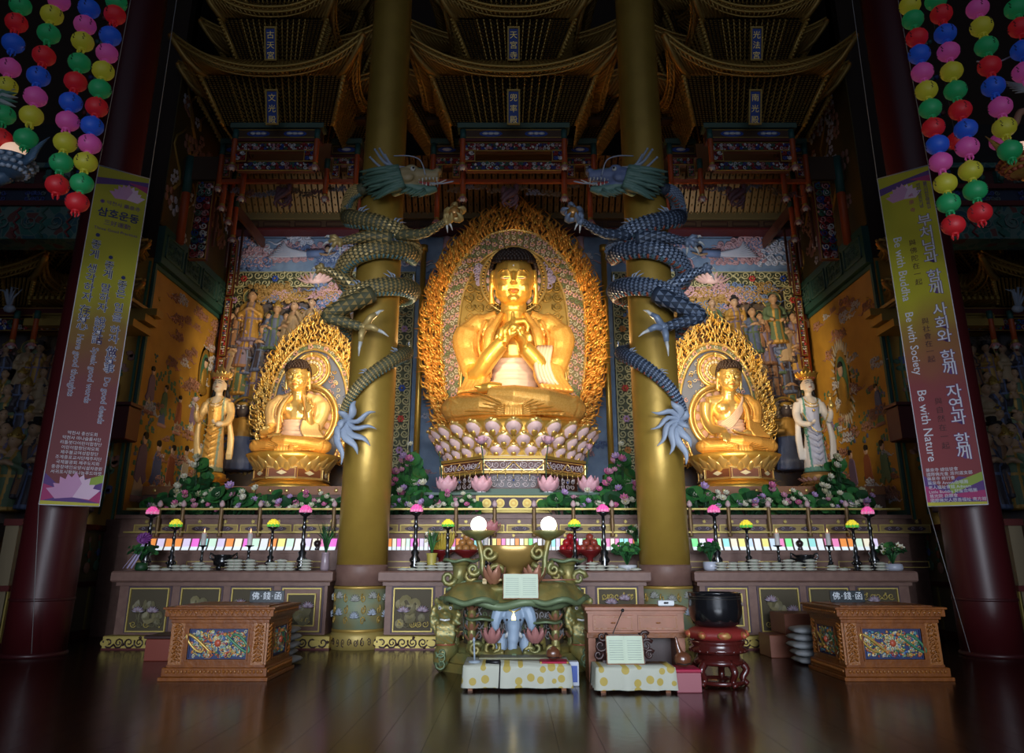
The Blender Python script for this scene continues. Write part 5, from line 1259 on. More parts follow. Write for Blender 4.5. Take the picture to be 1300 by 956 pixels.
    for i in range(9):
        q = i/8; m.tube(smoothpath([(c.x+s*.1, c.y, c.z), (c.x+s*(.6+.2*q), c.y, c.z+.05+.25*(q-.4)), (c.x+s*(1.0+.45*(1-q)), c.y+.03, c.z+.05+.55*(q-.2))], 4), [.09,.08,.07,.06,.05,.045,.04,.03,.012], 6, 0)
    m.tube([(c.x+s*.15, c.y-.05, c.z), (c.x-s*.25, c.y-.05, c.z+.02), (c.x-s*.38, c.y-.05, c.z+.10)], [.14,.12,.06], 8, 1); m.ball((c.x-s*.5, c.y-.08, c.z+.14), (.09,.09,.11), 8, 2); m.ball((c.x-s*.48, c.y-.05, c.z+.22), (.1,.1,.08), 8, 3)
    m.tube([(c.x-s*.2, c.y-.1, c.z), (c.x-s*.5, c.y-.15, c.z-.08), (c.x-s*.75, c.y-.12, c.z+.02)], [.05,.04,.025], 6, 2)
    obj('flying_figure', m, [CLOUDW, CLOUDB, TAN, HAIR], t)
# centre strip: blue wall clouds beside the main aureole, gold poles
for s in (-1, 1):
    nm = 'left' if s < 0 else 'right'
    m = MB(); m.lathe([(.09, 3.0), (.09, 10.9)], (2.83*s, 21.6, 0), 12); m.lathe([(.13, 10.9), (.13, 11.1)], (2.83*s, 21.6, 0), 12); m.lathe([(.14, 3.0), (.14, 3.2)], (2.83*s, 21.6, 0), 12)
    single('gilded_pole', 'slim vertical gilded pole just %s of the tall aureole' % nm, 'pole', m, mat('pole_gold', (.62, .38, .07), .35, .6), (2.83*s, 21.6, 3.0))
fn = sheet((0, 22.4, 0)); rr = random.Random(9)
t = thing('cloud_carving', 'painted clouds carved on the blue wall around the tall aureole', 'carving', (0, 22.4, 3.0))
for i in range(46):
    m = MB(); x = rr.uniform(1.3, 2.7)*rr.choice((-1, 1)); cloud(m, fn, x, rr.uniform(3.2, 11.4), rr.uniform(.35, .6), 0, rr); obj('cloud', m, [(CLOUDP, CLOUDW, CLOUDB)[i % 3]], t)
for s in (-1, 1):
    m = MB(); c = Vector((s*2.15, 22.25, PZ(305, 22.2)))
    for i in range(6):
        q = i/5; m.tube(smoothpath([(c.x, c.y, c.z), (c.x+s*.15, c.y, c.z+.3+.1*q), (c.x+s*(.1+.4*q), c.y, c.z+.7)], 3), [.07]*5+[.04,.02], 6, 0)
    m.tube([(c.x, c.y-.03, c.z+.1), (c.x+s*.05, c.y-.05, c.z-.35)], [.13,.09], 8, 1); m.ball((c.x-s*.1, c.y-.08, c.z+.28), .10, 8, 2); m.ball((c.x-s*.1, c.y-.05, c.z+.36), .09, 8, 3)
    single('apsara_carving', 'small flying celestial figure carved %s of the aureole tip' % ('left' if s < 0 else 'right'), 'carving', m, [CLOUDW, CLOUDP, TAN, HAIR], tuple(c))
# ------------------------------------------------------------------ standing attendants
def attendant(s):
    loc = (7.78*s, 19.2, 3.3); t = thing('standing_attendant', 'crowned standing attendant statue in %s' % ('gold-lit robe holding up a lotus bud' if s < 0 else 'white and lilac robe with a looped gold cord'), 'statue', loc)
    e = -s   # viewer side of the raised hand: outer
    m = MB()
    m.tube([(0,0,.42),(0,0,.9),(.02,-.02,1.35),(0,0,1.75),(0,0,2.15),(0,0,2.4)], [.27,.28,.22,.21,.25,.12], 16); m.tube([(-.28,0,2.25),(0,0,2.33),(.28,0,2.25)], [.11,.14,.11], 12)
    m.ball((0,-.06,2.72), (.16,.17,.21), 16); m.ball((0,-.1,2.60), (.12,.12,.1), 10); m.tube([(0,0,2.3),(0,-.03,2.6)], .09, 10); m.ball((0,-.235,2.70), (.025,.035,.05), 8)
    for q in (-1, 1): m.ball((.165*q,-.03,2.68), (.025,.05,.11), 8)
    o = s   # outer arm raised
    m.tube(smoothpath([(.29*o,0,2.24),(.38*o,-.05,1.95),(.40*o,-.22,1.75),(.42*o,-.32,2.0)], 3), [.11]*3+[.10]*3+[.075]*3+[.05], 10); hand(m, (.42*o,-.32,1.99), (0,-.05,1), (0,-1,.1), .24, (.2,.4,.8,.9), o)
    m.tube(smoothpath([(-.29*o,0,2.24),(-.38*o,-.04,1.95),(-.36*o,-.22,1.68),(-.15*o,-.38,1.62)], 3), [.11]*3+[.10]*3+[.08]*3+[.05], 10); hand(m, (-.17*o,-.37,1.62), (-.2*o*-1,-.5,.1), (0,0,1), .24, .6, o)
    for i in range(13):
        a = PI+PI*(i+.5)/13; m.tube([(.19*cos(a),.18*sin(a),1.5),(.26*cos(a),.24*sin(a),.95),(.30*cos(a),.28*sin(a),.43)], [.02,.03,.035], 6)
    for q in (-1, 1):
        for j in range(3): m.tube(smoothpath([(.38*q,-.12,1.85-.05*j),(.44*q+.03*j,-.1,1.3),(.40*q+.05*j,-.05,.75)], 3), [.06,.065,.06,.06,.05,.05,.03], 6)
    for i in range(6): m.tube([(-.22,-.15,1.5-.16*i+.05),(0,-.31-.01*i,1.36-.16*i),(.22,-.15,1.5-.16*i+.05)], .025, 6)
    main, front, hem, skin = (ROBEL, GOLDR, mat('hem_green', (.30, .38, .26), .5), mat('statue_skin', (.90, .72, .48), .5, .1)) if s < 0 else (mat('robe_white_statue', (.66, .62, .58), .5), mat('apron_lilac', (.42, .44, .56), .5), TURQ, mat('statue_skin_pale', (.80, .68, .54), .5))
    me = blob(m, .022, 1, [main, front, hem, skin], lambda c, n: 3 if (c.z > 2.42 or (abs(c.x) < .1 and c.z > 2.15 and c.y < -.1) or (c.z > 1.97 and abs(c.x) > .33 and c.y < -.25) or (c.y < -.36 and 1.5 < c.z < 1.75)) else (1 if (abs(c.x) < .17 and c.y < -.12 and .6 < c.z < 2.1) else (2 if (c.z < .55 or abs(abs(c.x)-.19) < .02) else 0)), 'body')
    link('body', me, t)
    m = MB(); m.lathe([(.17,2.80),(.20,2.84),(.19,2.92),(.14,3.02),(.09,3.12),(.03,3.2)], (0,-.03,0), 14)
    for i in range(9):
        a = PI+PI*i/8; m.petal((.16*cos(a), -.03+.16*sin(a), 2.84), (cos(a), sin(a), .6), (0,0,1), .24, .13, 0, .2, .7, 4, 2); m.ball((.20*cos(a), -.03+.2*sin(a), 2.85), .03, 6, 1, 4)
    for q in (-1, 1): m.tube(smoothpath([(.18*q,-.02,2.85),(.30*q,0,2.92),(.26*q,0,3.02)], 3), .025, 5)
    for i_, p_ in enumerate(m.v): m.v[i_] = (p_[0]*.92, p_[1]*.92, p_[2]+.05)
    link('crown', m.mesh('crown', [GOLDB if s < 0 else GOLD, mat('crown_red', (.45, .08, .05), .4)]), t)
    m = MB()
    m.ball((0,.02,2.80), (.172,.165,.17), 12, 0); m.tube([(-.15,.08,2.7),(-.2,.1,2.4)], .05, 6); m.tube([(.15,.08,2.7),(.2,.1,2.4)], .05, 6)
    link('hair', m.mesh('hair', [HAIR]), t); m = MB()
    for q in (-1, 1): m.tube([(.03*q,-.222,2.745),(.07*q,-.222,2.75),(.11*q,-.20,2.74)], .007, 5, 0); m.tube([(.03*q,-.224,2.79),(.075*q,-.222,2.80),(.12*q,-.19,2.785)], .006, 5, 0)
    m.tube([(-.04,-.212,2.635),(0,-.222,2.64),(.04,-.212,2.635)], .012, 6, 1); link('face_paint', m.mesh('face_paint', [BROW, LIP]), t); m = MB()
    for z, w in ((2.18, .15), (2.05, .1)): m.tube([(.17*cos(a*PI/8)*1., -.17-.10*sin(a*PI/8), z+.14-w*sin(a*PI/8)) for a in range(9)], .014, 5)
    m.ball((0,-.28,2.0), .04, 6); m.tube(smoothpath([(-.28,-.22,1.95),(-.1,-.36,1.5),(.12,-.38,1.45),(.30,-.3,1.8),(.42,-.32,2.05)] if s > 0 else [(-.3,-.26,1.75),(-.1,-.38,1.6),(.1,-.38,1.6),(.32,-.28,1.72)], 4), .015, 5)
    link('jewellery', m.mesh('jewellery', [GOLDB]), t)
    m = MB()
    for z in (.0, ): m.lathe([(.42,0),(.43,.06),(.38,.10),(.30,.14),(.34,.20),(.40,.26),(.38,.38),(.28,.43)], n=32)
    for i in range(18):
        a = 2*PI*i/18; m.petal((.30*cos(a), .30*sin(a), .20), (cos(a), sin(a), .35), (cos(a)*.3, sin(a)*.3, 1), .20, .13, 1, .2, .6, 3, 2); m.petal((.32*cos(a), .32*sin(a), .18), (cos(a), sin(a), -.5), (cos(a), sin(a), -.9), .16, .13, 0, .2, .6, 3, 2)
    link('lotus_base', m.mesh('lotus_base', [GOLD if s < 0 else mat('base_bronze', (.34, .20, .07), .45, .4), ROSE if s > 0 else GOLDB]), t)
    return (loc[0]+.42*o, loc[1]-.36, loc[2]+2.02)
q = attendant(-1)
m = MB(); m.tube([(q[0], q[1], q[2]-.1), (q[0]-.02, q[1], q[2]+.22)], .015, 5, 1); bloom(m, (q[0]-.02, q[1], q[2]+.20), .14, (0,-.2,1), 0, 1, 7, 2, .6)
single('held_lotus', 'pale lotus bud on a stem held up by the left standing attendant', 'lotus', m, [PINKL, GOLDD], q)
q = attendant(1)
m = MB(); m.lathe([(.03,0),(.07,.05),(.08,.12),(.03,.2),(.025,.28),(.05,.32)], q, 12, 0); m.ball((q[0], q[1], q[2]+.38), .05, 8, 0)
single('held_vase', 'small gold vase raised in the hand of the right standing attendant', 'vase', m, [GOLDB], q)
# ================================================================== DRAGONS
FIN = mat('fin_blue', (.36, .42, .52), .45); FIN2 = mat('claw_ivory', (.66, .66, .62), .4); REDM = mat('dragon_red', (.32, .07, .03), .5)
def dragon(sg):
    left = sg < 0; cx, cy = 2.95*sg, 15.1
    mx = lambda px: px if left else 1304-px
    Q = lambda px, py, Y: P(mx(px), py, Y)
    t = thing('coiled_dragon', ('gold scaled dragon with teal mane' if left else 'blue scaled dragon with teal mane')+' coiled around the gold column', 'dragon', (cx, cy-.6, 4.5))
    SC = mat('scale_gold', (.56, .40, .15), .42, .3) if left else mat('scale_blue', (.21, .27, .38), .42, .15); SC2 = mat('skin_dark', (.10, .10, .05), .6) if left else mat('skin_blue_dark', (.025, .04, .07), .6)
    BEL = mat('belly_teal', (.10, .20, .19), .5) if left else mat('belly_teal_blue', (.08, .17, .20), .5); MANE = mat('mane_teal', (.10, .19, .14), .5) if left else mat('mane_green', (.12, .22, .18), .5)
    pts = [(-28,238,.20),(-55,240,.23),(-80,248,.25),(-76,262,.26),(-42,275,.27),(8,286,.27),(50,294,.28),(82,302,.28),(86,310,.28),(58,313,.28),(8,318,.28),(-40,326,.28),(-82,338,.28),(-130,346,.28),(-180,350,.28),(-230,352,.28),(-275,356,.28),(-318,361,.27),(-360,368,.27),(-400,378,.26),(-445,391,.25),(-495,404,.25),(-540,417,.23),(-590,429,.22),(-630,438,.21),(-670,452,.20),(-710,474,.18),(-742,496,.16),(-770,518,.13),(-778,534,.10)]
    raw = []
    for a, y, r in pts:
        g = math.radians(a)*(1 if left else -1); Rr = .48+r*.92; raw.append((cx+Rr*sin(g), cy-Rr*cos(g), PZ(y, 14.45), r))
    sp = smoothpath(raw, 7); C = [Vector(p[:3]) for p in sp]; rad = [p[3]*.68 for p in sp]
    m = MB(); m.tube(C, [r*.97 for r in rad], 14, 0); m.ball(C[0], rad[0], 10, 0)
    # scales
    s_ = 0; acc = 0; row = 0
    for i in range(1, len(C)-1):
        acc += (C[i]-C[i-1]).length
        if acc < rad[i]*.30: continue
        acc = 0; row += 1; tg = (C[i+1]-C[i-1]).normalized(); ax = Vector((cx, cy, C[i].z)); inn = (ax-C[i]); inn = (inn-tg*inn.dot(tg)).normalized(); bn = tg.cross(inn)
        n = 18
        for k in range(n):
            a = 2*PI*(k+.5*(row % 2))/n; d = inn*cos(a)+bn*sin(a)
            if cos(a) > .75: continue
            r = rad[i]; w = tg.cross(d)*(r*.19); b = C[i]+d*r*.98; L = r*.40
            tip = b+tg*L+d*r*.09; md = b+tg*L*.45+d*r*.10
            m.add([tuple(b-w*.4), tuple(b+w*.4), tuple(md+w), tuple(tip), tuple(md-w)], [(0, 1, 2, 3, 4)], 1, False)
    obj('body', m, [SC2, SC], t)
    m = MB()   # belly ridge and dorsal fins
    for i in range(2, len(C)-2):
        tg = (C[i+1]-C[i-1]).normalized(); out = (C[i]-Vector((cx, cy, C[i].z))); out = (out-tg*out.dot(tg)).normalized(); bn = tg.cross(out)
        if bn.z > 0: bn = -bn
        m.tube([C[i]+bn*rad[i]*.8+out*rad[i]*.5, C[i]+bn*rad[i]*1.08+out*rad[i]*.2, C[i]+bn*rad[i]*.95-out*rad[i]*.2], [rad[i]*.14]*3, 5, 0 if left or i % 2 else 1)
    obj('belly_ridge', m, [BEL, REDM], t)
    for i in range(12, len(C)-8, 9):
        m = MB()
        tg = (C[i+1]-C[i-1]).normalized(); out = (C[i]-Vector((cx, cy, C[i].z))); out = (out-tg*out.dot(tg)).normalized(); bn = tg.cross(out)
        if bn.z < 0: bn = -bn
        b = C[i]+bn*rad[i]*.95+out*rad[i]*.25; r = rad[i]
        for k in range(3): m.tube([b+tg*(k-1)*r*.3, b+bn*r*(.35, .5, .3)[k]+tg*(k-.6)*r*.45, b+bn*r*(.55, .85, .5)[k]+tg*(k+.2)*r*.5], [r*.14, r*.1, r*.02], 5, 0)
        obj('dorsal_fin', m, [FIN], t)
    # legs
    def limb(nm, P4, r, claws, wrist_dir, L=.34):
        m = MB(); sp = smoothpath([tuple(p) for p in P4], 4); n = len(sp); m.tube(sp, [lerp(r, r*.42, i/(n-1)) for i in range(n)], 10, 0)
        for i in range(1, n-1):
            c = Vector(sp[i]); tg = (Vector(sp[i+1])-Vector(sp[i-1])).normalized(); rr_ = lerp(r, r*.42, i/(n-1)); x = tg.cross(Vector((0,1,0.01))).normalized(); y = tg.cross(x)
            for k in range(9):
                a = 2*PI*(k+.5*(i % 2))/9; d = x*cos(a)+y*sin(a); b = c+d*rr_; w = tg.cross(d)*rr_*.3
                m.add([tuple(b-w), tuple(b+w), tuple(b+tg*rr_*.8+d*rr_*.2)], [(0, 1, 2)], 1, False)
        o = obj(nm, m, [SC2, SC, REDM], t)
        m = MB(); e = Vector(sp[-1])
        for k, (dx, dz, ll) in enumerate(claws):
            dd = Vector((dx*(1 if left else -1), -.25, dz)).normalized(); m.tube([e, e+dd*L*ll*.45+Vector((0,-.05,.03)), e+dd*L*ll*.75], [r*.40, r*.36, r*.26], 8, 0); m.tube([e+dd*L*ll*.72, e+dd*L*ll+Vector((0,.0,-.03)), e+dd*L*ll*1.25+Vector((0,.06,-.08))], [r*.24, r*.15, .008], 8, 1)
        m.ball(e, r*.55, 8, 0); obj('claw', m, [SC, FIN2], o)
        return o
    limb('front_leg', [Q(505,298,14.5), Q(535,297,14.3), Q(556,287,14.1), Q(566,280,14.0)], .13, [(.8,.8,.5),(1,.2,.5),(.6,-.6,.5),(-.1,1,.5),(.2,-.9,.5)], None)
    limb('front_leg', [Q(497,303,14.3), Q(470,300,14.2), Q(447,304,14.15), Q(432,307,14.1)], .15, [(-1,.5,1),(-1,-.1,1),(-.7,-.7,.9),(.1,-1,.6)], None, .30)
    limb('hind_leg', [Q(472,373,14.3), Q(440,388,14.1), Q(415,401,14.0), Q(438,409,13.95), Q(462,416,13.95)], .19, [(.9,1.,1.3),(1,-.25,1.2),(-.1,-1,1.2)], None, .36)
    limb('hind_leg', [Q(455,366,14.6), Q(437,355,14.6), Q(422,346,14.6), Q(410,343,14.6)], .15, [(-1,.3,.8),(-.8,-.6,.8),(-.4,.9,.7)], None, .26)
    # tail fins
    m = MB(); e = Q(441,534,14.4)
    for (x, y) in ((452,509),(477,523),(478,545),(470,566),(454,577),(433,590),(427,568),(430,545),(430,522)):
        g = Q(x, y, 14.25); dd = g-e; sd = Vector((dd.z, 0, -dd.x))
        m.tube(smoothpath([tuple(e), tuple(e+dd*.38+sd*.17+Vector((0,-.1,0))), tuple(e+dd*.75-sd*.01+Vector((0,-.08,0))), tuple(g)], 3), [.05,.065,.075,.08,.08,.07,.055,.04,.02,.008], 8, 0, flat=.6)
    obj('tail_fin', m, [FIN], t)
    # head
    h0 = Q(516, 226, 14.2); sx = 1 if left else -1
    Hh = lambda x, y, z: tuple(h0+Vector((x*sx*1.0, y, z)))
    m = MB(); m.ball(Hh(0,0,0), (.30,.26,.24), 14); m.tube([Hh(-.35,.1,-.1), Hh(0,0,-.04)], [.28,.25], 12)
    m.tube([Hh(.1,0,.04), Hh(.38,0,.06), Hh(.58,0,.05), Hh(.68,0,.07)], [.21,.155,.13,.12], 12); m.ball(Hh(.66,0,.15), (.10,.12,.07), 10)
    for q in (-1, 1): m.ball(Hh(.12,.15*q,.16), (.14,.08,.07), 8); m.ball(Hh(.68,.08*q,.13), .055, 8); m.ball(Hh(.05,.2*q,-.08), (.15,.08,.12), 8)
    m.tube([Hh(-.02,0,-.14), Hh(.25,0,-.25), Hh(.50,0,-.30), Hh(.66,0,-.25)], [.17,.13,.10,.06], 12)
    me = blob(m, .022, 1, [mat('face_tan', (.36, .27, .13), .5) if left else mat('face_blue', (.14, .18, .32), .5), MANE], lambda c, n: 1 if (c.z < h0.z-.22 or n.z > .6) else 0, 'head'); shift(me, ORG[t.name]); hd = link('head', me, t)
    m = MB()
    for q in (-1, 1):
        for k in range(6): m.tube([Hh(.28+.075*k,.09*q,-.04), Hh(.29+.075*k,.10*q,-.04-(.13 if k in (1, 5) else .07))], [.022, .004], 5, 0)
        for k in range(5): m.tube([Hh(.28+.08*k,.07*q,-.22), Hh(.28+.08*k,.08*q,-.13-.04*(k == 4))], [.02, .004], 5, 0)
    m.tube([Hh(.55,-.08,-.2), Hh(.70,-.1,-.18), Hh(.86,-.1,-.10)], [.03,.02,.01], 5, 0)
    obj('teeth', m, [FIN2], hd)
    m = MB(); m.tube([Hh(.05,0,-.10), Hh(.35,0,-.16), Hh(.58,0,-.13)], [.08,.07,.02], 8, 0); obj('tongue', m, [mat('tongue_red', (.40, .06, .05), .5)], hd)
    for q in (-1, 1):
        m = MB(); m.ball(Hh(.16,.215*q,.10), .055, 8, 0); m.ball(Hh(.175,.26*q,.10), .028, 6, 1); obj('eye', m, [FIN2, HAIR], hd)
    m = MB()
    for k, (x, y) in enumerate(((476,190),(470,200),(489,197),(482,189))[:4]):
        g = Q(x, y, 14.15+.12*(k % 2)); b = Vector(Hh(-.08+.04*k, -.12+.24*(k % 2), .16)); md = lerp(b, g, .5)+Vector((-.06*sx,0,-.10))
        m.tube(smoothpath([tuple(b), tuple(md), tuple(g)], 4), [.045,.045,.042,.04,.036,.032,.028,.026,.02], 7, 0); m.ball(g, .032, 6, 0)
    obj('horns', m, [FIN], hd)
    m = MB(); pa = [Q(540,222,13.95), Q(534,204,13.9), Q(520,198,13.9), Q(500,198,14.0)]; m.tube(smoothpath([tuple(p) for p in pa], 5), .014, 5, 0)
    m.tube(smoothpath([tuple(p) for p in (Q(546,232,13.9), Q(560,233,13.8), Q(576,230,13.8))], 5), [.016]*10+[.006], 5, 0); obj('whiskers', m, [FIN], hd)
    m = MB(); rr = random.Random(4)
    for k in range(46):
        v = k/45; b = Vector(Hh(-.05+.15*v-.1, rr.uniform(-.22, .18)-.05, .18-.45*v)); tipx = lerp(458, 474, v**2)+rr.uniform(-3, 6); tipy = lerp(219, 252, v)+rr.uniform(-3, 3); g = Q(tipx, tipy, 14.25+rr.uniform(-.2, .25))
        md = lerp(b, g, .5)+Vector((0, -.14, -.08+.06*rr.random())); m.tube(smoothpath([tuple(b), tuple(md), tuple(g)], 4), [.05,.055,.055,.052,.05,.045,.035,.025,.008], 6, 0)
    for k in range(12):
        b = Vector(Hh(.05+.04*k, rr.uniform(-.1, .05), -.22-.01*k)); g = b+Vector((-.22*sx, -.05, -.16)); m.tube([b, lerp(b, g, .5)+Vector((0,-.03,-.03)), g], [.035,.03,.005], 5, 0)
    obj('mane', m, [MANE], hd)
    g = Q(577, 270, 13.9)
    m = MB()
    for k in range(5):
        a = k*1.25+.4; b = g+Vector((-.12*sx, .05, -.06)); m.tube(smoothpath([tuple(b), tuple(g+Vector((.17*cos(a), .05, .17*sin(a)))), tuple(g+Vector((.15*cos(a)+.03*sx, -.09, .15*sin(a)))), tuple(g+Vector((.09*cos(a), -.16, .09*sin(a))))], 3), [.08,.08,.08,.075,.07,.06,.05,.035,.02,.008], 7, 0)
    obj('gripping_claw', m, [SC, FIN2], t)
    m = MB(); m.ball(g, .125, 18); single('dragon_pearl', 'round amber pearl gripped in the raised claw of the %s dragon' % ('gold' if left else 'blue'), 'pearl', m, mat('pearl_amber', (.45, .22, .06), .25, .4), tuple(g))
dragon(-1); dragon(1)
# ================================================================== SIDE CHAPELS
for s in (-1, 1):
    nm = 'left' if s < 0 else 'right'; mx = (lambda p: p) if s < 0 else (lambda p: 1304-p)
    cx = PX(mx(-40), 360, 17.0)
    t = thing('side_canopy', 'dim gilt tiered roof over the crowded %s side altar' % nm, 'canopy', (cx, 17.4, 7.5))
    hx = abs(PX(mx(56), 333, 16.0)-cx); hx2 = abs(PX(mx(51), 280, 16.0)-cx)
    roof_tier(t, cx, 1, 17.1, PZ(388, 17.1), hx*.62, 16.5, PZ(352, 16.5), hx*.80, .7, PZ(328, 16), .5, hx, .42, 9, 9)
    roof_tier(t, cx, 1, 17.1, PZ(325, 17.1), hx2*.55, 16.5, PZ(297, 16.5), hx2*.74, .7, PZ(276, 16), .5, hx2, .42, 8, 7)
    roof_tier(t, cx, 1, 17.6, PZ(392, 17.6), hx*1.25, 17.2, PZ(368, 17.2), hx*1.5, .3, PZ(362, 17), .2, hx*1.75, .12, 14, 7, .4)
    roof_tier(t, cx, 1, 17.6, PZ(345, 17.6), hx*1.1, 17.2, PZ(318, 17.2), hx*1.5, .3, PZ(312, 17), .2, hx*1.75, .12, 14, 7, .4)
    m = MB(); xa, xb = sorted((PX(mx(-60), 400, 17), PX(mx(112), 400, 17)))
    painted_lintel(m, xa, xb, 17.0, PZ(420, 17), PZ(404, 17), 81+s); m.box(xa, xb, 17.0, 17.2, PZ(402, 17), PZ(390, 17), 6); frame_rect(m, sheet((0, 17.0, 0)), xa, xb, PZ(401, 17), PZ(391, 17), .02, .02, 5)
    obj('painted_lintel', m, DMI, t)
    for px in (18, 44): post(t, PX(mx(px), 420, 16.7), 16.7, PZ(432, 16.7), PZ(395, 16.7), .06)
    m = MB(); c = P(mx(12), 392, 16.5)
    for k in range(6): m.tube([c, c+Vector((.12*cos(k), -.1, .25+.05*k)), c+Vector((.3*cos(k*1.1), -.12, .45))], [.04,.03,.006], 5, 0)
    m.ball(c, (.15,.1,.1), 8, 0); obj('crest_ornament', m, FIN, t)
    # crowded saints
    rr = random.Random(60+s); t = thing('saint_relief', 'side altar wall crowded with carved gilded saints, far %s edge' % nm, 'relief', (10.9*s, 17.7, 2.6))
    m = MB(); m.box(*sorted((10.45*s, 13.4*s)), 17.7, 17.88, 2.4, 7.4, 0); obj('back_board', m, mat('relief_ground', (.16, .10, .05), .7), t)
    fn = sheet((0, 17.7, 0)); m = MB()
    for i in range(60): cloud(m, fn, s*rr.uniform(9.6, 12.9), rr.uniform(2.6, 7.2), .45, rr.randrange(3), rr)
    obj('carved_clouds', m, [CLOUDG, mat('cloud_dim', (.20, .15, .12), .6), CLOUDP], t)
    k = 0
    for row in range(6):
        zb = 2.65+row*.68; y = 16.95+row*.10; sc_ = 1.15 if row < 2 else (.95 if row < 4 else .72)
        n = 6 if row < 3 else 8
        for i in range(n):
            x = s*(9.75+(i+.5*(row % 2))*3.2/n+rr.uniform(-.06, .06)); relief_figure(t, (x, y, zb-(.5 if row else .0)+rr.uniform(-.06, .06)), (k*3+row) % 14, sc_, k % 3 == 0, rr.uniform(-.5, .5)); k += 1
    m = MB(); 
    for i in range(26):
        m.ball((s*rr.uniform(9.7, 12.8), rr.uniform(15.9, 17.5), rr.uniform(.1, 2.2)), (rr.uniform(.3, .6), .4, rr.uniform(.3, .7)), 10, 0)
    for i in range(14):
        a = s*rr.uniform(9.6, 12.4); m.tube(smoothpath([(a+.2*sin(q+i), 15.9+.1*cos(q*2+i), .1+q*.45) for q in range(6)], 3), [.16-.005*q for q in range(16)], 8, 0)
    me = blob(m, .06, 2, mat('carved_rootwood', (.12, .065, .03), .6, 0, bump=.4, bscale=8), None, 'carved_rootwood')
    o = link('carved_rootwood', me); tag(o, 'gnarled carved wood base under the crowded saints at the %s edge' % nm, 'carving')
    # painted beams outside the red columns
    t = thing('painted_beam', 'teal painted cross beams outside the red column, %s side' % nm, 'beam', (12*s, 14.6, 8.4))
    Yb = 14.4; xa, xb = sorted((8.9*s, 15.9*s)); m = MB()
    for (p0, p1, d, mi) in ((303, 262, .0, 0), (262, 256, -.06, 1), (256, 240, .05, 2), (240, 234, -.04, 1), (234, 214, .1, 3), (214, 208, -.05, 0), (208, 150, .25, 4)):
        m.box(xa, xb, Yb+d, Yb+.6, PZ(p0, Yb), PZ(p1, Yb), mi)
    obj('beam_bands', m, [DANT, MAROON, mat('beam_night', (.02, .03, .06), .6), mat('beam_wine', (.06, .012, .012), .6), mat('beam_gap_shade', (.008, .006, .006), .7)], t)  # the last, near-black band is the dark gap above, shade painted as colour
    m = MB(); fn = sheet((0, Yb, 0)); z0, z1 = PZ(301, Yb), PZ(264, Yb)
    for i in range(12):
        x = xa+.3+i*.56; 
        m.tube([fn(x+.05*(-1)**q, lerp(z0, z1, q/6), .02) for q in range(7)], .025, 5, 0 if i % 2 else 1)
        spiral(m, fn, x+.28, (z0+z1)/2, .18, 1.4, 1, i, .018, 2, .02, 12, 4)
    f2 = sheet((0, Yb+.05, 0))
    for i in range(8):
        x = xa+.5+i*.85; filigree(m, f2, x-.22, x+.22, PZ(255, Yb), PZ(241, Yb), .12, .014, (3, 3, 2), .03, i)
    for i in range(16):
        x = xa+.3+i*.42; m.box(x, x+.12, Yb-.02, Yb+.2, PZ(232, Yb), PZ(216, Yb), 4 if i % 2 else 2); m.ball((x+.06, Yb-.06, PZ(228, Yb)), .07, 6, 1, 4)
    obj('painted_motifs', m, [mat('motif_red', (.20, .03, .03), .6), mat('motif_green', (.04, .12, .08), .6), mat('motif_pale', (.16, .19, .17), .6), mat('motif_blue', (.06, .09, .30), .6), TEAL], t)
    # bracket arms climbing beside the red column
    t = thing('bracket_cluster', 'stacked painted bracket arms high beside the %s red column' % nm, 'bracket', (9.0*s, 14.2, 9.5)); m = MB()
    for i in range(14):
        z = PZ(225-i*15, 14.2); L = .34+.06*(i % 3); m.box(*sorted((s*8.85, s*(8.85+L))), 14.1, 14.3, z, z+.12, i % 4); m.box(*sorted((s*(8.85+L-.08), s*(8.85+L))), 14.05, 14.35, z+.1, z+.2, (i+2) % 4)
        m.ball((s*(8.9+L), 14.1, z+.06), .06, 6, (i+1) % 4, 4)
    m.box(*sorted((s*8.80, s*8.9)), 14.12, 14.3, 8.5, 14.0, 0)
    obj('bracket_arms', m, [mat('arm_teal', (.03, .09, .09), .6), mat('arm_blue', (.03, .05, .16), .6), mat('arm_red', (.14, .03, .03), .6), mat('arm_pale', (.16, .17, .15), .6)], t)
    # potted plant in a white vase on the ledge
    x = PX(mx(121), 655, 16.2); b = (9.28*s, 16.2, 2.32)
    t = thing('ledge_vase', 'white vase of dark foliage on the %s wall ledge' % nm, 'vase', b)
    m = MB(); m.lathe([(.10,0),(.19,.12),(.20,.24),(.13,.36),(.12,.42),(.15,.45)], b, 20, 0); obj('vase', m, mat('celadon', (.42, .46, .44), .35), t)
    m = MB()
    for i in range(46):
        a = rr.uniform(0, 6.28); r = rr.uniform(.05, .34); z = rr.uniform(.45, 1.25); pad(m, (b[0]+r*cos(a), b[1]+r*sin(a), b[2]+z), rr.uniform(.05, .10), (cos(a), sin(a)-.4, .5), i % 2, 7)
    for i in range(6): m.tube([(b[0], b[1], b[2]+.4), (b[0]+.2*cos(i), b[1]+.2*sin(i), b[2]+1.0)], .01, 4, 1)
    for i in range(7): bloom(m, (b[0]+.3*cos(i*2.1), b[1]-.15+.2*sin(i), b[2]+.6+.1*i), .07, (0,-1,.3), 2, None, 5, 1)
    obj('foliage', m, [LEAFD, LEAFG, PINK], t)
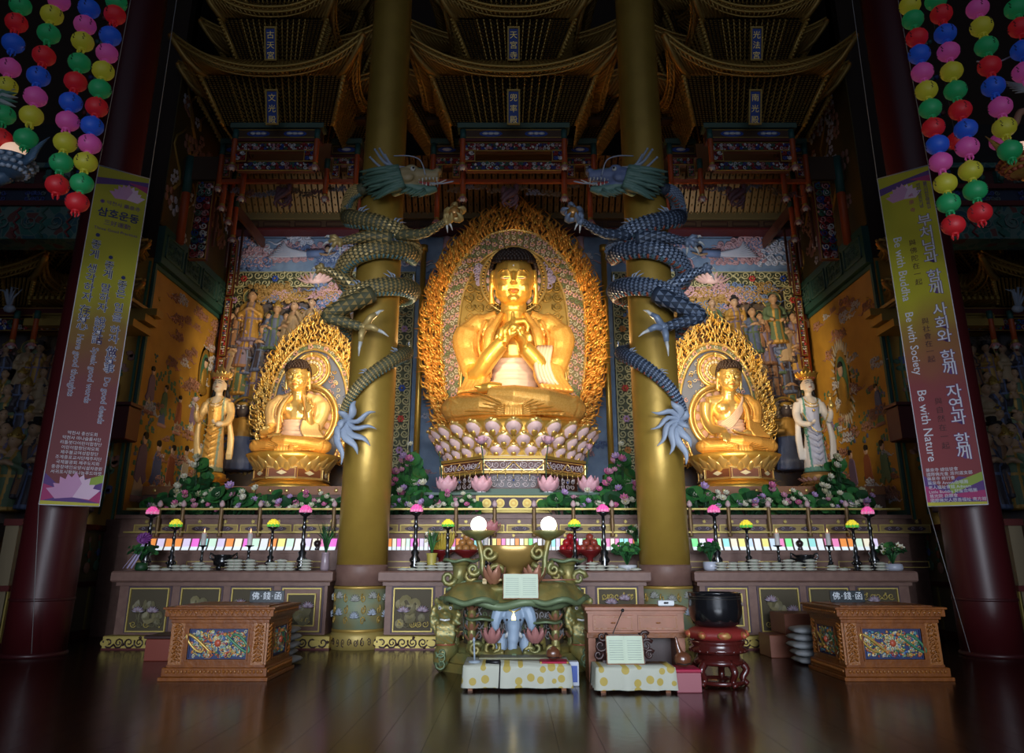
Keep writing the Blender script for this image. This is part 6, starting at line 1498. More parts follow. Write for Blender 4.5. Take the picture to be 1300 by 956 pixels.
# ================================================================== BANNERS
def basis(o, pos, ux, uz, n, org):
    M = Matrix((ux, uz, n)).transposed().to_4x4(); M.translation = Vector(pos)-Vector(org); o.matrix_local = M
def banner(s):
    A = Vector((-8.12, 12.95, 2.5)); B = Vector((-7.38, 13.5, 2.5))
    if s > 0: A, B = Vector((7.38, 13.5, 2.5)), Vector((8.12, 12.95, 2.5))
    ux = (B-A).normalized(); uz = Vector((0,0,1)); n = ux.cross(uz); Wd, Ht = (B-A).length, 6.5; fn = sheet(A, ux, uz, n)
    t = thing('hanging_banner', ('long yellow and brown banner listing three good practices in blue lettering' if s < 0 else 'long yellow and red banner reading Be with Buddha in white lettering'), 'banner', tuple(A))
    mc = bpy.data.materials.new('banner_print_'+('a' if s < 0 else 'b')); mc.use_nodes = True; N = mc.node_tree.nodes; L = mc.node_tree.links; b = N['Principled BSDF']; b.inputs['Roughness'].default_value = .6
    tc = N.new('ShaderNodeTexCoord'); sp = N.new('ShaderNodeSeparateXYZ'); mr = N.new('ShaderNodeMapRange'); mr.inputs[2].default_value = Ht; rp = N.new('ShaderNodeValToRGB')
    ns = N.new('ShaderNodeTexNoise'); ns.inputs['Scale'].default_value = 1.2; ad = N.new('ShaderNodeMath'); ad.operation = 'MULTIPLY_ADD'; ad.inputs[1].default_value = 1.2
    L.new(tc.outputs['Object'], sp.inputs[0]); L.new(tc.outputs['Object'], ns.inputs[0]); L.new(ns.outputs[0], ad.inputs[0]); L.new(sp.outputs[2], ad.inputs[2]); L.new(ad.outputs[0], mr.inputs[0]); L.new(mr.outputs[0], rp.inputs[0]); L.new(rp.outputs[0], b.inputs[0])
    e = rp.color_ramp.elements; e[0].position = .42; e[0].color = (.20, .05, .055, 1) if s < 0 else (.26, .045, .05, 1); e[1].position = .70; e[1].color = (.46, .42, .02, 1) if s < 0 else (.52, .47, .015, 1); x = e.new(.56); x.color = (.24, .11, .03, 1) if s < 0 else (.30, .13, .03, 1)
    m = MB(); m.prism([(0,0),(Wd,0),(Wd,Ht),(0,Ht)], fn, -.006, 0, 0); obj('cloth', m, mc, t)
    PUR = mat('print_purple', (.12, .05, .22), .6); MAG = mat('print_magenta', (.42, .04, .16), .6); YEL = mat('print_yellow', (.55, .50, .05), .6); PNK = mat('print_pink', (.62, .32, .52), .6); PN2 = mat('print_pink_pale', (.78, .55, .70), .6); BLK = mat('print_navy', (.02, .03, .14), .6); WH = mat('print_white', (.72, .72, .78), .6); GR = mat('print_green', (.30, .40, .06), .6)
    m = MB()
    for q in ([(0,0),(0,Ht)], [(Wd,0),(Wd,Ht)], [(0,0),(Wd,0)]): m.tube([fn(u, v, .004) for u, v in q], .009, 4, 5)
    m.prism([(0,Ht-.25),(Wd*.5,Ht-.17),(Wd,Ht-.10),(Wd,Ht-.24),(Wd*.5,Ht-.28),(0,Ht-.40)], fn, 0, .003, 0); m.prism([(Wd*.6,Ht-.20),(Wd,Ht-.20),(Wd,Ht-.34)], fn, 0, .004, 1)
    m.prism([(0,0),(Wd,0),(Wd,.42),(Wd*.6,.5),(Wd*.3,.3),(0,.55)], fn, 0, .002, 0); m.prism([(0,.06),(Wd*.4,.18),(Wd,.05),(Wd,.25),(Wd*.5,.2),(0,.36)], fn, 0, .003, 1); m.prism([(Wd*.45,.2),(Wd,.42),(Wd,.56),(Wd*.4,.36)], fn, 0, .004, 6 if s > 0 else 6); m.prism([(0,0),(Wd,0),(Wd,.05),(0,.07)], fn, 0, .005, 2)
    def lot(cu, cv, r):
        for k, (a, L_) in enumerate(((-1.25,1.05),(1.25,1.05),(-.95,.95),(.95,.95),(-.6,1.),(.6,1.),(-.3,1.),(.3,1.),(0,1.05))):
            d = (sin(a), cos(a)); p = (d[1], -d[0]); w = r*.27
            m.prism([(cu, cv), (cu+d[0]*L_*r*.55+p[0]*w, cv+d[1]*L_*r*.55+p[1]*w), (cu+d[0]*L_*r, cv+d[1]*L_*r), (cu+d[0]*L_*r*.55-p[0]*w, cv+d[1]*L_*r*.55-p[1]*w)], fn, 0, .005+.001*k, 3+k % 2)
    lot(Wd*(.62 if s < 0 else .45), Ht-.58, .32)
    if s < 0: lot(Wd*.52, .14, .42)
    obj('printed_lotus', m, [PUR, MAG, YEL, PNK, PN2, WH, GR], t)
    v_ = lambda py: PZ(py, 13.2)-2.5
    def put(nm, txt, u, v, size, mt, w=.006, off=0., al='CENTER', rot=0, sp_=1.):
        o = text(nm, txt, size, mt, t, .0006, al, sp_, off)
        X_, Z_ = (ux, uz) if not rot else (-uz, ux)
        basis(o, fn(u, v, w), X_, Z_, n, A); return o
    def vert(txt, u, py0, py1, size, mt, out=None, nm='lettering'):
        k = len(txt); a, b_ = v_(py0), v_(py1)
        for i, ch in enumerate(txt):
            v = lerp(a, b_, (i+.5)/k)-size*.38
            if out: put(nm, ch, u, v, size, out, .005, size*.034)
            put(nm, ch, u, v, size, mt, .008, size*.004 if out else 0)
    if s < 0:
        put('lettering', '◉ 약천사 藥泉寺', Wd*.52, v_(262), .10, PUR); put('lettering', '삼호운동', Wd*.52, v_(277), .20, BLK, .008, .004); put('lettering', '三好運動', Wd*.52, v_(287), .12, PUR); put('lettering', 'Three Good Practices', Wd*.52, v_(295), .085, PUR)
        for u, b0, parts, en, e0, e1 in ((.20, 302, (('좋게', 308, 332), ('생각하자', 338, 386), ('存好心', 391, 421)), 'Have good thoughts', 427, 507), (.50, 326, (('좋게', 331, 353), ('말하자', 359, 396), ('說好話', 402, 436)), 'Speak good words', 441, 511), (.79, 348, (('좋은', 352, 374), ('일을', 380, 405), ('하자', 410, 432), ('做好事', 437, 470)), 'Do good deeds', 476, 534)):
            put('lettering', '●', Wd*u, v_(b0)-.04, .10, BLK)
            for tx, p0, p1 in parts: vert(tx, Wd*u, p0, p1, .19, BLK, WH)
            for mt, w, of in ((WH, .005, .004), (BLK, .008, -.001)): put('lettering', en, Wd*u-.045, v_(e0), (v_(e0)-v_(e1))/len(en)*2.15, mt, w, of, 'LEFT', 1)
        for i, tx in enumerate('약천사 총신도회|약천사 마나슬룸사단|리틀붓다어린이합창단|어린이합창단자모회|제주불교여성합창단|조계종포교사단제주지단|국제불광회 제주도지회|중증장애인요양시설자광원|서귀포시평화나눔푸드마켓'.split('|')): put('lettering', tx, Wd*.52, v_(552+i*6.2), .072, WH)
    else:
        for tx, p0, p1 in (('부처님과', 275, 337), ('함께', 345, 376), ('사회와', 387, 437), ('함께', 447, 477), ('자연과', 490, 540), ('함께', 552, 583)): vert(tx, Wd*.76, p0, p1, .27, WH, PUR)
        for tx, p0, p1 in (('與佛陀在一起', 302, 362), ('與社會在一起', 402, 460), ('與自然在一起', 503, 571)): vert(tx, Wd*.47, p0, p1, .13, mat('print_brown', (.07, .02, .02), .6))
        for tx, p0, p1 in (('Be with Buddha', 296, 380), ('Be with Society', 392, 482), ('Be with Nature', 492, 588)): put('lettering', tx, Wd*.13, v_(p0), (v_(p0)-v_(p1))/len(tx)*2.15, WH, .008, .001, 'LEFT', 1)
        for k, tx in enumerate(('불기이천오백육십', '약천사창건기념')): vert(tx, Wd*(.88-.13*k), 236, 270-3*k, .085, PUR)
        vert('藥泉寺', Wd*.58, 243, 272, .10, MAG)
        for i, tx in enumerate('藥泉寺 總信徒會|國際佛光會 濟州道支部|藥泉寺 修行會|藥泉寺 Anouu合唱團|老人福祉會館 Adteam|Little Buddha 兒童合唱團|慈光院 自願會|國際佛光人慈善福祉 南方館'.split('|')): put('lettering', tx, Wd*.06, v_(597+i*5.6), .07, WH, .008, 0, 'LEFT')
    m = MB()
    for u in (0, Wd): m.tube([fn(u, Ht, 0), fn(u+(.05 if u == 0 else -.02), Ht+4.5, 0), fn(u+(.1 if u == 0 else -.05), 21.4, 0)], .008, 4)
    m.tube([fn(0, 0, 0), fn(Wd*.3, -2.4, -.1)], .006, 4); m.tube([fn(-.01, Ht, 0), fn(Wd+.01, Ht, 0)], .014, 5)
    obj('hanging_cord', m, mat('cord_grey', (.30, .30, .30), .6), t)
banner(-1); banner(1)
# ================================================================== LANTERNS
LC = {'r': ('red', (.75, .02, .03)), 'g': ('green', (.02, .40, .13)), 'b': ('blue', (.02, .12, .75)), 'p': ('pink', (.85, .12, .48)), 'y': ('yellow', (.62, .58, .04))}
LM = {}
def lantern_mesh(k):
    if k not in LM:
        c = LC[k][1]; m = MB(); prof = [(.045,.118)]+[(.145*cos(a)**.8 if cos(a) > 0 else 0, .122*sin(a)) for a in [PI*.42-PI*.84*i/12 for i in range(13)]]+[(.045,-.118)]
        m.lathe(prof[::-1], (0,0,0), 32, 0, wob=lambda a, z: 1-.025*(round(a/(2*PI)*32) % 2))
        lm = mat('lantern_'+LC[k][0], tuple(x*.62 for x in c), .5, 0, c, .07)
        nt = lm.node_tree
        if 'lw' not in nt.nodes:   # spare coordinate node, left unlinked; the paper glows evenly
            tc = nt.nodes.new('ShaderNodeTexCoord'); tc.name = 'lw'
        r = MB(); r.lathe([(.05,.112),(.05,.135),(.03,.14)], n=14); r.lathe([(.035,-.14),(.052,-.135),(.052,-.112)], n=14)
        q = MB()
        for i in range(4): q.tube([(.035*cos(i*1.57), .035*sin(i*1.57), -.13), (.045*cos(i*1.57), .045*sin(i*1.57), -.165), (.03*cos(i*1.57), .03*sin(i*1.57), -.20)], [.016,.014,.005], 5)
        w = MB()
        for a in (-2.0, -1.1, .9):
            for j in range(5): w.ball((.142*cos(a+.05*((j*7) % 3-1)), .142*sin(a+.05*((j*7) % 3-1)), .035-.018*j), (.012,.012,.005), 5)
        LM[k] = (m.mesh('paper_shade', [lm]), r.mesh('rim', [lm]), q.mesh('tassel', [lm]), w.mesh('printed_mark', [mat('lantern_ink', (.03, .02, .03), .6)]))
    return LM[k]
bulb = mat('bulb_glow', (1, .9, .8), .5, 0, (1, .9, .75), 2.2)
def lantern(loc, k, label, grp, sc_=1., rz=0.):
    t = thing('paper_lantern', label, 'lantern', loc, rz, grp); t.scale = (sc_,)*3
    for me, n in zip(lantern_mesh(k), ('paper_shade', 'rim', 'tassel', 'printed_mark')): link(n, me, t)
STR = [('left', 'first', 9.0, 'g26,7 r21,29 b17,55 p12,86 y8,110 g5,146 r1,176'), ('left', 'second', 8.8, 'p75,1 y66,19 g62,43 r56,71 b49,97 p45,123 y40,147 g33,176'), ('left', 'third', 8.9, 'b113,11 p108,32 y105,53 g101,80 r96,104 b90,130 p86,154 y83,181 g78,207 r73,235'), ('left', 'fourth', 9.0, 'g148,3 r146,19 b140,46 p136,68 y131,90 g127,113 r123,136 b117,160 p114,183 y109,206 g104,233 r98,257'),
       ('right', 'first', 9.0, 'y1155,7 g1159,25 r1164,48 b1167,69 p1171,92 y1176,115 g1181,138 r1185,162 b1190,184 p1194,206 y1200,233 g1204,258 r1210,286'), ('right', 'second', 8.9, 'g1188,1 r1195,18 b1200,43 p1204,66 y1208,91 g1213,115 r1219,140 b1226,164 p1228,187 y1232,217 g1238,242 r1244,270'), ('right', 'third', 8.7, 'p1241,11 y1246,34 g1252,59 r1256,84 b1261,110 p1270,136 y1275,162 g1282,191'), ('right', 'fourth', 8.6, 'g1290,11 r1295,35 b1298,64 p1300,92')]
rr = random.Random(31)
for side, so, Y, s_ in STR:
    it = [(w[0], *map(float, w[1:].split(','))) for w in s_.split()]
    a, b = P(it[0][1], it[0][2], Y), P(it[-1][1], it[-1][2], Y); n = len(it); X = (a.x+b.x)/2
    so2 = so if side == 'left' else so
    for i, (k, px, py) in enumerate(it):
        q = P(px, py, Y); lantern((q.x+0*(X), Y, q.z), k, '%s paper lantern, %s from the top on the %s string of the %s cluster' % (LC[k][0], ordn(i+1), so2, side), 'paper lanterns of the %s cluster' % side, 1.02, rr.uniform(0, 6))
    m = MB(); m.tube([(b.x, Y, b.z+.1), (a.x, Y, a.z+.2), (a.x, Y, 23.9)], .006, 4); 
    single('lantern_cord', 'thin cord of the %s string in the %s lantern cluster' % (so2, side), 'cord', m, mat('cord_dark', (.05, .05, .05), .7), (a.x, Y, b.z))
for px, py, k in ((1214, 179, 'r'), (1269, 180, 'p')):
    q = P(px, py, 9.6); lantern(tuple(q), k, '%s paper lantern half hidden behind the right cluster' % LC[k][0], 'paper lanterns of the right cluster', .95)
    m = MB(); m.tube([(q.x, q.y, q.z+.12), (q.x, q.y, 23.9)], .006, 4); single('lantern_cord', 'thin cord carrying the half hidden %s lantern' % LC[k][0], 'cord', m, mat('cord_dark', (.05, .05, .05), .7), tuple(q))
# globe lamps on carved beasts at the edges
for s in (-1, 1):
    px, py = (17, 197) if s < 0 else (1297, 196); c = P(px, py, 9.0); nm = 'left' if s < 0 else 'right'
    m = MB(); m.lathe([(.42, 0), (.42, 12)], (8.9*s, 9.6, 0), 24); single('red_column', 'nearer red column just outside the %s frame edge' % nm, 'column', m, RED, (8.9*s, 9.6, 0))
    t = thing('globe_lamp', 'peach glass globe lamp in a %s, upper %s edge' % ('blue scaled bowl' if s < 0 else 'gold and red leaf bowl', nm), 'lamp', (c.x, c.y, c.z-.2))
    m = MB(); m.ball(c, .175, 24); obj('globe', m, mat('globe_peach', (.95, .68, .52), .4, 0, (1, .62, .44), .55), t)
    m = MB(); m.lathe([(.05,-.34),(.18,-.28),(.26,-.18),(.30,-.08),(.27,-.08),(.2,-.18)], tuple(c), 24, 0)
    for i in range(18):
        for j in range(3): a = 2*PI*(i+.5*(j % 2))/18; r = (.20,.25,.29)[j]; m.ball((c.x+r*cos(a), c.y+r*sin(a), c.z-.26+.07*j), (.045,.045,.03), 5, 1, 3)
    for i in range(5): m.tube([(c.x+s*-.25, c.y-.1, c.z-.2+.02*i), (c.x-s*.38, c.y-.12, c.z-.1+.04*i), (c.x-s*(.40+.03*i), c.y-.1, c.z+.02+.05*i)], [.04,.03,.005], 5, 0)
    m.tube(smoothpath([(c.x, c.y, c.z-.3), (c.x+.8*s, c.y+.1, c.z-.5), (c.x+1.5*s, c.y+.3, c.z-.2), (8.6*s, 9.5, c.z-.1)], 4), .10, 8, 0)
    obj('bowl', m, [mat('bowl_blue', (.05, .10, .17), .45), FIN] if s < 0 else [mat('bowl_gold', (.38, .22, .05), .4, .4), REDM], t)
q = P(-12, 128, 9.0); m = MB()
for i in range(9): a = -.9+.22*i; m.tube([q, q+Vector((.22*cos(a), -.05, .22*sin(a))), q+Vector((.38*cos(a)+.02, -.02, .34*sin(a)-.03))], [.07,.05,.006], 6, i % 2)
m.ball(q+Vector((-.15,.05,0)), (.25,.2,.22), 10, 0); m.tube([q+Vector((-.2,.1,0)), (-8.6, 9.4, q.z)], .1, 8, 0)
single('carved_beast', 'teal spiny crest of a carved beast at the upper left edge', 'carving', m, [TEALG, mat('crest_pale', (.32, .36, .34), .6)], tuple(q))
q = P(1310, 150, 9.0); m = MB()
m.tube(smoothpath([tuple(q+Vector((.1,0,.1))), tuple(P(1296, 142, 9)), tuple(P(1289, 158, 8.95)), tuple(P(1281, 166, 8.9))], 4), [.05]*8+[.04,.03,.02,.02,.012], 6, 0)
for i in range(4): g = P(1286, 158, 8.95); m.tube([g, g+Vector((-.1-.02*i, -.03, -.05-.06*i))], [.02,.005], 5, 0)
for i in range(6): g = P(1298, 112, 9.0); m.tube([g+Vector((.2,0,.0)), g+Vector((-.12-.03*i, 0, -.08+.04*i))], [.05,.006], 5, 1)
m.tube([q, (8.6, 9.4, q.z)], .1, 8, 0)
single('carved_beast', 'carved beast claw and pale fins reaching in at the upper right edge', 'carving', m, [mat('claw_tan', (.30, .16, .10), .5), mat('crest_pale', (.32, .36, .34), .6)], tuple(q))
m = MB(); m.tube(smoothpath([tuple(P(1240, 78, 8.8)), tuple(P(1265, 79, 8.8)), tuple(P(1288, 70, 8.8)), tuple(P(1306, 66, 8.8))], 5), .012, 5); single('slack_cable', 'pale slack cable crossing in front of the right lanterns', 'cable', m, mat('cable_pale', (.4, .4, .42), .5), tuple(P(1265, 79, 8.8)))
# ================================================================== THINGS ON THE ALTAR
TOP = 1.385
def zpx(py, Y=15.3): return PZ(py, Y)
COLN = 'first second third'.split()
def turned(h, w=1.):
    k = h
    return [(.085*w,0),(.09*w,.02),(.06*w,.05),(.075*w,.09),(.055*w,.13),(.085*w,.19*k),(.05*w,.25*k),(.07*w,.31*k),(.035*w,.36*k),(.045*w,.45*k),(.03*w,.52*k),(.028*w,.70*k),(.045*w,.74*k),(.024*w,.80*k),(.03*w,.93*k),(.10*w,.97*k),(.11*w,h)]
LAMPM = {}
def lotus_stand(px, py_top, kind, label):
    Y = 15.25; x = PX(px, 700, Y); h = zpx(py_top+10, Y)-TOP
    t = thing('lotus_candlestick', label, 'candlestick', (x, Y, TOP), 0, 'lotus lamps on tall black stands')
    key = (kind, round(h, 2))
    if key not in LAMPM:
        m = MB(); m.lathe(turned(h, 1.25 if kind == 'pink' else 1.), n=16)
        for i in range(6): m.ball((.075*cos(i*1.05), .075*sin(i*1.05), .17*h), .035, 6, 0, 4)
        q = MB()
        c1 = mat('lamp_pink', (.85, .12, .40), .4, 0, (.95, .12, .42), .45) if kind == 'pink' else mat('lamp_yellow', (.85, .70, .05), .4, 0, (.95, .75, .05), .45)
        c2 = mat('lamp_pink_light', (.80, .25, .45), .4, 0, (1, .3, .55), .35) if kind == 'pink' else mat('lamp_green', (.12, .50, .08), .4, 0, (.10, .5, .05), .35)
        q.ball((0,0,h+.06), (.095,.095,.075), 14, 0)
        for rw, (n, r, z, mi) in enumerate(((10, .10, .03, 1), (9, .095, .065, 0), (7, .065, .10, 0), (4, .03, .125, 0))):
            for i in range(n):
                a = 2*PI*(i+.5*rw)/n; q.ball((r*cos(a), r*sin(a), h+z), (.034,.034,.032), 6, mi, 4)
        LAMPM[key] = (m.mesh('stand', [LACQ]), q.mesh('lotus_lamp', [c1, c2]))
    for me, n in zip(LAMPM[key], ('stand', 'lotus_lamp')): link(n, me, t)
    return t
SEC = 'left left left left centre centre centre centre right right right right'.split()
for i, (px, py, k) in enumerate(((187,643,'pink'),(219,659,'yellow'),(344,659,'yellow'),(384,641,'pink'),(527,640,'pink'),(568,659,'yellow'),(730,659,'yellow'),(767,640,'pink'),(910,641,'pink'),(950,660,'yellow'),(1086,660,'yellow'),(1108,643,'pink'))):
    side = ('outer', 'inner')[1 if i in (2, 3, 8, 9) else 0] if SEC[i] != 'centre' else ('left', 'right')[1 if i in (6, 7) else 0]
    lotus_stand(px, py, k, '%s lotus lamp on a turned black stand, %s end of the %s altar table' % (k, side, SEC[i]))
cm = None
WAX = mat('candle_wax', (.62, .58, .55), .5); FLAME = mat('candle_flame', (1, .6, .3), .5, 0, (1, .50, .22), 2.0); WAXP = mat('candle_tip', (.75, .50, .42), .5)
for px, lb in ((257,'left altar table, nearer the red column'),(316,'left altar table, nearer the gold column'),(617,'centre table, behind the left glowing globe'),(692,'centre table, left of the right glowing globe'),(988,'right altar table, nearer the gold column'),(1053,'right altar table, nearer the red column')):
    x = PX(px, 700, 15.3); loc = (x, 15.3, TOP)
    if cm is None:
        cm = thing('candle_stand', '', 'candle', loc, 0, 'white candles on black iron stands'); h = .48
        m = MB(); m.lathe(turned(h, .85), n=14); link('stand', m.mesh('stand', [LACQ]), cm)
        m = MB(); m.lathe([(.048,h),(.05,h+.02),(.048,h+.22),(.03,h+.225)], n=14); m.lathe([(.048,h+.2),(.045,h+.24),(.02,h+.245)], n=14, m=1); link('candle', m.mesh('candle', [WAX, WAXP]), cm)
        m = MB(); m.lathe([(.002,h+.24),(.016,h+.262),(.012,h+.29),(.001,h+.33)], n=8); link('flame', m.mesh('flame', [FLAME]), cm); o = cm
    else: o = dup(cm, loc, '')
    o['label'] = 'lit white candle on a black stand, '+lb
# rice packets in low stacks
pk = []
for i in range(3):
    rr = random.Random(90+i); m = MB(); m.ball((0,0,.027), (.11,.075,.030), 12, 0, 6); m.box(-.115,-.09,-.05,.05,.02,.034, 0); m.box(.09,.115,-.05,.05,.02,.034, 0); m.box(-.03,.03,-.06,.02,.045,.0525, 1)
    for k in range(len(m.v)): v = m.v[k]; m.v[k] = (v[0]+rr.uniform(-.006,.006), v[1]+rr.uniform(-.006,.006), max(0, v[2]+rr.uniform(-.002,.002)))
    pk.append(m.mesh('rice_packet', [mat('packet_grey', (.44, .43, .36), .5), mat('packet_print', (.22, .30, .20), .5)]))
rr = random.Random(12)
stacks = [('left', [(198,2),(211,1),(224,2),(236,2),(252,3),(262,2),(294,4),(302,4),(318,4),(334,2),(345,3),(357,4),(368,3),(388,4)]), ('centre', [(512,1),(522,1),(534,3),(548,2),(560,3),(572,3),(584,2),(600,2),(738,2),(752,3),(762,2),(776,2),(788,1),(806,1)]), ('right', [(915,3),(930,3),(943,3),(957,4),(972,3),(986,3),(1000,4),(1012,3),(1028,4),(1056,2),(1070,1),(1098,2),(1118,3)])]
for sec, L_ in stacks:
    for j, (px, n) in enumerate(L_):
        x = PX(px, 715, 15.0)
        for k in range(n):
            o = link('rice_packet', pk[rr.randrange(3)]); o.location = (x+rr.uniform(-.012,.012), 15.0+rr.uniform(-.015,.015), TOP+.0535*k); o.rotation_euler = (0, 0, rr.uniform(-.12,.12))
            pos = 'only one' if n == 1 else ('bottom' if k == 0 else ('top' if k == n-1 else ('second from the bottom' if k == 1 else 'third from the bottom')))
            tag(o, 'grey offering packet, %s in the %s stack from the left, %s table' % (pos, ordn(j+1), sec), 'packet', 'grey offering packets on the altar tables')
# incense burners, cups
for px, sc_, lb in ((283, 1., 'left'), (1022, 1., 'right')):
    x = PX(px, 715, 15.25); t = thing('incense_burner', 'squat black incense burner on the %s altar table' % lb, 'incense burner', (x, 15.25, TOP))
    m = MB(); m.lathe([(.10,.07),(.17,.11),(.19,.18),(.17,.24),(.20,.28),(.20,.30),(.15,.30),(.13,.2)], n=24); link('bowl', m.mesh('bowl', [LACQ]), t)
    for q in range(3):
        m = MB(); a = q*2.09+.5; m.tube([(.12*cos(a),.12*sin(a),.11),(.16*cos(a),.16*sin(a),.05),(.14*cos(a),.14*sin(a),0)], [.04,.03,.02], 8); link('foot', m.mesh('foot', [LACQ]), t)
    for q in (-1, 1):
        m = MB(); m.tube([(.18*q,0,.2),(.27*q,0,.24),(.26*q,0,.33),(.19*q,0,.29)], .022, 6); link('handle', m.mesh('handle', [LACQ]), t)
for px, lb in ((403, 'left shelf row near the gold column'), (1015, 'right shelf row')):
    x = PX(px, 690, 16.22); m = MB(); c = (x, 16.22, 1.785)
    m = MB(); m.lathe([(.04,0),(.055,.02),(.03,.05),(.07,.1),(.08,.15),(.05,.19),(.03,.2)], c, 14); m.ball((c[0],c[1],c[2]+.22), .022, 6)
    single('incense_cup', 'small lidded black cup before the slips, '+lb, 'cup', m, [mat('cup_black', (.03,.015,.015), .3)], c)
# vases, plants and fruit
def leafy(m, c, n, r, h, seed, mi=(0,), spiky=True):
    rr = random.Random(seed)
    for i in range(n):
        a = rr.uniform(0, 6.28); q = rr.uniform(.2, 1); e = (c[0]+r*q*cos(a), c[1]+r*q*sin(a), c[2]+h*rr.uniform(.55, 1)); md = (c[0]+r*q*.35*cos(a), c[1]+r*q*.35*sin(a), c[2]+h*.45)
        m.tube([c, md, e], [.008, .016, .002] if spiky else [.006,.008,.006], 4, rr.choice(mi))
        if not spiky: pad(m, e, rr.uniform(.035,.06), (cos(a)*.5, -.6, .5), rr.choice(mi), 7)
def vase(px, Y, label, prof, vm, n, r, h, seed, flowers=None, spiky=True, z=TOP):
    x = PX(px, 712, Y); c = (x, Y, z); t = thing('flower_vase', label, 'vase', c)
    m = MB(); m.lathe(prof, c, 20); obj('vase', m, vm, t); m = MB(); hh = prof[-1][1]; leafy(m, (x, Y, z+hh-.02), n, r, h, seed, (0, 1), spiky); obj('foliage', m, [LEAFG, LEAFD], t)
    if flowers:
        rr = random.Random(seed+1)
        for i in range(flowers[0]):
            m = MB(); a = rr.uniform(0, 6.28); q = (x+r*.7*cos(a), Y-.06+r*.5*sin(a), z+hh+h*rr.uniform(.4, .95)); bloom(m, q, flowers[2], (cos(a)*.3, -.8, .4), 0, 1, 5, 1); obj('bloom', m, [flowers[1], GOLDD], t)
    return t
vase(413, 15.2, 'slim pinkish vase of spiky green leaves beside the gold column', [(.07,0),(.09,.04),(.08,.2),(.075,.32),(.085,.34)], mat('vase_pinkish', (.30,.22,.25), .3), 34, .22, .62, 1)
vase(548, 15.2, 'yellow wrapped vase of thin green leaves, left part of centre table', [(.09,0),(.12,.03),(.09,.12),(.10,.28),(.12,.33)], mat('wrap_yellow', (.40,.33,.06), .5), 40, .2, .5, 2, (3, PETW, .06))
vase(796, 15.2, 'bushy potted plant with white rim bowl, right end of centre table', [(.12,0),(.18,.05),(.19,.10),(.16,.11)], mat('bowl_white', (.50,.52,.55), .3), 90, .30, .42, 3, None, False)
vase(902, 15.2, 'white pot of dark leaves beside the right gold column', [(.12,0),(.15,.05),(.15,.16),(.13,.17)], mat('pot_pale', (.45,.47,.55), .3), 60, .22, .38, 4, None, False)
vase(1133, 15.2, 'potted white orchid at the right end of the right table', [(.15,0),(.18,.04),(.17,.12),(.14,.13)], mat('pot_pale', (.45,.47,.55), .3), 46, .26, .40, 5, (8, PETW, .07), False)
vase(808, 16.22, 'white flowering orchid on the shelf above the potted plant', [(.06,0),(.09,.03),(.07,.1)], WHITE, 20, .22, .40, 7, (9, PETW, .06), False, 1.785)
t = vase(181, 15.2, 'bouquet of green leaves with purple ribbons at the left table end', [(.10,0),(.13,.04),(.11,.15)], LEAFD, 60, .28, .34, 6, None, False)
m = MB(); c = (PX(184, 690, 15.1), 15.1, 1.95); rr = random.Random(3)
for i in range(12): a = i*.52; m.tube(smoothpath([c, (c[0]+.14*cos(a), c[1]-.05, c[2]+.10*sin(a)+.05), (c[0]+.07*cos(a+.6), c[1]-.08, c[2]+.05*sin(a+.6))], 3), [.02,.035,.035,.03,.03,.02,.01], 5, 0, flat=.5)
for i in range(3): m.tube(smoothpath([c, (c[0]-.05-.05*i, c[1]-.05, c[2]-.25), (c[0]-.18-.08*i, c[1]-.05, c[2]-.52)], 4), .022, 5, 1, flat=.3)
obj('ribbon_bow', m, [mat('ribbon_purple', (.22,.05,.26), .5), mat('ribbon_lilac', (.45,.38,.60), .5)], t)
def fruit_stand(px, label, kind):
    x = PX(px, 700, 15.75); c = (x, 15.75, TOP); t = thing('offering_stand', 'red lacquer offering stand '+label, 'offering stand', c)
    m = MB(); m.lathe([(.16,0),(.17,.03),(.07,.08),(.06,.24),(.20,.32),(.27,.38),(.27,.40),(.18,.38)], c, 24); obj('bowl', m, [mat('stand_red', (.14,.012,.012), .3, coat=.5)], t)
    rr = random.Random(px); k = 0
    if kind == 'banana':
        for i in range(9):
            a = -.9+.225*i; m = MB(); b = (x+.03*i-.12, 15.72, TOP+.42); m.tube(smoothpath([(b[0], b[1], b[2]-.03), (b[0]+.12*sin(a), b[1]-.05, b[2]+.14), (b[0]+.16*sin(a), b[1]-.08, b[2]+.32)], 3), [.015,.03,.036,.038,.036,.028,.01], 7, 0); 
            single('banana', 'yellow banana, %s from the left of the upright bunch' % ordn(i+1), 'banana', m, [mat('banana_yellow', (.50,.36,.04), .5)], b, 'bananas on the red stand')
        return
    col = {'pear': (.38,.17,.05), 'apple': (.38,.015,.02), 'plum': (.28,.05,.03)}[kind]
    for z, pts in ((.42, [(-.15,-.06),(0,-.12),(.15,-.06),(-.1,.1),(.1,.1)]), (.53, [(-.08,-.04),(.08,-.04),(0,.07)]), (.64, [(0,0)])):
        for (a, b) in pts:
            k += 1; q = (x+a, 15.75+b, TOP+z+.01); m = MB(); m.ball(q, (.082,.082,.075), 12); m.tube([(q[0],q[1],q[2]+.06),(q[0]+.01,q[1],q[2]+.095)], .006, 4, 1)
            single(kind if kind != 'pear' else 'asian_pear', '%s %s, %s' % ({'pear':'brown','apple':'red','plum':'dark red'}[kind], kind, {1:'front left of the bottom layer',2:'front middle of the bottom layer',3:'front right of the bottom layer',4:'back left of the bottom layer',5:'back right of the bottom layer',6:'left of the middle layer',7:'right of the middle layer',8:'rear of the middle layer',9:'top of the pile'}[k]), kind, m, [mat('fruit_'+kind, col, .3), WOODD], q, kind+'s piled on a red stand')
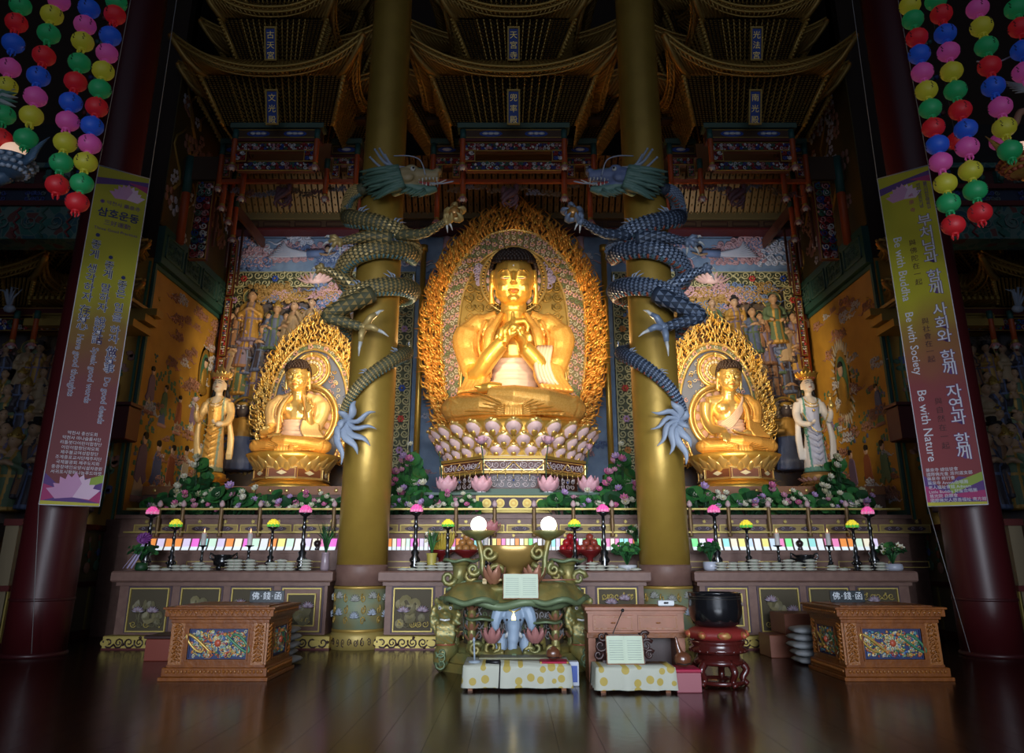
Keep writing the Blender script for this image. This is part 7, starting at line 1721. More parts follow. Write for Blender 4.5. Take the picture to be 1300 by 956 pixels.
fruit_stand(561, 'holding upright bananas', 'banana'); fruit_stand(592, 'holding brown pears', 'pear'); fruit_stand(724, 'holding red apples', 'apple'); fruit_stand(749, 'holding dark red plums', 'plum')
c = P(623, 676, 15.9); t = thing('lotus_bud_lamp', 'dusty pink lotus bud on a thin stand right of the left glowing globe', 'lamp', (c.x, 15.9, TOP)); m = MB(); m.lathe([(.09,0),(.1,.02),(.02,.05),(.018,c.z-TOP-.05),(.05,c.z-TOP)], (c.x,15.9,TOP), 12); obj('stand', m, IRON, t)
m = MB()
for rw, (n, o_) in enumerate(((6,.75),(5,.4),(4,.15))):
    for i in range(n): a = 2*PI*(i+.5*rw)/n; m.petal((c.x+.03*cos(a), 15.9+.03*sin(a), c.z), (cos(a)*o_*2, sin(a)*o_*2, .6), (-cos(a)*.2, -sin(a)*.2, 1), .27, .17, 0, .25, .9, 5, 3)
obj('petals', m, [mat('bud_dusty', (.48,.17,.17), .5)], t)
# ------------------------------------------------------------------ lotus garden behind the railing
def lotus_plant(seed, w, d, h, nl, nf, tall=False):
    rr = random.Random(seed); t = bpy.data.objects.new('lotus_plant', None); COL.objects.link(t); ORG[t.name] = (0,0,0)
    m = MB(); ends = []
    for i in range(nl):
        a = rr.uniform(-1, 1); b = rr.uniform(-1, 1); hz = h*(1-(.75 if tall else .4)*abs(a))*rr.uniform(.25 if tall else .45, 1); e = (a*w*(1-.45*(hz/h) if tall else 1), b*d, hz)
        m.tube([(e[0]*.4, e[1]*.4, 0), (e[0]*.8, e[1]*.7, hz*.6), e], .010, 4, 1); pad(m, e, rr.uniform(.09, .19), (rr.uniform(-.5,.5), -rr.uniform(.5,1), rr.uniform(.3,1)), 0 if rr.random() < .7 else 1, 11, .22)
    obj('leaves', m, [LEAFG, LEAFD], t)
    for i in range(nf):
        a = rr.uniform(-1, 1); hz = h*(1-(.6 if tall else .25)*abs(a))*rr.uniform(.35, 1.12); q = (a*w*(1-.5*(hz/h) if tall else .95), -d*rr.uniform(.5, 1.1), hz); mm = rr.choice((PETW, PETP, PETL, PETW, mat('petal_rose', (.70,.34,.46), .5))) if not (tall and seed > 100) else rr.choice((PETW, PETW, mat('petal_cream', (.62,.58,.36), .5)))
        m = MB(); m.tube([(q[0]*.5, q[1]*.5, hz*.2), q], .008, 4, 2); bloom(m, q, rr.uniform(.075, .12), (rr.uniform(-.3,.3), -.8, .6), 0, 1, 8, 2, .8); obj('lotus_bloom', m, [mm, mat('bloom_heart', (.60,.48,.08), .5), LEAFD], t)
    return t
protos = [lotus_plant(i, .42, .16, .62, 26, 8) for i in range(5)]; bush = [lotus_plant(50, .62, .3, 1.5, 95, 22, True), lotus_plant(101, .62, .3, 1.5, 95, 26, True)]
used = set()
def place_plant(p, x, y, z, label, grp, sc_=1., rz=0.):
    if p.name not in used: used.add(p.name); o = p; o.location = (x, y, z); o.rotation_euler = (0,0,rz); o.scale = (sc_,)*3; tag(o, label, 'lotus plant', grp)
    else: o = dup(p, (x, y, z), label, rz, grp, sc_); o['category'] = 'lotus plant'
    return o
rr = random.Random(8); cnt = 0
for sec, x0, x1, n in (('left', -7.9, -3.7, 9), ('centre left', -2.6, -1.1, 4), ('centre right', 1.1, 2.6, 4), ('right', 3.7, 7.7, 9)):
    for i in range(n):
        x = lerp(x0, x1, i/(n-1)); hs = rr.uniform(.8, 1.15); place_plant(protos[cnt % 5], x, 16.85 if i % 2 else 17.0, 2.46, 'artificial lotus plant behind the railing, %s from the left in the %s bed' % (ordn(i+1), sec), 'lotus plants behind the altar railing', hs, rr.uniform(-.25, .25)); cnt += 1
for x, y, z, k, sc_, lb in ((-7.35, 17.6, 2.9, 1, 1.0, 'tall mound of white lotus by the left mural'), (-2.45, 17.7, 2.46, 0, 1.12, 'tall mound of pink lotus just right of the left gold column'), (2.5, 17.7, 2.46, 0, 1.12, 'tall mound of pink lotus just left of the right gold column'), (7.55, 17.6, 2.9, 1, 1.0, 'tall mound of white lotus by the right mural')):
    place_plant(bush[k], x, y, z-.44 if abs(x) > 5 else z, lb, 'tall lotus mounds', sc_)
# long-stemmed lotus at the throne
for i, (px, py, py0) in enumerate(((611,563,585),(696,563,585),(557,572,600),(748,570,600))):
    q = P(px, py, 17.45); b = (q.x*(.97), 17.5, 3.09); m = MB(); m.tube(smoothpath([b, (lerp(b[0], q.x, .5)+.05*(-1)**i, 17.45, lerp(b[2], q.z, .5)), tuple(q)], 4), .015, 5, 1); bloom(m, q, .20 if i < 2 else .13, (0,-.5,1), 0, 1, 9, 2, .8 if i < 2 else .4)
    single('lotus_flower', 'long-stemmed pink lotus %s the throne base' % ('left of the centre of', 'right of the centre of', 'at the outer left of', 'at the outer right of')[i], 'lotus', m, [mat('petal_rosy', (.72,.42,.50), .5), LEAFD], b)
# ================================================================== LOTUS PULPIT
PAT = mat('patina_gold', (.26,.20,.055), .42, .35, col2=(.17,.17,.06), nscale=5, bump=.15, bscale=12); PATD = mat('patina_dark', (.10,.085,.035), .5, .2); PATT = mat('patina_turquoise', (.13,.18,.09), .5, .2); BRN = mat('bud_brown', (.30,.13,.075), .45, .2); CY = 12.5
def leafdisc(m, c, r, wav, dr, mi=0, me=1, n=48, k=9, th=.05, inner=0.):
    c = Vector(c); V = []; rings = (inner, .35, .7, .9, 1., 1.02)
    for rg in rings:
        for i in range(n):
            a = 2*PI*i/n; rr_ = r*rg*(1+wav*.5*cos(k*a)*rg); V.append((c.x+rr_*cos(a), c.y+rr_*sin(a), c.z-dr*max(0, rg-.5)**2*4+wav*r*cos(k*a)*rg**3*.6))
    V2 = [(v[0], v[1], v[2]-th) for v in V]; N = len(V); R_ = len(rings)
    Fc = [(j*n+i, j*n+(i+1) % n, (j+1)*n+(i+1) % n, (j+1)*n+i) for j in range(R_-2) for i in range(n)]; m.add(V, Fc, mi)
    m.add(V2, [tuple(reversed(f)) for f in Fc], mi); b = 0
    ed = [V[(R_-2)*n+i] for i in range(n)]; m.tube([(p[0], p[1], p[2]-th/2) for p in ed+[ed[0]]], th*.62, 6, me)
t = thing('lotus_pulpit', 'carved gold-green lotus leaf pulpit with blue elephant head, centre front', 'pulpit', (0, CY, 0))
m = MB(); octa(m, 1.12, 0, .12, 0, (0, CY)); octa(m, 1.02, .12, .26, 0, (0, CY))
m.lathe([(1.0,.26),(.96,.32),(.84,.36)], (0,CY,0), 40, 0)
for i in range(6):
    a = PI/6+i*PI/3; m.tube(smoothpath([(1.02*cos(a), CY+1.02*sin(a), .34), (1.22*cos(a), CY+1.22*sin(a), .26), (1.25*cos(a), CY+1.25*sin(a), .1), (1.3*cos(a), CY+1.3*sin(a), .04)], 3), [.10,.12,.14,.14,.13,.12,.10,.08,.07,.05], 8, 0); m.ball((1.24*cos(a), CY+1.24*sin(a), .16), (.12,.12,.12), 10, 1)
    for q in range(3): spiral(m, sheet((1.22*cos(a), CY-.1+1.22*sin(a)-.06, .15)), 0, -.02+.08*q, .08, 1.3, (-1)**q, i, .018, 1, .06, 10, 5)
obj('plinth', m, [PAT, PATT], t)
m = MB(); m.lathe([(.80,.30),(.78,.4),(.76,1.0),(.80,1.1)], (0,CY,0), 48, 0)
cy3 = lambda u, v, w=0: ((.78+w)*sin(u), CY-(.78+w)*cos(u), v)
filigree(m, cy3, -1.5, 1.5, .45, 1.0, .14, .010, (1, 1, 2), .01, 4)
obj('drum', m, [mat('drum_dark', (.05,.04,.025), .6), mat('drum_scroll', (.28,.27,.28), .5), PATT], t)
for i in range(6):
    a = (-75, -42, 42, 75, 130, -130)[i]*PI/180; x, y = .93*sin(a), CY-.93*cos(a); m = MB(); m.lathe([(.085,.28),(.09,.34),(.065,.4),(.06,.95),(.09,1.02),(.11,1.1)], (x,y,0), 14, 0)
    for q in range(4): 
        for e in range(3): m.petal((x+(.04*(e-1)), y-.05, .45+.14*q), (.5*(e-1),-.6,.6), (0,-.1,1), .14, .07, 1, .2, .6, 3, 2)
    obj('pillar', m, [PAT, BRN], t)
m = MB()
leafdisc(m, (0, CY, 1.26), 1.13, .055, .24, 0, 1, 96, 9, .10); m.lathe([(.80,1.05),(1.0,1.12),(1.05,1.2)], (0,CY,0), 40, 0)
for i in range(7):
    a = -PI/2+(i-3)*.42; m.tube(smoothpath([(.3*cos(a), CY+.3*sin(a), 1.27), (.8*cos(a), CY+.8*sin(a), 1.26), (1.1*cos(a), CY+1.1*sin(a), 1.14)], 3), .025, 5, 1)
obj('leaf_canopy', m, [PAT, PATT], t)
for s in (-1, 1):    # big folded leaves either side of the book
    m = MB(); leafdisc(m, (.58*s, CY-.80, 1.27), .44, .12, .22, 0, 1, 48, 5, .07); obj('folded_leaf', m, [PAT, PATT], t)
m = MB(); m.lathe([(.20,1.26),(.15,1.34),(.14,1.42),(.24,1.48),(.38,1.56),(.47,1.67),(.53,1.80),(.52,1.81),(.42,1.68),(.0,1.62)], (0,CY-.1,0), 40, 0, wob=lambda a, z: 1+.05*cos(6*a)*(z-1.3)*2); obj('leaf_bowl', m, [mat('bowl_gilt', (.40,.25,.07), .35, .45)], t)
for s in (-1, 1):
    gx = .55*s
    m = MB(); m.tube(smoothpath([(.10*s,CY-.5,1.30),(.34*s,CY-.5,1.30),(.47*s,CY-.5,1.42),(.49*s,CY-.5,1.64),(.55*s,CY-.5,1.90)], 4), [.05]*8+[.045]*9, 10, 0)
    for (u, v, r, sg) in ((.38, 1.70, .12, 1), (.28, 1.40, .13, -1), (.62, 1.45, .10, 1)):
        spiral(m, sheet((0, CY-.5, 0)), u*s, v, r, 1.3, sg*s, PI/2 if s > 0 else 0, .045, 0, .0, 12, 8)
    obj('curling_stem', m, [PAT], t)
    m = MB(); m.lathe([(.05,1.88),(.10,1.91),(.20,1.96),(.26,2.02),(.25,2.03),(.15,1.98),(0,1.97)], (gx,CY-.5,0), 28, 0, wob=lambda a, z: 1+.05*cos(6*a)); obj('leaf_saucer', m, [PAT], t)
    m = MB(); m.ball((gx,CY-.5,2.12), .125, 24); obj('glowing_globe', m, [mat('globe_white', (1,1,1), .3, 0, (1,.93,.82), 3.2)], t)
    l = bpy.data.lights.new('globe_light', 'POINT'); l.energy = 14; l.color = (1,.85,.62); l.shadow_soft_size = .13; o = bpy.data.objects.new('globe_light', l); COL.objects.link(o); o.location = (gx, CY-.5, 2.40)
    m = MB()   # bud next to the book
    for rw, (n, o_) in enumerate(((5,.6),(4,.25))):
        for i in range(n): a = 2*PI*(i+.5*rw)/n; m.petal((.30*s+.03*cos(a), CY-.92+.03*sin(a), 1.27), (cos(a)*o_*2, sin(a)*o_*2, .8), (-cos(a)*.2, -sin(a)*.2, 1), .27, .15, 0, .25, .9, 5, 3)
    obj('lotus_bud', m, [BRN], t)
    m = MB(); m.tube([(.90*s,CY-.2,1.2),(.86*s,CY-.2,1.36),(.84*s,CY-.2,1.52)], [.11,.10,.13], 12, 0); leafdisc(m, (.84*s, CY-.2, 1.60), .27, .10, -.0, 0, 1, 32, 5, .04); m.tube([(.84*s, CY-.2, 1.5),(.84*s, CY-.2, 1.6)], [.13,.2], 12, 0)
    for (u, v, r) in ((1.02, 1.32, .12), (.68, 1.36, .10)): spiral(m, sheet((0, CY-.3, 0)), u*s, v, r, 1.2, s, 0, .045, 0, 0, 11, 7)
    obj('side_leaf', m, [PAT, PATT], t)
    # lion head at each flank
    m = MB(); bx, by, bz = 1.02*s, CY-.55, .72
    m.ball((bx,by,bz+.12), (.17,.17,.18), 12); m.ball((bx,by-.14,bz+.07), (.11,.10,.09), 10); m.ball((bx,by-.22,bz+.11), (.05,.04,.035), 8); m.tube([(bx,by-.08,bz-.02),(bx,by-.17,bz-.05)], [.09,.07], 8); m.tube([(bx,by+.1,bz),(bx,by+.1,bz-.4)], [.17,.14], 10)
    for e in (-1, 1): m.ball((bx+.10*e,by-.13,bz+.20), .05, 8); m.ball((bx+.15*e,by-.02,bz+.27), (.05,.03,.06), 8)
    for i in range(12): a = 2*PI*i/12; m.tube([(bx+.13*cos(a),by+.0,bz+.10+.13*sin(a)),(bx+.22*cos(a),by-.03,bz+.06+.22*sin(a)),(bx+.24*cos(a+.4),by-.05,bz-.02+.25*sin(a+.4))], [.05,.045,.015], 6)
    for i in range(7): x_ = bx-.12+.04*i; m.tube([(x_,by-.12,bz-.05),(x_+.01,by-.16,bz-.2),(x_-.01,by-.14,bz-.34)], [.035,.035,.01], 6)
    me = blob(m, .018, 1, [PAT, PATT], lambda c, n: 1 if abs(math.sin(c.z*40+c.x*25)) < .22 else 0, 'lion_head'); shift(me, ORG[t.name]); lh = link('lion_head', me, t)
    m = MB(); 
    for e in (-1, 1): m.ball((bx+.08*e,by-.21,bz+.18), .026, 8, 0); m.ball((bx+.08*e,by-.232,bz+.18), .013, 6, 1)
    m.tube([(bx-.07,by-.215,bz+.02),(bx,by-.24,bz+.01),(bx+.07,by-.215,bz+.02)], .014, 5, 0); obj('lion_eyes', m, [WHITE, HAIR], lh)
    m = MB(); m.lathe([(.10,.30),(.14,.34),(.15,.42),(.12,.48),(.09,.50)], (bx,by,0), 16, 0); m.lathe([(.152,.37),(.158,.38),(.152,.39)], (bx,by,0), 16, 1); obj('drum_pot', m, [PAT, mat('pot_red', (.30,.08,.04), .5)], t)
    # small leaf shelves, lotus and scroll stems beside the elephant
    m = MB(); leafdisc(m, (.46*s, CY-.95, .78 if s < 0 else .74), .22, .08, .0, 0, 1, 28, 4, .03); m.tube([(.46*s, CY-.9, .30),(.40*s, CY-.88, .74)], .03, 6, 0)
    for (u, v, r, sg) in ((.32, .38, .13, 1), (.55, .35, .10, -1), (.22, .30, .09, 1)): spiral(m, sheet((0, CY-1.0, 0)), u*s, v, r, 1.25, sg*s, .5, .04, 0, 0, 12, 8)
    m.tube(smoothpath([(.60*s,CY-.9,.28),(.45*s,CY-1.0,.30),(.30*s,CY-1.05,.27),(.14*s,CY-1.1,.33)], 4), .04, 8, 0); obj('scroll_stem', m, [PAT, PATT], t)
    m = MB()
    for rw, (n, o_) in enumerate(((8,.85),(6,.45),(4,.15))):
        for i in range(n): a = 2*PI*(i+.5*rw)/n; m.petal((.31*s+.04*cos(a), CY-1.05+.04*sin(a), .46), (cos(a)*o_*1.2, sin(a)*o_*1.2, .8), (-cos(a)*.1, -sin(a)*.1, 1), .21, .12, 0, .25, .8, 4, 3)
    obj('rose_lotus', m, [mat('lotus_rust', (.36,.15,.14), .45)], t)
# elephant head
ez, ey = .62, CY-.98
m = MB(); m.ball((0,ey,ez+.16), (.155,.17,.19), 14); m.ball((-.06,ey-.02,ez+.27), (.08,.09,.07), 10); m.ball((.06,ey-.02,ez+.27), (.08,.09,.07), 10); m.ball((0,ey-.08,ez+.02), (.12,.12,.13), 12)
m.tube(smoothpath([(0,ey-.12,ez+.10),(0,ey-.20,ez-.05),(-.015,ey-.22,ez-.20),(0,ey-.21,ez-.31),(.05,ey-.25,ez-.345),(.09,ey-.27,ez-.31)], 4), [.10]*3+[.085]*4+[.07]*5+[.058]*5+[.05]*4, 12)
for e in (-1, 1):
    m.tube([(.16*e,ey+.05,ez-.05),(.19*e,ey+.05,ez-.34)], [.10,.10], 12)
    m.tube(smoothpath([(.12*e,ey-.0,ez+.25),(.21*e,ey-.03,ez+.26),(.26*e,ey-.05,ez+.10),(.25*e,ey-.05,ez-.02)], 3), [.06,.07,.085,.09,.09,.085,.075,.06,.045,.02], 8, 0, flat=1., up=(0,1,0))
ELE = mat('elephant_blue', (.26,.34,.44), .5); me = blob(m, .013, 1, [ELE], None, 'elephant_head'); shift(me, ORG[t.name]); eh = link('elephant_head', me, t)
m = MB()
for e in (-1, 1): m.tube(smoothpath([(.07*e,ey-.16,ez-.02),(.11*e,ey-.24,ez-.08),(.10*e,ey-.31,ez-.02)], 3), [.022,.022,.02,.018,.014,.009,.003], 7)
obj('tusk', m, [WHITE], eh); m = MB()
for e in (-1, 1): m.ball((.095*e,ey-.135,ez+.14), .018, 8)
obj('eye', m, [HAIR], eh); m = MB(); m.prism([(0,ez+.05),(.035,ez+.16),(0,ez+.26),(-.035,ez+.16)], sheet((0, ey-.185, 0)), 0, .015, 0); m.tube([(-.10,ey-.12,ez+.29),(0,ey-.19,ez+.25),(.10,ey-.12,ez+.29)], .012, 6); obj('forehead_ornament', m, [GOLDB], eh)
def page_stand(name, label, c, w, h, tiltx, mats):
    c = Vector(c); t = thing(name, label, 'book', tuple(c)); ux, uz = Vector((1,0,0)), Vector((0, sin(tiltx), cos(tiltx))); n = ux.cross(uz); fn = sheet(c, ux, uz, n)
    m = MB(); m.prism([(-w/2-.01,-.01),(w/2+.01,-.01),(w/2+.01,h+.01),(-w/2-.01,h+.01)], fn, -.02, 0, 0); obj('cover', m, mats[1], t)
    for s in (-1, 1):
        m = MB(); V = []; k = 6
        for i in range(k+1):
            u = s*w/2*i/k; b = .012+.018*sin(PI*min(1, i/k*1.0))*(1-i/k*.4)
            V += [tuple(fn(u, 0, b)), tuple(fn(u, h, b))]
        m.add(V, [(2*i, 2*i+2, 2*i+3, 2*i+1) if s > 0 else (2*i+1, 2*i+3, 2*i+2, 2*i) for i in range(k)], 0); m.prism([(s*.0, 0), (s*w/2, 0), (s*w/2, h), (0, h)][::s], fn, 0, .011, 0)
        for i in range(9): m.prism([(s*w*.06, h*(.12+.085*i)), (s*w*.44, h*(.12+.085*i)), (s*w*.44, h*(.12+.085*i)+.006), (s*w*.06, h*(.12+.085*i)+.006)][::s], fn, .03, .0315, 1)
        obj('page', m, [mats[0], mat('page_print', (.30,.36,.30), .6)], t)
    return t, fn
PAGE = mat('page_green', (.52,.60,.46), .6)
bk, _ = page_stand('open_book', 'open book with pale green pages leaning on the lotus pulpit', (.105, CY-1.22, 1.06), .50, .34, .28, (PAGE, WOODB))
# small items on the pulpit rim
m = MB(); m.box(-.46,-.18,CY-.98,CY-.9,1.29,1.33,0,.008); m.box(-.46,-.40,CY-.99,CY-.89,1.25,1.29,0); single('wooden_clapper', 'flat pale clapper lying left of the book on the pulpit', 'clapper', m, [mat('pale_bamboo', (.42,.30,.12), .5)], (-.32, CY-.94, 1.27))
m = MB(); m.tube([(.42,CY-.93,1.30),(.92,CY-.93,1.31)], [.018,.010], 7); single('striking_stick', 'thin dark stick lying right of the book on the pulpit', 'stick', m, [BRN], (.6, CY-.93, 1.3))
# ------------------------------------------------------------------ cloth covered low tables
def dotted():
    m = bpy.data.materials.new('dotted_cloth'); m.use_nodes = True; N = m.node_tree.nodes; L = m.node_tree.links; b = N['Principled BSDF']; b.inputs['Roughness'].default_value = .7
    tc = N.new('ShaderNodeTexCoord'); mp = N.new('ShaderNodeMapping'); mp.inputs['Scale'].default_value = (1, 0, 1); mp.inputs['Location'].default_value = (.02, 0, .03); vo = N.new('ShaderNodeTexVoronoi'); vo.inputs['Scale'].default_value = 7; vo.inputs['Randomness'].default_value = .45
    lt = N.new('ShaderNodeMath'); lt.operation = 'LESS_THAN'; lt.inputs[1].default_value = .36; mx = N.new('ShaderNodeMixRGB'); mx.inputs[1].default_value = (.48,.49,.40,1); mx.inputs[2].default_value = (.44,.33,.07,1)
    L.new(tc.outputs['Object'], mp.inputs[0]); L.new(mp.outputs[0], vo.inputs[0]); L.new(vo.outputs[0], lt.inputs[0]); L.new(lt.outputs[0], mx.inputs[0]); L.new(mx.outputs[0], b.inputs[0]); return m
def settle(o, k=1.108):
    """moves a finished small thing (and enlarges it slightly) onto the low tables further back"""
    o.location = (o.location.x*k, o.location.y*k, CAM_H+(o.location.z-CAM_H)*k+.001); o.scale = (k,)*3; return o
DOT = dotted(); GRN = mat('top_greenish', (.20,.19,.10), .5)
def cloth_table(x0, x1, y0, y1, z, label, clabel):
    c = ((x0+x1)/2, (y0+y1)/2, 0); t = thing('low_table', label, 'table', c)
    m = MB(); m.box(x0+.02, x1-.02, y0+.02, y1-.02, z-.04, z, 0); obj('table_top', m, WOODB, t)
    for a in (x0+.06, x1-.12):
        for b in (y0+.06, y1-.12): m = MB(); m.box(a, a+.06, b, b+.06, 0, z-.04, 0); obj('leg', m, WOODB, t)
    m = MB(); N = 60; per = []
    for (ax, ay, bx, by) in ((x0,y0,x1,y0),(x1,y0,x1,y1),(x1,y1,x0,y1),(x0,y1,x0,y0)):
        for i in range(N//4): q = i/(N//4); per.append((lerp(ax,bx,q), lerp(ay,by,q)))
    V = []; cx, cy = c[0], c[1]
    for j, zz in enumerate((z+.006, z-.03, z*.5, .04)):
        for i, (x, y) in enumerate(per): f = .0 if j < 1 else .012*j*sin(i*1.3); d = math.hypot(x-cx, y-cy); V.append((x+(x-cx)/d*f, y+(y-cy)/d*f, zz))
    n = len(per); m.add(V, [tuple(range(n))]+[(j*n+i, (j+1)*n+i, (j+1)*n+(i+1) % n, j*n+(i+1) % n) for j in range(3) for i in range(n)], 0)
    o = single('tablecloth', clabel, 'tablecloth', m, DOT, c)
    return t
cloth_table(-.64, .73, 10.2, 11.1, .297, 'low table hidden under dotted cloth before the pulpit', 'white cloth with yellow dots before the elephant pulpit')
cloth_table(1.03, 2.02, 10.03, 10.6, .297, 'low table hidden under dotted cloth before the desk', 'white cloth with yellow dots in front of the wooden desk')
m = MB(); m.box(-.42, .52, 9.75, 10.05, .428, .45, 0, .004); RB = single('runner_board', 'flat greenish board lying on the dotted cloth before the pulpit', 'board', m, [GRN], (.05, 9.9, .43))
settle(RB)
def moktak(x, y, z, r, label, tall=False):
    t = thing('wooden_gong', label, 'gong', (x, y, z)); m = MB(); m.ball((x,y,z+r*.85), (r, r*.85, r*.85), 16); 
    if tall: m.tube([(x-.02,y,z+r*1.2),(x-.05,y,z+r*2.2),(x-.07,y,z+r*3.3)], [r*.45,r*.3,r*.12], 10)
    else: m.ball((x,y,z+r*1.5), (r*.45,r*.4,r*.35), 10); m.ball((x+r*.9,y,z+r*.5), (r*.35,r*.3,r*.3), 8)
    me = blob(m, .008, 1, [mat('gong_brown', (.13,.045,.02), .3, coat=.5)], None, 'gong_body'); shift(me, ORG[t.name]); link('gong_body', me, t)
    m = MB(); m.tube([(x-r*.8,y-r*.55,z+r*.45),(x,y-r*.92,z+r*.38),(x+r*.8,y-r*.55,z+r*.45)], r*.07, 5); obj('slit', m, HAIR, t); settle(t)
REDC = mat('cushion_red', (.38,.01,.05), .55)
m = MB(); m.box(.31, .64, 9.35, 9.62, .428, .452, 0, .01)
for a in (.32, .63): m.ball((a, 9.36, .44), .018, 6, 1)
RB = single('red_cushion', 'small crimson cushion under the round wooden gong, pulpit table', 'cushion', m, [REDC, GOLDD], (.47, 9.48, .43)); settle(RB)
moktak(.47, 9.48, .453, .085, 'round brown wooden gong on crimson cushion before the pulpit')
m = MB(); m.lathe([(.07,0),(.075,.02),(.04,.03)], (-.46,9.45,.428), 14); m.tube([(-.46,9.45,.45),(-.47,9.45,.66)], .012, 6); m.ball((-.47,9.45,.68), (.018,.018,.03), 8); settle(single('desk_microphone', 'small pale desk microphone at the left edge of the pulpit table', 'microphone', m, [mat('mic_grey', (.30,.36,.42), .4)], (-.46, 9.45, .428)))
m = MB(); m.tube([(-.32,9.40,.445),(-.16,9.34,.445)], [.022,.030], 10); m.tube([(-.16,9.34,.445),(-.155,9.21,.44),(-.16,9.18,.3),(-.165,9.17,.19)], .008, 5); settle(single('hand_microphone', 'black hand microphone with a cable hanging over the pulpit cloth', 'microphone', m, [IRON], (-.24, 9.38, .43)))
# ------------------------------------------------------------------ desk, its book and the great bowl bell
t = thing('wooden_desk', 'pinkish wooden desk with two drawers, right of the pulpit', 'desk', (1.69, 11.2, 0))
x0, x1, y0, y1 = 1.03, 2.36, 10.96, 11.5
m = MB(); m.box(x0-.04, x1+.04, y0-.05, y1, .913, .968, 0, .008); m.box(x0-.02, x1+.02, y0-.02, y1, .88, .913, 0); obj('desk_top', m, WOODP, t)
m = MB(); m.box(x0, x1, y0, y1, .625, .88, 0); m.box(x0-.02, x1+.02, y0-.02, y1, .558, .625, 1, .005); m.box(x0+.0, x0+.10, y0, y1, 0, .558, 0); m.box(x1-.10, x1, y0, y1, 0, .558, 0); m.box(x0+.10, x1-.10, y1-.05, y1, 0, .558, 2); obj('carcass', m, [WOODP, WOODB, WOODD], t)
for k in (0, 1):
    a = x0+.07+k*.62; m = MB(); m.box(a, a+.56, y0-.018, y0+.01, .655, .855, 0, .004); d = obj('drawer', m, WOODP, t)
    m = MB(); frame_rect(m, sheet((0, y0-.018, 0)), a+.02, a+.54, .675, .835, .012, .006, 0); m.ball((a+.28, y0-.035, .755), (.035,.012,.010), 8, 0); obj('drawer_trim', m, WOODBL, d)
bk, fn = page_stand('open_book', 'open sutra book with pale green pages standing before the desk', (1.30, 9.28, .44), .42, .30, .28, (PAGE, WOODB)); settle(bk)
t = thing('bookrest', 'dark carved bookrest behind the open book before the desk', 'bookrest', (1.3, 9.34, .43)); m = MB()
for s in (-1, 1):
    for (u, v, r) in ((.27, .18, .08), (.30, .08, .06), (.25, .28, .06)): spiral(m, sheet((1.3, 9.42, .44)), u*s, v, r, 1.2, s, .5, .022, 0, 0, 11, 6)
    m.tube([(1.3+.22*s, 9.44, .44), (1.3+.2*s, 9.46, .76)], .02, 6)
m.box(1.05, 1.55, 9.40, 9.46, .428, .46, 0); m.box(1.1, 1.5, 9.44, 9.47, .46, .74, 0); obj('carved_frame', m, [WOODD], t); settle(t)
m = MB(); m.lathe([(.06,0),(.06,.015),(.02,.03)], (1.18,9.53,.428), 12); m.tube([(1.18,9.53,.44),(1.20,9.56,.75),(1.32,9.60,.98)], [.008,.006,.006], 5); m.ball((1.33,9.6,1.0), .022, 8); RB = single('gooseneck_microphone', 'thin black gooseneck microphone rising before the desk drawers', 'microphone', m, [IRON], (1.18,9.53,.428)); settle(RB)
m = MB(); m.box(2.04, 2.35, 10.1, 10.48, .0, .235, 1, .01); m.box(2.03, 2.36, 10.09, 10.49, .235, .273, 0, .012); single('red_stool', 'small red cushioned stool right of the dotted cloth', 'stool', m, [REDC, mat('stool_pink', (.30,.08,.10), .5)], (2.2, 10.28, 0))
moktak(1.96, 9.28, .402, .10, 'tall-handled brown wooden gong on the red stool', True)
m = MB(); m.box(1.83,2.03,9.93,10.03,1.032,1.10,0,.01); m.lathe([(.028,0),(.03,.01),(.028,.02)], (1.93,9.93,1.06), 10, 1); RB = single('digital_clock', 'small white box clock on the right end of the desk', 'clock', m, [mat('clock_white', (.55,.58,.60), .4), IRON], (1.93, 9.98, 1.03)); settle(RB)
BX, BY = 2.74, 10.7
t = thing('bell_stand', 'dark red carved round stand under the black bowl bell', 'stand', (BX, BY, 0)); CH = mat('cherry_wood', (.065,.010,.008), .22, coat=.6)
m = MB(); m.lathe([(.30,.40),(.37,.42),(.38,.46),(.33,.49),(.36,.53),(.36,.56),(0,.56)], (BX,BY,0), 32)
for i in range(20): a = 2*PI*i/20; m.ball((BX+.365*cos(a), BY+.365*sin(a), .44), .022, 6, 0, 4)
m.lathe([(.31,.26),(.33,.28),(.33,.31),(.30,.33),(.27,.40)], (BX,BY,0), 32); obj('stand_top', m, CH, t)
for i in range(5):
    a = -PI/2+i*2*PI/5+.3; m = MB(); m.tube(smoothpath([(BX+.27*cos(a),BY+.27*sin(a),.30),(BX+.36*cos(a),BY+.36*sin(a),.20),(BX+.30*cos(a),BY+.30*sin(a),.09),(BX+.36*cos(a),BY+.36*sin(a),.02)], 4), [.05]*5+[.045]*4+[.04]*4, 8); obj('leg', m, CH, t)
m = MB(); m.lathe([(.30,.02),(.32,.04),(.32,.07),(.28,.08),(.26,.05)], (BX,BY,0), 32); obj('foot_ring', m, CH, t)
t = thing('bell_cushion', 'red and gold brocade cushion between the bell and its stand', 'cushion', (BX, BY, .56)); m = MB(); m.lathe([(.28,0),(.38,.03),(.40,.08),(.36,.14),(.28,.17),(0,.16)], (BX,BY,.56), 36, 0, wob=lambda a, z: 1+.03*cos(8*a)); obj('cushion_cover', m, [mat('brocade_red', (.20,.018,.015), .45)], t)
for i in range(8):
    m = MB(); a = 2*PI*i/8-PI/2; m.ball((BX+.385*cos(a),BY+.385*sin(a),.56+.08), (.10,.05,.05) if abs(cos(a)) < .7 else (.05,.10,.05), 8, 0, 5)
    obj('brocade_patch', m, [mat('brocade', (.42,.06,.04), .45, .2, col2=(.40,.22,.06), nscale=22)], t)
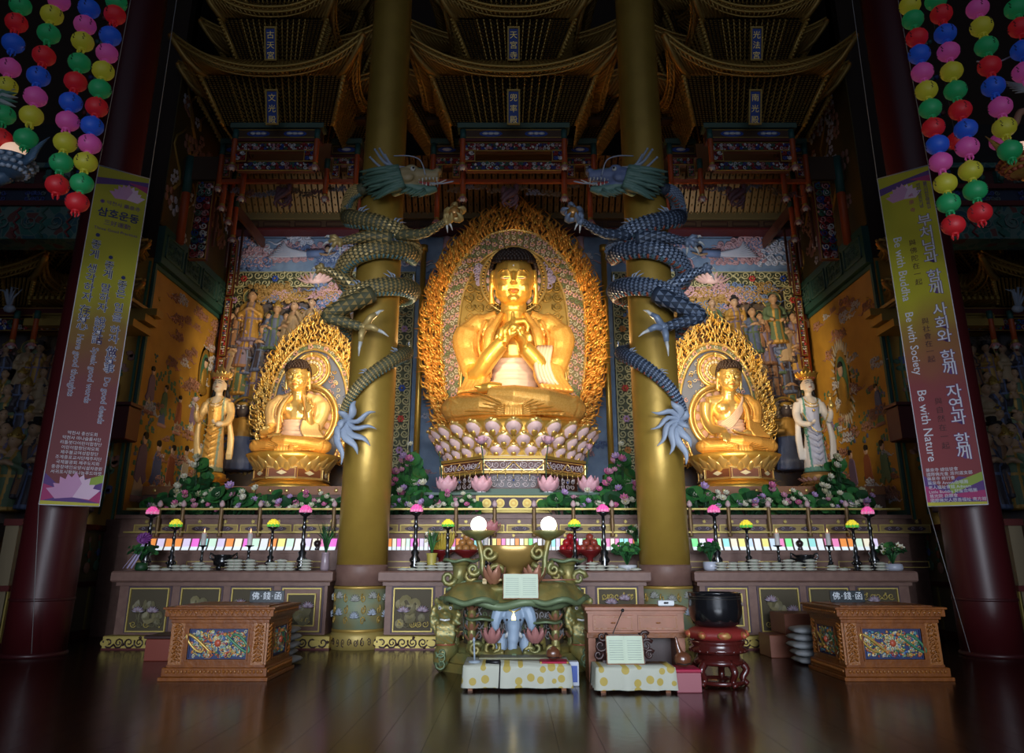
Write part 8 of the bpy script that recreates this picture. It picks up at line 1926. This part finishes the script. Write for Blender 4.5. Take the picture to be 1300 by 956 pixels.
t = thing('bowl_bell', 'large black bronze bowl bell on a red cushion', 'bell', (BX, BY, .725)); m = MB(); m.lathe([(.0,0),(.22,.0),(.30,.04),(.345,.14),(.355,.26),(.345,.38),(.35,.43),(.36,.44),(.335,.44),(.32,.40),(.32,.15),(.2,.05),(0,.05)], (BX,BY,.725), 48); obj('bell_body', m, mat('bell_black', (.010,.010,.012), .20, .3, coat=.6), t)
m = MB()
for z in (.36, .39): m.lathe([(.349,z),(.353,z+.004),(.349,z+.008)], (BX,BY,.725), 48)
obj('rim_bands', m, mat('band_bronze', (.06,.05,.04), .3, .5), t)
# ------------------------------------------------------------------ offering boxes
def offering_box(x0, x1, label, seed):
    y0, y1, H = 11.0, 12.3, .955; t = thing('offering_box', label, 'offering box', ((x0+x1)/2, (y0+y1)/2, 0)); rr = random.Random(seed)
    m = MB(); m.box(x0+.02, x1-.02, y0, y1, 0, .05, 0, .006); m.box(x0+.05, x1-.05, y0+.03, y1-.03, .05, .17, 0, .01); m.box(x0+.09, x1-.09, y0+.07, y1-.07, .17, .20, 0); obj('base_moulding', m, WOODB, t)
    m = MB(); n = 26
    for i in range(n): a = x0+.09+(x1-x0-.18)*(i+.5)/n; m.ball((a, y0+.03, .12), (.022,.018,.026), 6, 0, 4)
    for i in range(22):
        b = y0+.07+(y1-y0-.14)*(i+.5)/22
        for xx in (x0+.05, x1-.05): m.ball((xx, b, .12), (.018,.022,.026), 6, 0, 4)
    obj('bead_row', m, WOODBL, t)
    bx0, bx1, by0, by1 = x0+.12, x1-.12, y0+.10, y1-.10
    m = MB(); m.box(bx0, bx1, by0, by1, .20, .74, 0); obj('body', m, WOODB, t)
    def side(fn, w, tag_):
        for (a, b) in ((0, .17), (w-.17, w)):
            m = MB()
            m.prism([(a, .20), (b, .20), (b, .74), (a, .74)], fn, 0, .03, 0)
            for j in range(9):
                z = .24+j*.055; m.tube(smoothpath([fn(a+.03, z, .03), fn((a+b)/2, z+.05, .055), fn(b-.03, z+.01, .03)], 3), .013, 5, 0); m.ball(fn((a+b)/2+rr.uniform(-.04,.04), z+.02, .045), rr.uniform(.012,.024), 6, 0, 4)
                spiral(m, fn, (a+b)/2+rr.uniform(-.03,.03), z+.02, .035, 1.1, (-1)**j, j, .010, 0, .045, 8, 5)
            obj('carved_post', m, WOODBL, t)
        m = MB(); frame_rect(m, fn, .17, w-.17, .20, .74, .07, .035, 0); frame_rect(m, fn, .22, w-.22, .25, .69, .02, .05, 0); frame_rect(m, fn, .245, w-.245, .275, .665, .012, .03, 1); m.prism([(.25,.28),(w-.25,.28),(w-.25,.66),(.25,.66)], fn, 0, .008, 1); pf = obj('panel_frame', m, [WOODB, mat('panel_navy', (.015,.025,.10), .5)], t)
        m = MB(); u0, u1, v0, v1 = .26, w-.26, .29, .65; cols = 8
        for i in range(int(260*w)):
            u, v = rr.uniform(u0+.02, u1-.02), rr.uniform(v0+.02, v1-.02)
            if rr.random() < .55: spiral(m, fn, u, v, rr.uniform(.018,.04), 1.2, rr.choice((-1,1)), rr.uniform(0,6), .0085, rr.randrange(cols), .018, 8, 4)
            else: m.ball(fn(u, v, .015), (rr.uniform(.012,.028), .012, rr.uniform(.010,.022)), 6, rr.randrange(cols), 4)
        if w > .8:
            uc, vc = (u0+u1)/2, (v0+v1)/2+.01; m.ball(fn(uc, vc, .03), (.05,.03,.05), 10, 1)
            for i in range(10): a = i*.628; m.tube([fn(uc+.045*cos(a), vc+.045*sin(a), .03), fn(uc+.085*cos(a+.3), vc+.085*sin(a+.3), .03)], [.012,.003], 5, 5)
            for s in (-1, 1):
                pts = [fn(uc+s*(.09+.15*(1-cos(k*.62))+.01*k), vc+s*.115*cos(k*.62*1.15), .03) for k in range(11)]; m.tube(smoothpath([tuple(p) for p in pts], 3), [.010+.010*sin(PI*(k+4)/36) for k in range(31)], 7, 2 if s < 0 else 0); m.ball(pts[0], (.03,.025,.025), 8, 3)
                for q in range(10): g = pts[q]; m.tube([g, (g[0]+rr.uniform(-.05,.05), g[1]-.01, g[2]+rr.uniform(-.05,.05))], [.009,.002], 4, rr.choice((1,3,5)))
        obj('dragon_relief', m, [mat('d_green', (.05,.18,.09), .4), mat('d_red', (.42,.07,.03), .4), mat('d_gold', (.52,.34,.08), .35, .4), mat('d_orange', (.50,.18,.04), .4), mat('d_blue', (.07,.14,.32), .4), mat('d_cream', (.55,.50,.34), .5), mat('d_teal', (.10,.28,.30), .4), mat('d_yellow', (.50,.40,.10), .4)], pf)
    side(sheet((bx0, by0, 0)), bx1-bx0, 'front')
    side(sheet((bx1, by0, 0), (0,1,0), (0,0,1), (1,0,0)), by1-by0, 'side'); side(sheet((bx0, by1, 0), (0,-1,0), (0,0,1), (-1,0,0)), by1-by0, 'side')
    m = MB(); 
    for k, (z0, z1, o) in enumerate(((.74,.79,.085),(.79,.83,.06),(.83,.925,.015),(.925,H,-.01))): m.box(x0+o, x1-o, y0+o-.01, y1-o, z0, z1, 0, .006)
    obj('cornice', m, WOODB, t); m = MB()
    for i in range(20):
        a = x0+.05+(x1-x0-.10)*(i+.5)/20; m.ball((a, y0+.003, .885), (.020,.016,.018), 6, 0, 4); m.tube([(a-.03, y0+.003, .915), (a, y0-.004, .85), (a+.03, y0+.003, .915)], .007, 4)
    for i in range(18):
        b = y0+.05+(y1-y0-.1)*(i+.5)/18
        for xx in (x0+.013, x1-.013): m.ball((xx, b, .885), (.016,.020,.018), 6, 0, 4)
    obj('cornice_beads', m, WOODBL, t)
    m = MB(); m.box(x0+.12, x1-.12, y0+.12, y1-.12, H, H+.015, 0); m.box((x0+x1)/2-.2, (x0+x1)/2+.2, 11.6, 11.64, H+.014, H+.018, 1); obj('top_board', m, [WOODB, HAIR], t)
    # name board
    cx = (x0+x1)/2+(.35 if x0 < 0 else -.18); c = (cx, 11.95, H+.016); p = thing('name_plaque', 'black plaque with white lettering standing on the %s offering box' % ('left' if x0 < 0 else 'right'), 'plaque', c)
    m = MB(); m.box(cx-.26, cx+.26, 11.94, 11.97, H+.016, H+.185, 0, .006); m.box(cx-.2, cx+.2, 11.93, 12.03, H+.016, H+.03, 0); obj('board', m, [mat('plaque_black', (.012,.018,.022), .35)], p)
    for k, ch in enumerate('佛·錢·函'): o = text('lettering', ch, .12, mat('plaque_white', (.62,.65,.68), .5), p, .001); basis(o, (cx-.17+.085*k, 11.936, H+.065), Vector((1,0,0)), Vector((0,0,1)), Vector((0,-1,0)), c)
offering_box(-4.88, -3.34, 'carved brown offering box with dragon panel, left floor', 3)
offering_box(4.50, 6.04, 'carved brown offering box with dragon panel, right floor', 4)
# cushion stacks, red boxes
rr = random.Random(2); m = MB(); m.box(-.30,.30,-.30,.30,0,.105,0,.045)
cushm = MB(); cushm.ball((0,0,.065), (.32,.32,.068), 20, 0, 6)
for i, p in enumerate(cushm.v): x, y, z = p; k = (max(abs(x), abs(y))/(math.hypot(x, y)+1e-6)); cushm.v[i] = (x/max(k, .75)*.92, y/max(k, .75)*.92, z)
cme = cushm.mesh('floor_cushion', [mat('cushion_grey', (.25,.26,.27), .8)])
for nm, x, y, n in (('left', -3.75, 12.75, 5), ('right', 4.75, 12.75, 5)):
    for i in range(n):
        o = link('floor_cushion', cme); o.location = (x+rr.uniform(-.04,.04), y+rr.uniform(-.03,.03), .112*i); o.rotation_euler = (0,0,rr.uniform(-.1,.1)); tag(o, 'grey floor cushion, %s, stack behind the %s offering box' % (('bottom one', 'second from the bottom', 'middle one', 'second from the top', 'topmost')[i], nm), 'cushion', 'grey floor cushions in stacks')
m = MB(); m.box(-6.05,-5.0,13.1,13.8,0,.34,0,.01); m.box(-6.08,-4.97,13.07,13.83,.34,.39,1,.01); single('red_chest', 'plain low red wooden chest behind the left offering box', 'chest', m, [mat('chest_red', (.20,.035,.018), .45), WOODD], (-5.5, 13.45, 0))
m = MB(); m.box(4.35,5.05,13.5,14.1,0,.36,0,.01); m.box(4.65,5.3,13.55,14.3,.36,.70,0,.01); single('wooden_step', 'reddish stepped wooden block behind the right cushion stack', 'step', m, [mat('step_brown', (.16,.045,.02), .45)], (4.8, 13.8, 0))
m = MB(); m.box(.72,.86,10.6,10.75,0,.30,0,.01); m.box(.74,.84,10.59,10.6,.05,.25,1); single('white_carton', 'small white carton on the floor between pulpit and desk', 'carton', m, [mat('carton_white', (.45,.48,.55), .5), BLUE], (.79, 10.68, 0))
